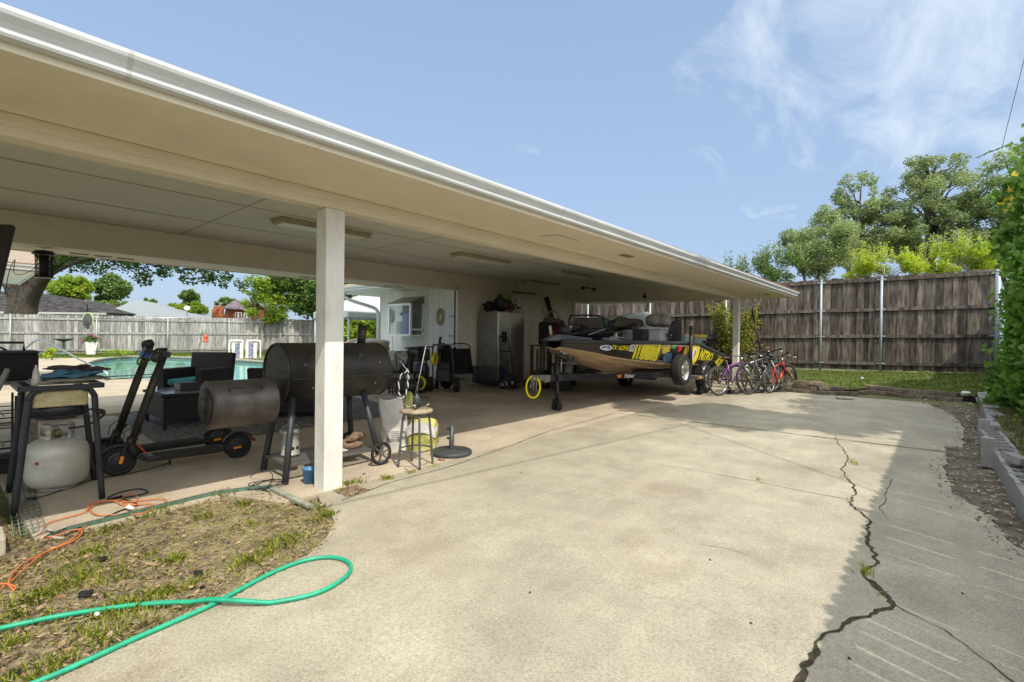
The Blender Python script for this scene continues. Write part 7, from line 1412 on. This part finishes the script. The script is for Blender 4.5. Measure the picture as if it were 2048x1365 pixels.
# yard objects
def yd(u, v): p = AZ(u, v, ZD+.0); return p
T = thing('flower_planter', 'tall white planter with pink flowers by the pool fence', 'planter', (DP(181, 709, 23.2).x, DP(181, 709, 23.2).y, .26))
b = MB(); b.add([(sx*w, sy*w, z) for z, w in ((0, .15), (.60, .23)) for sx, sy in ((-1, -1), (1, -1), (1, 1), (-1, 1))], [(0, 1, 5, 4), (1, 2, 6, 5), (2, 3, 7, 6), (3, 0, 4, 7), (3, 2, 1, 0), (4, 5, 6, 7)]); b.build('pot', M_wh, T)
P = rng.normal(0, 1, (700, 3))*np.array([.15, .15, .08])+np.array([0, 0, .72]); V, F = leafpts(P, .08); npmesh('leaves', V, F, rng.uniform(0, .7, 700), L_mid, T)
P = np.concatenate([rng.normal(0, .05, (60, 3))+np.array([.12, .14, .84]), rng.normal(0, .05, (50, 3))+np.array([-.2, -.25, .62]), rng.normal(0, .04, (30, 3))+np.array([0, .0, .88])]); V, F = leafpts(P, .07, .9); npmesh('flowers', V, F, rng.uniform(0, 1, 140), leafmat('petal_pink', (.55, .10, .22), (.65, .25, .38), .2), T)
T = thing('bird_bath', 'dark green bird bath on a pedestal in front of the pool fence', 'bird bath', (DP(127, 709, 22.6).x, DP(127, 709, 22.6).y, .26)); b = MB(); b.lathe([(.16, 0), (.14, .04), (.05, .1), (.045, .56), (.09, .62)], n=20); b.build('pedestal', mat('verdigris', (.06, .13, .11), .6), T); b = MB(); b.lathe([(.05, .6), (.25, .66), (.38, .74), (.35, .745), (.1, .69), (0, .685)], n=24, cap=False); b.build('bowl', mat('verdigris_dark', (.04, .07, .06), .6), T)
T = thing('pool_net', 'green rimmed pool leaf net on its pole hung along the fence', 'pool net', DP(176, 636, 22.9)); b = MB(); o = T.location; c_ = DP(176, 637, 22.9)-o
rx, rz2 = .24, .30; b.tube([c_+d0*(rx*math.cos(a))+Vector((0, 0, rz2*math.sin(a)-.05))-d0*.0 for a in np.linspace(0, 2*PI, 20)[:-1]], .022, 6, closed=True); b.build('rim', mat('lime_rim', (.40, .62, .25), .5), T)
b = MB(); b.grid(lambda i, j: c_+d0*(rx*math.cos(2*PI*i)*(1-.75*j))+Vector((0, 0, rz2*math.sin(2*PI*i)*(1-.9*j)-.05-.42*j))+d1*(-.1*math.sin(PI*j)), 20, 6, .5); b.build('mesh_bag', mat('net_grey', (.06, .065, .07), .8), T)
b = MB(); b.tube([c_+d0*.24, DP(378, 636, 23.4)-o], .018, 6); b.build('pole', M_chrome, T)
T = thing('hummingbird_feeder', 'small red feeder hanging on a curved wire in front of the fence', 'feeder', DP(411, 677, 24)); b = MB(); b.lathe([(0, -.2), (.14, -.18), (.14, -.13), (.05, -.12), (.1, 0), (.09, .13), (0, .2)], n=16); b.build('bottle', mat('feeder_red', (.5, .07, .03), .3), T); b = MB(); b.tube([(0, 0, .2), (-.02, -.02, .45), (-.15, -.15, .1), (-.2, -.2, -.4), (-.25, -.25, -.75)], .01, 5); b.build('hanger', M_blk, T)
T = thing('pool_ladder_rail', 'white pool handrail with two patterned towels hanging on it', 'handrail', (yd(478, 719).x, yd(478, 719).y, ZD+.03)); 
for k, s_ in enumerate((-.45, .35)):
    b = MB(); b.tube(catm([d0*s_-d1*.0, d0*s_+Vector((0, 0, .75)), d0*(s_+.1)+Vector((0, 0, .82)), d0*(s_+.55)+Vector((0, 0, .82)), d0*(s_+.62)+Vector((0, 0, .7)), d0*(s_+.62)], 5), .03, 8); b.build('rail', M_wh, T)
Mtw = mat('towel_white', (.62, .60, .55), .9); Mtp = mat('towel_blue_pattern', (.08, .07, .22), .9, var=.3, scale=24, col2=(.45, .44, .5), thr=(.45, .6))
for s_ in (.0, .62):
    b = MB(); b.beam(d0*s_+Vector((0, 0, .02))-d1*.12, d0*s_+Vector((0, 0, .72))-d1*.12, .50, .04, up=tuple(d1)); tw = b.build('towel', Mtw, T); b = MB(); b.beam(d0*s_+Vector((0, 0, .03))-d1*.145, d0*s_+Vector((0, 0, .715))-d1*.145, .22, .008, up=tuple(d1)); b.build('pattern_band', Mtp, tw)
h0, h1 = AZ(70, 760, ZD), AZ(212, 760, ZD)
b = MB(); D1 = 11.6; b.tube(catm([DP(48, 700, D1+.6), DP(68, 684, D1+.5), DP(80, 681, D1+.4), DP(100, 689, D1+.3), DP(190, 735, D1), DP(208, 743, D1), DP(215, 750, D1), DP(213, 764, D1)], 6), .022, 10); solo(b, 'pool_handrail', M_chrome, 'slanting polished steel handrail at the near edge of the pool', 'handrail')
T = tree('yellow_shrub', 'small yellow shrub by the pool deck left of the bird bath', 'shrub', (DP(104, 715, 20).x, DP(104, 715, 20).y, .2), [E_(104, 705, 20, 9, 12, .2, 8, .12)], 500, .09, L_yel, tr=.02, seed=61)
for k, (u, n) in enumerate(((238, 60), (240, 40))):
    pass
P = []; q = np.random.default_rng(8); pp_ = DP(238, 706, 23.3); T = thing('grassy_clump', 'clump of strappy green leaves at the fence behind the scooter handlebars', 'plant', (pp_.x, pp_.y, .26)); P = q.normal(0, 1, (160, 3))*np.array([.12, .3, .05])+np.array([0, 0, .12]); V, F = leafpts(P, .3, .1, up=-.2); npmesh('leaves', V, F, q.uniform(.3, 1, 160), L_bright, T)
# overhead wires
b = MB(); b.tube([DP(2060, 70, 20), DP(2048, 120, 21), DP(2012, 262, 24), DP(2003, 300, 25)], .012, 5); solo(b, 'power_line', M_blk, 'thin overhead wire slanting down at the upper right', 'wire')
s1_ = G(700, 1003); s2_ = G(1385, 845); s3_ = G(1690, 962)
def up(p, t): return Vector(p)+SUND*t
b = MB(); A1 = up(s1_, 6.6); A2 = up(G(1380, 848), 6.9); b.tube([A1+(A1-A2)*.8, A1, A2, A2+(A2-A1)*.15], .011, 5); solo(b, 'service_wire', M_blk, 'service wire overhead of the camera whose shadow crosses the driveway', 'wire')
b = MB(); A1 = up(G(1300, 826), 7); A2 = up(s3_, 6.9); b.tube([A1, A2, A2+(A2-A1)*.7], .011, 5); solo(b, 'service_wire', M_blk, 'second overhead wire whose shadow meets the first beyond the post', 'wire')
# ================================================================== GROUND DETAIL
ORDW = ('first', 'second', 'third', 'fourth', 'fifth', 'sixth', 'seventh', 'eighth', 'ninth', 'tenth', 'eleventh', 'twelfth', 'thirteenth', 'fourteenth', 'fifteenth', 'sixteenth', 'seventeenth', 'eighteenth', 'nineteenth', 'twentieth')
M_crack = mat('crack_dirt', (.045, .036, .026), .98, var=.5, scale=30, bump=1., bscale=120, col2=(.09, .07, .04))
def crack(pts, w0, w1, seed, jit=.012, par='pavement_crack', step=.025):
    rr = random.Random(seed); P = [G(*p) for p in pts]; Q = []
    for a, c in zip(P, P[1:]):
        n = max(1, int((c-a).length/step))
        for i in range(n): Q.append(a.lerp(c, i/n))
    Q.append(P[-1]); b = MB(); vs = []; n = len(Q); off = 0; wv = 1.
    for i, p in enumerate(Q):
        d = (Q[min(i+1, n-1)]-Q[max(i-1, 0)]).normalized(); s_ = Vector((d.y, -d.x, 0)); off = off*.6+rr.uniform(-jit, jit); wv = .72*wv+.28*rr.uniform(-.2, 2.6); wv = max(wv, .25); w = (w0+(w1-w0)*i/n)*wv
        c = p+s_*off; c.z = zg(c.x, c.y)+.004; vs += [c-s_*w*rr.uniform(.35, .65), c+s_*w*rr.uniform(.35, .65)]
    b.add(vs, [(2*i, 2*i+1, 2*i+3, 2*i+2) for i in range(n-1)], .5); return kind(b.build(par, M_crack), 'structure')
main = [(1668, 870), (1677, 890), (1690, 905), (1697, 920), (1683, 940), (1700, 960), (1717, 988), (1697, 999), (1702, 1011), (1738, 1042), (1732, 1073), (1741, 1096), (1756, 1127), (1726, 1146), (1738, 1160), (1756, 1175), (1787, 1211), (1751, 1227), (1702, 1242), (1678, 1258), (1641, 1277), (1630, 1300), (1611, 1344), (1589, 1368), (1570, 1420)]
crack(main[:6], .004, .009, 1, .01); crack(main[5:13], .010, .016, 2, .012); crack(main[12:], .013, .020, 3, .010)
crack([(1738, 1160), (1756, 1175), (1772, 1193), (1787, 1211)], .022, .03, 9, .006)
crack([(1290, 925), (1400, 944), (1513, 963), (1596, 982), (1694, 999)], .003, .005, 4, .006)
crack([(1789, 1210), (1834, 1235), (1887, 1261), (1981, 1329), (2019, 1359), (2060, 1390)], .004, .004, 5, .005)
crack([(1760, 950), (1783, 960), (1772, 985), (1770, 1005), (1758, 1015), (1772, 1035)], .004, .003, 6, .006)
crack([(1232, 826), (1500, 858), (1740, 887), (1895, 905)], .014, .02, 7, .004)
crack([(684, 1002), (780, 966), (900, 934), (1010, 896), (1100, 862), (1190, 838), (1232, 826)], .006, .008, 8, .004)
crack([(1400, 1090), (1450, 1098), (1500, 1112)], .002, .002, 12, .004)
# stains of dirt washed onto the drive edge
def stain(name, pts, m): 
    P = [G(*p) for p in pts]; b = MB(); Q = catm(P, 6, True); rr = random.Random(len(pts)); c = sum(Q, Vector())/len(Q); b.add([Vector((p.x+rr.uniform(-.07, .07), p.y+rr.uniform(-.10, .10), zg(p.x, p.y)+.006)) for p in Q], [tuple(range(len(Q)))], .5); return kind(b.build(name, m), 'structure')
Mst_ = mat('damp_stain', (.16, .14, .11), .9, var=.5, scale=9, col2=(.28, .25, .2), detail=8)
0 and stain('dirt_stain', [(1828, 850), (1870, 845), (1915, 852), (1935, 872), (1900, 866), (1850, 862)], Mst_)
# grass tufts, mulch, leaves
def blades(P, h, w, m, name, parent=None, lean=.5, seed=1, off=None):
    q = np.random.default_rng(seed); n = len(P); a = q.uniform(0, 2*PI, n); l = q.uniform(0, lean, n); d = np.stack([np.cos(a)*l, np.sin(a)*l, np.ones(n)], 1); d /= np.linalg.norm(d, axis=1)[:, None]
    s = np.stack([-np.sin(a), np.cos(a), 0*a], 1); hh = (h*q.uniform(.5, 1.3, n))[:, None]; m1 = P+d*hh*.55; tip = P+d*hh+np.stack([np.cos(a), np.sin(a), -.5+0*a], 1)*hh*.25*l[:, None]/lean
    V = np.stack([P-s*w*.5, P+s*w*.5, m1+s*w*.4, tip, m1-s*w*.4], 1).reshape(-1, 3); F = np.arange(n*5).reshape(n, 5)
    return npmesh(name, V, F, q.uniform(0, 1, n), m, parent)
L_grass = leafmat('leaf_grass', (.20, .27, .03), (.50, .54, .08), .45); L_dry = leafmat('dry_grass', (.30, .23, .12), (.58, .48, .27), .3); L_lawn = leafmat('leaf_lawn', (.06, .12, .012), (.22, .32, .035), .4)
q = np.random.default_rng(12)
def Zg(P): return np.array([zg(x, y) for x, y in P])
C_ = [(490, 1052), (640, 1020), (655, 1030), (560, 1095), (500, 1120), (300, 1110), (170, 1155), (150, 1140), (90, 1190), (50, 1205), (320, 1235), (250, 1210), (275, 1215), (215, 1235), (235, 1215), (520, 1110), (320, 1020), (440, 990), (385, 1170), (60, 1350), (100, 1340), (10, 1240), (215, 1060), (620, 1040), (570, 1085), (350, 1120), (410, 1035), (120, 1170), (200, 1275), (20, 1290), (30, 1200), (230, 1155), (590, 1075), (455, 1135), (700, 968), (715, 964), (680, 982), (290, 1035), (485, 1010), (180, 1105), (330, 1185), (75, 1235)]
P = []
for i, (u, v) in enumerate(C_):
    c = G(u, v); n = int(q.uniform(25, 110)); k = q.uniform(.02, .06); P.append(np.stack([c.x+q.normal(0, k, n), c.y+q.normal(0, k*1.3, n)], 1))
P = np.concatenate(P); P = np.column_stack([P, Zg(P)-.012]); kind(blades(P, .055, .0045, L_grass, 'grass', seed=2, lean=.9), 'stuff')
def scatter_in(n, fn, x0, x1, y0, y1):
    out = []
    while len(out) < n:
        x, y = q.uniform(x0, x1), q.uniform(y0, y1)
        if fn(x, y): out.append((x, y))
    return np.array(out)
inb = lambda x, y: in_bed(x, y)
P = scatter_in(5200, inb, -5.1, -2.4, -.6, 2.0); P = np.column_stack([P, Zg(P)-.012]); kind(blades(P, .03, .004, L_grass, 'grass', seed=5, lean=1.4), 'stuff')
P = scatter_in(11000, inb, -5.1, -2.4, -.6, 2.0); P = np.column_stack([P, Zg(P)-.006+q.uniform(0, .012, len(P))]); V, F = leafpts(P, .045, .09, up=.95); kind(npmesh('straw', V, F, q.uniform(0, 1, len(P)), L_dry), 'stuff')
P = scatter_in(6500, inb, -5.1, -2.4, -.6, 2.0); dd = np.hypot(P[:, 0]+3.7, (P[:, 1]-1.35)); P = P[(q.uniform(0, 1, len(P)) < np.clip(dd-.15, .12, 1))]; P = np.column_stack([P, Zg(P)-.005+q.uniform(0, .012, len(P))]); V, F = leafpts(P, .032, .45, up=.8); kind(npmesh('bark_mulch', V, F, q.uniform(0, 1, len(P))**1.5, leafmat('mulch', (.09, .065, .045), (.42, .31, .20), .05)), 'stuff')
P = scatter_in(260, inb, -5.1, -2.4, -.6, 2.0); P = np.column_stack([P, Zg(P)+.006]); V, F = leafpts(P, .034, .55, up=.9); kind(npmesh('fallen_leaves', V, F, q.uniform(0, 1, len(P)), leafmat('dead_leaf', (.24, .12, .05), (.50, .36, .20), .15)), 'stuff')
# litter on the right dirt strip, verge grass
ins = lambda x, y: in_strip(x, y) and (x > .3 or q.uniform() < .5)
P = scatter_in(1500, ins, -.5, .52, 2.5, 14.2); P = np.column_stack([P, Zg(P)+.012]); V, F = leafpts(P, .04, .4, up=.85); kind(npmesh('leaf_litter', V, F, q.uniform(0, 1, len(P)), leafmat('litter_leaf', (.16, .12, .08), (.52, .46, .34), .1)), 'stuff')
P = np.column_stack([q.uniform(.62, 1.25, 16000), q.uniform(3.5, 17, 16000)]); z = .17+.03*np.sin(P[:, 1]*2.3)+.02*np.sin(P[:, 1]*5.1+P[:, 0]*7)+.16*(P[:, 0]-.56)/.95+.006*P[:, 1]; keep = np.sin(P[:, 0]*9+P[:, 1]*3.1)+np.sin(P[:, 1]*6.7) > -.6; P = np.column_stack([P, z])[keep]
kind(blades(P, .075, .006, leafmat('verge_blade', (.10, .14, .03), (.40, .38, .16), .3), 'grass', seed=7, lean=1.), 'stuff')
# lawn blades
LP = []
for k in range(52000):
    i, j = q.uniform(0, 1), q.uniform(0, 1); p = lawnf(i, j); LP.append((p.x, p.y, p.z-.005))
kind(blades(np.array(LP), .055, .008, L_lawn, 'lawn_grass', seed=9, lean=.8), 'stuff')
LP = []
for k in range(16000):
    t = q.uniform(0, 1); p = Vector((LA2.x, LA2.y, 0)).lerp(Vector((LB2.x, LB2.y, 0)), t)+Vector((ld.y, -ld.x, 0))*q.uniform(.1, 2.2); LP.append((p.x, p.y, gz(p.x, p.y)+.0))
kind(blades(np.array(LP), .09, .02, L_lawn, 'yard_grass', seed=10, lean=.8), 'stuff')
# weeds in the joints
P = []
for (u, v, n) in ((770, 960, 40), (778, 957, 30), (825, 946, 30), (870, 934, 12), (1512, 962, 12), (1735, 1143, 14), (1728, 1150, 10), (1705, 1005, 6), (1688, 958, 8), (1760, 1190, 6), (1712, 930, 16), (1700, 925, 14), (1460, 785, 60), (1690, 800, 20)):
    c = G(u, v); P.append(np.stack([c.x+q.normal(0, .025, n), c.y+q.normal(0, .025, n)], 1))
P = np.concatenate(P); P = np.column_stack([P, Zg(P)]); kind(blades(P, .05, .005, L_grass, 'joint_weeds', seed=3, lean=1.2), 'stuff')
P = []
c = G(690, 985); P = scatter_in(500, lambda x, y: True, c.x-.10, c.x+.12, c.y-.05, c.y+.16); P = np.column_stack([P, Zg(P)+.006]); V, F = leafpts(P, .03, .4, up=.9); kind(npmesh('bark_mulch', V, F, q.uniform(0, 1, len(P)), MATS['mulch']), 'stuff')
# specks on the concrete
P = []
for k in range(9): p = G(q.uniform(900, 2000), q.uniform(860, 1340)); P.append((p.x, p.y))
b = MB()
for x, y in P: b.blob((x, y, zg(x, y)+.004), (.007, .006, .004), 4, .3, 1)
kind(b.build('gravel_specks', mat('speck', (.08, .06, .05), .9)), 'stuff')
# ---- bed edging strip
b = MB(); Pn = [G(*p) for p in ((92, 1074), (180, 1052), (250, 1035), (340, 1012), (430, 990), (500, 981), (545, 977))]
for a, c in zip(Pn, Pn[1:]): b.beam(a+Vector((0, 0, .008)), c+Vector((0, 0, .008)), .006, .05)
solo(b, 'bed_edging', mat('green_edging', (.10, .17, .13), .5, .2, var=.4, scale=20), 'green metal edging strip between carport slab and dirt bed', 'edging')
b = MB(); b.beam(G(545, 977, .015), G(622, 1014, .015), .05, .018); solo(b, 'edging_board', mat('faded_green_board', (.28, .30, .24), .8, var=.4, scale=20), 'short faded board angled from the edging toward the post foot', 'board')
# ---- garden hose
hp = [(-60, 1268), (0, 1257), (120, 1232), (240, 1214), (330, 1206), (400, 1205), (470, 1210), (560, 1203), (640, 1184), (690, 1155), (702, 1133), (685, 1119), (650, 1115), (600, 1124), (540, 1148), (470, 1185), (420, 1212), (350, 1243), (260, 1282), (160, 1328), (70, 1366), (0, 1392)]
HP = [G(*p, .012) for p in hp]
HQ = catm(HP, 8); 
for i, p in enumerate(HQ):
    if 38 < i < 54: p.z += .022*math.sin(PI*(i-38)/16)
b = MB(); b.tube(HQ, .0115, 12); solo(b, 'garden_hose', mat('hose_green', (.012, .34, .20), .42, var=.22, scale=14, bump=.15, bscale=300, spec=.6), 'bright green garden hose looped across the bed and driveway', 'hose')
# ---- extension cords
M_cord = mat('cord_orange', (.55, .17, .06), .5, var=.1)
oc = [(-30, 1172), (10, 1168), (30, 1174), (26, 1180), (18, 1160), (45, 1128), (90, 1105), (150, 1080), (165, 1060), (140, 1062), (95, 1075), (86, 1060), (100, 1045), (160, 1028), (175, 1020), (182, 1008), (225, 1002), (250, 1010), (300, 1008), (310, 1015), (280, 1028), (230, 1030), (195, 1030), (180, 1018), (205, 1003), (240, 1000), (250, 992), (270, 990), (275, 1000), (258, 1010), (245, 1002), (260, 1004), (310, 998), (333, 1000), (320, 1010), (290, 1014)]
b = MB(); rr = random.Random(2); b.tube(catm([G(u, v, .008+rr.uniform(0, .012)) for u, v in oc], 6), .0048, 7); solo(b, 'extension_cord', M_cord, 'orange extension cord tangled over the slab edge and dirt bed', 'cord')
b = MB(); b.tube(catm([G(u, v, .008) for u, v in ((-20, 1190), (20, 1165), (60, 1128), (100, 1100), (140, 1082), (160, 1062), (178, 1048))], 6), .0045, 6); solo(b, 'extension_cord', M_cord, 'second orange cord strand running off to the lower left corner', 'cord')
o = G(258, 1018, .02); b = MB(); b.cbox(o+Vector((0, 0, .012)), (.045, .028, .002), Euler((.5, .3, .4)).to_matrix()); b.cbox(o+Vector((.03, .005, .014)), (.05, .03, .002), Euler((.2, .1, .4)).to_matrix()); solo(b, 'warning_tag', M_wh, 'white warning tag on the orange extension cord', 'tag')
b = MB(); b.tube(catm([G(u, v, .007) for u, v in ((60, 998), (90, 992), (130, 978), (170, 964), (215, 955), (270, 945), (320, 932), (340, 925))], 6), .004, 6); b.cbox(G(64, 998, .012), (.03, .06, .02)); solo(b, 'electric_cable', M_rub, 'black power cord with plug lying under the stove stand', 'cord')
b = MB(); b.tube(catm([G(u, v, .008) for u, v in ((130, 1072), (160, 1055), (200, 1040), (240, 1022), (275, 1010), (250, 1000), (215, 998), (240, 985), (280, 978), (295, 985), (270, 992), (235, 998))], 6), .005, 6); b.tube([G(215, 1000, .012), G(245, 993, .012)], .011, 8); solo(b, 'electric_cable', M_rub, 'black cord mixed into the orange cord coils', 'cord')
# ---- lumps of charcoal
for k, (u, v, s_, lb) in enumerate(((172, 1188, .028, 'largest charcoal lump in the dirt bed above the hose'), (205, 1118, .022, 'grey topped charcoal lump near the orange cord'), (398, 1146, .022, 'charcoal lump at the right of the dirt bed'), (400, 1170, .022, 'dark brown lump just below the right charcoal lump'), (108, 1192, .012, 'smallest charcoal lump left of the largest'), (28, 1346, .02, 'charcoal lump at the bottom left corner'))):
    c = G(u, v, .004); b = MB(); b.blob(c, (s_*1.2, s_, s_*.5), 8, .35, k); solo(b, 'charcoal_lump', mat('charcoal', (.022, .022, .028), .6, var=.6, scale=60, bump=1) if k != 3 else mat('bark', (.16, .10, .065)), lb, 'charcoal', group='charcoal lumps scattered in the dirt bed')
for k, (u, v, lb) in enumerate(((195, 1228, 'white pebble beside the hose'), (868, 940, 'brown dead leaf on the slab by the smoker wheel'))):
    c = G(u, v, .004) if k == 0 else G(728, 948, .004); b = MB(); b.blob(c, (.018, .012, .007), 6, .2, k); solo(b, ('pebble', 'dead_leaf')[k], (M_wh, MATS['bark'])[k], lb, ('pebble', 'leaf')[k])
b = MB(); rr = random.Random(4)
for k in range(8): b.cbox(G(100+rr.uniform(-25, 25), 1068+rr.uniform(-12, 12), .012+.004*k), (rr.uniform(.04, .09), .012, .004), Euler((0, 0, rr.uniform(0, 3))).to_matrix())
solo(b, 'wood_scraps', mat('pale_scrap', (.50, .47, .42), .8, var=.2), 'pale splintered scraps at the slab corner under the cords', 'scraps')
# ---- stone border along the lawn: individual blocks
M_stone = mat('retaining_stone', (.13, .095, .07), .95, var=.4, scale=14, bump=1.2, bscale=40, col2=(.26, .21, .165), tint=.25)
def stone(name, label, c, sz, rz, grp, m=M_stone, seed=0, taper=.0):
    b = MB(); rr = random.Random(seed); sx, sy, sz_ = sz; vs = []
    for z, k in ((0, 1), (sz_, 1-taper)):
        for x, y in ((-1, -1), (1, -1), (1, 1), (-1, 1)): vs.append((x*sx/2*k+rr.uniform(-.012, .012), y*sy/2*k+rr.uniform(-.012, .012), z+rr.uniform(-.006, .006)))
    b.add(vs, [(3, 2, 1, 0), (4, 5, 6, 7), (0, 1, 5, 4), (1, 2, 6, 5), (2, 3, 7, 6), (3, 0, 4, 7)]); o = b.build(name, m, bevel=.012); o.location = c; o.rotation_euler = (rr.uniform(-.04, .04), rr.uniform(-.03, .03), rz); return tag(o, label, 'stone block', grp)
GS = 'stone blocks edging the far lawn'
rr = random.Random(11); uu = 1568; i = 0; n1 = n2 = 0
def stn(u): 
    tt = [1562, 1640, 1700, 1740, 1800, 1850, 1905, 1950]; t = float(np.interp(u, tt, range(8))); a = min(6, int(t)); return STN[a].lerp(STN[a+1], t-a), (STN[a+1]-STN[a])
while uu < 1912:
    p, d = stn(uu); rz = math.atan2(d.y, d.x); hh = .095
    n1 += 1; stone('edging_stone', f'{ORDW[n1-1]} brown stone of the lower course, counting from the shovel rightward', (p.x, p.y, zg(p.x, p.y)-.01), (.27, .19, hh), rz+rr.uniform(-.12, .12), GS, seed=i)
    uu += rr.uniform(19, 24)*(1 if uu < 1760 else 1.15); i += 1
uu = 1574
while uu < 1905:
    p, d = stn(uu); rz = math.atan2(d.y, d.x); s_ = Vector((-d.y, d.x, 0)).normalized()*.05
    if not (1688 < uu < 1722):
        n2 += 1; stone('edging_stone', f'{ORDW[n2-1]} brown stone of the upper course, counting from the shovel rightward', (p.x+s_.x, p.y+s_.y, zg(p.x, p.y)+.086), (.26, .17, .09), rz+rr.uniform(-.15, .15), GS, seed=i+50)
    uu += rr.uniform(21, 27)*(1 if uu < 1760 else 1.15); i += 1
for k, (u, lb) in enumerate(((1602, 'edging stone stacked alone on top, nearest the shovel'), (1632, 'edging stone stacked alone on top, farther from the shovel'))):
    p, d = stn(u); stone('edging_stone', lb, (p.x, p.y+.06, zg(p.x, p.y)+.178), (.26, .17, .09), math.atan2(d.y, d.x)+.1, GS, seed=90+k)
p = G(1690, 799); stone('concrete_chunk', 'flat broken concrete chunk lying on the drive before the stone edging', (p.x, p.y, p.z), (.30, .2, .05), .2, None, mat('step_concrete', (.40, .37, .31)), seed=70)['category'] = 'concrete chunk'
for k, (u, v, s_, lb) in enumerate(((1573, 771, (.14, .1, .09), 'white crumpled bag on the ground beside the shovel blade'), (1931, 788, (.09, .07, .05), 'small white crumpled bag on the grass by the cinder blocks'), (1724, 757, (.03, .03, .03), 'tiny white ball on the far lawn'))):
    p = G(u, v, (0, .15, .28)[k]); b = MB(); b.blob(p, s_, 10, .4 if k < 2 else 0, k); solo(b, ('litter_bag', 'litter_bag', 'ball')[k], mat('white_film', (.62, .62, .62), .5), lb, ('bag', 'bag', 'ball')[k])
# ---- cinder blocks along the right
M_cin = mat('cinder_block', (.31, .305, .29), .95, var=.2, scale=12, bump=1., bscale=90, tint=.18)
def cinder(label, x, y, rz, z, h=.19, L_=.40, W_=.19, holes=True, rot=(0, 0), nm='cinder_block', grp='cinder blocks edging the right verge'):
    b = MB(); t = .035
    if holes:
        for x0, x1, y0, y1 in ((-W_/2, -W_/2+t, -L_/2, L_/2), (W_/2-t, W_/2, -L_/2, L_/2), (-W_/2+t, W_/2-t, -L_/2, -L_/2+t), (-W_/2+t, W_/2-t, L_/2-t, L_/2), (-W_/2+t, W_/2-t, -t/2, t/2)): b.box(x0, x1, y0, y1, 0, h, .5)
    else: b.box(-W_/2, W_/2, -L_/2, L_/2, 0, h)
    o = b.build(nm, M_cin, bevel=0 if holes else .006); o.location = (x, y, z); o.rotation_euler = (rot[0], rot[1], rz); return tag(o, label, 'cinder block', grp)
E1, E2 = G(2046, 1042), G(1962, 893)
dirv = (E2-E1); Ln = dirv.length; dirv.normalize(); rzb = math.atan2(dirv.y, dirv.x)-PI/2; nb = Vector((dirv.y, -dirv.x, 0))
ORD = ('nearest', 'second nearest', 'third nearest', 'fourth nearest', 'fifth nearest', 'sixth nearest', 'seventh nearest')
y = -1.25; k = 0
while y < Ln-.15:
    c = E1+dirv*(y+.2)+nb*.095; cinder(f'{ORDW[k]} hollow cinder block hidden beyond the right picture edge' if y < -.3 else f'{ORDW[max(0, k-3)]} hollow cinder block of the right row, nearest the camera counted first', c.x, c.y, rzb+rr.uniform(-.03, .03), zg(c.x, c.y)-.01); y += .408; k += 1
c = G(1968, 935); cinder('pale half block standing on end, nearer of the two upright ones', c.x+.03, c.y+.05, rzb, zg(c.x, c.y), h=.30, L_=.10, W_=.10, holes=False)
c = G(1961, 888); cinder('pale half block standing on end, farther of the two upright ones', c.x+.03, c.y+.05, rzb, zg(c.x, c.y), h=.30, L_=.10, W_=.10, holes=False)
FB1, FB2 = G(1976, 880), G(1952, 806)
dv = (FB2-FB1); Lf2 = dv.length; dv.normalize(); rzf = math.atan2(dv.y, dv.x)-PI/2; nb2 = Vector((dv.y, -dv.x, 0)); y = 0; k = 0
names = ['solid capped block just beyond the upright half blocks', 'second solid capped block beyond the upright half blocks', 'third solid capped block beyond the upright half blocks', 'fourth solid capped block beyond the upright half blocks', 'fifth solid capped block beyond the upright half blocks', 'sixth solid capped block beyond the upright half blocks', 'seventh solid capped block beyond the upright half blocks', 'eighth solid capped block beyond the upright half blocks', 'ninth solid capped block beyond the upright half blocks', 'tenth solid capped block beyond the upright half blocks', 'eleventh solid capped block', 'twelfth solid capped block']
while y < Lf2:
    c = FB1+dv*(y+.2)+nb2*.12; cinder(names[min(k, 11)], c.x, c.y, rzf+rr.uniform(-.03, .03), zg(c.x, c.y)-.01+rr.uniform(-.01, .01), h=.20, L_=.40, W_=.20+.03*(k < 2), holes=False); y += .408; k += 1
c = G(2000, 925, .2); cinder('small broken block lying tilted on the verge grass', c.x+.1, c.y, .5, c.z+.02, h=.06, L_=.22, W_=.10, holes=False, rot=(.1, .1))
# ---- rug under the wicker set
b = MB(); p = [(-6.35, 1.6), (-6.35, 4.9), (-9.9, 4.9), (-9.9, 1.2)]
b.grid(lambda i, j: Vector((-6.35-3.6*i, 1.55+3.4*j, zg(-6.35-3.6*i, 0+1.55+3.4*j)+.010)), 12, 4, .5)
def rugmat():
    m = mat('grey_rug', (.13, .14, .155), .95, var=.5, scale=5, bump=.5, bscale=120, col2=(.27, .27, .27), stretch=(1, 4, 1), detail=8); return m
solo(b, 'outdoor_rug', rugmat(), 'worn grey patterned outdoor rug under the wicker furniture', 'rug', loc=(-8.1, 3.2, zg(-8.1, 3.2)))
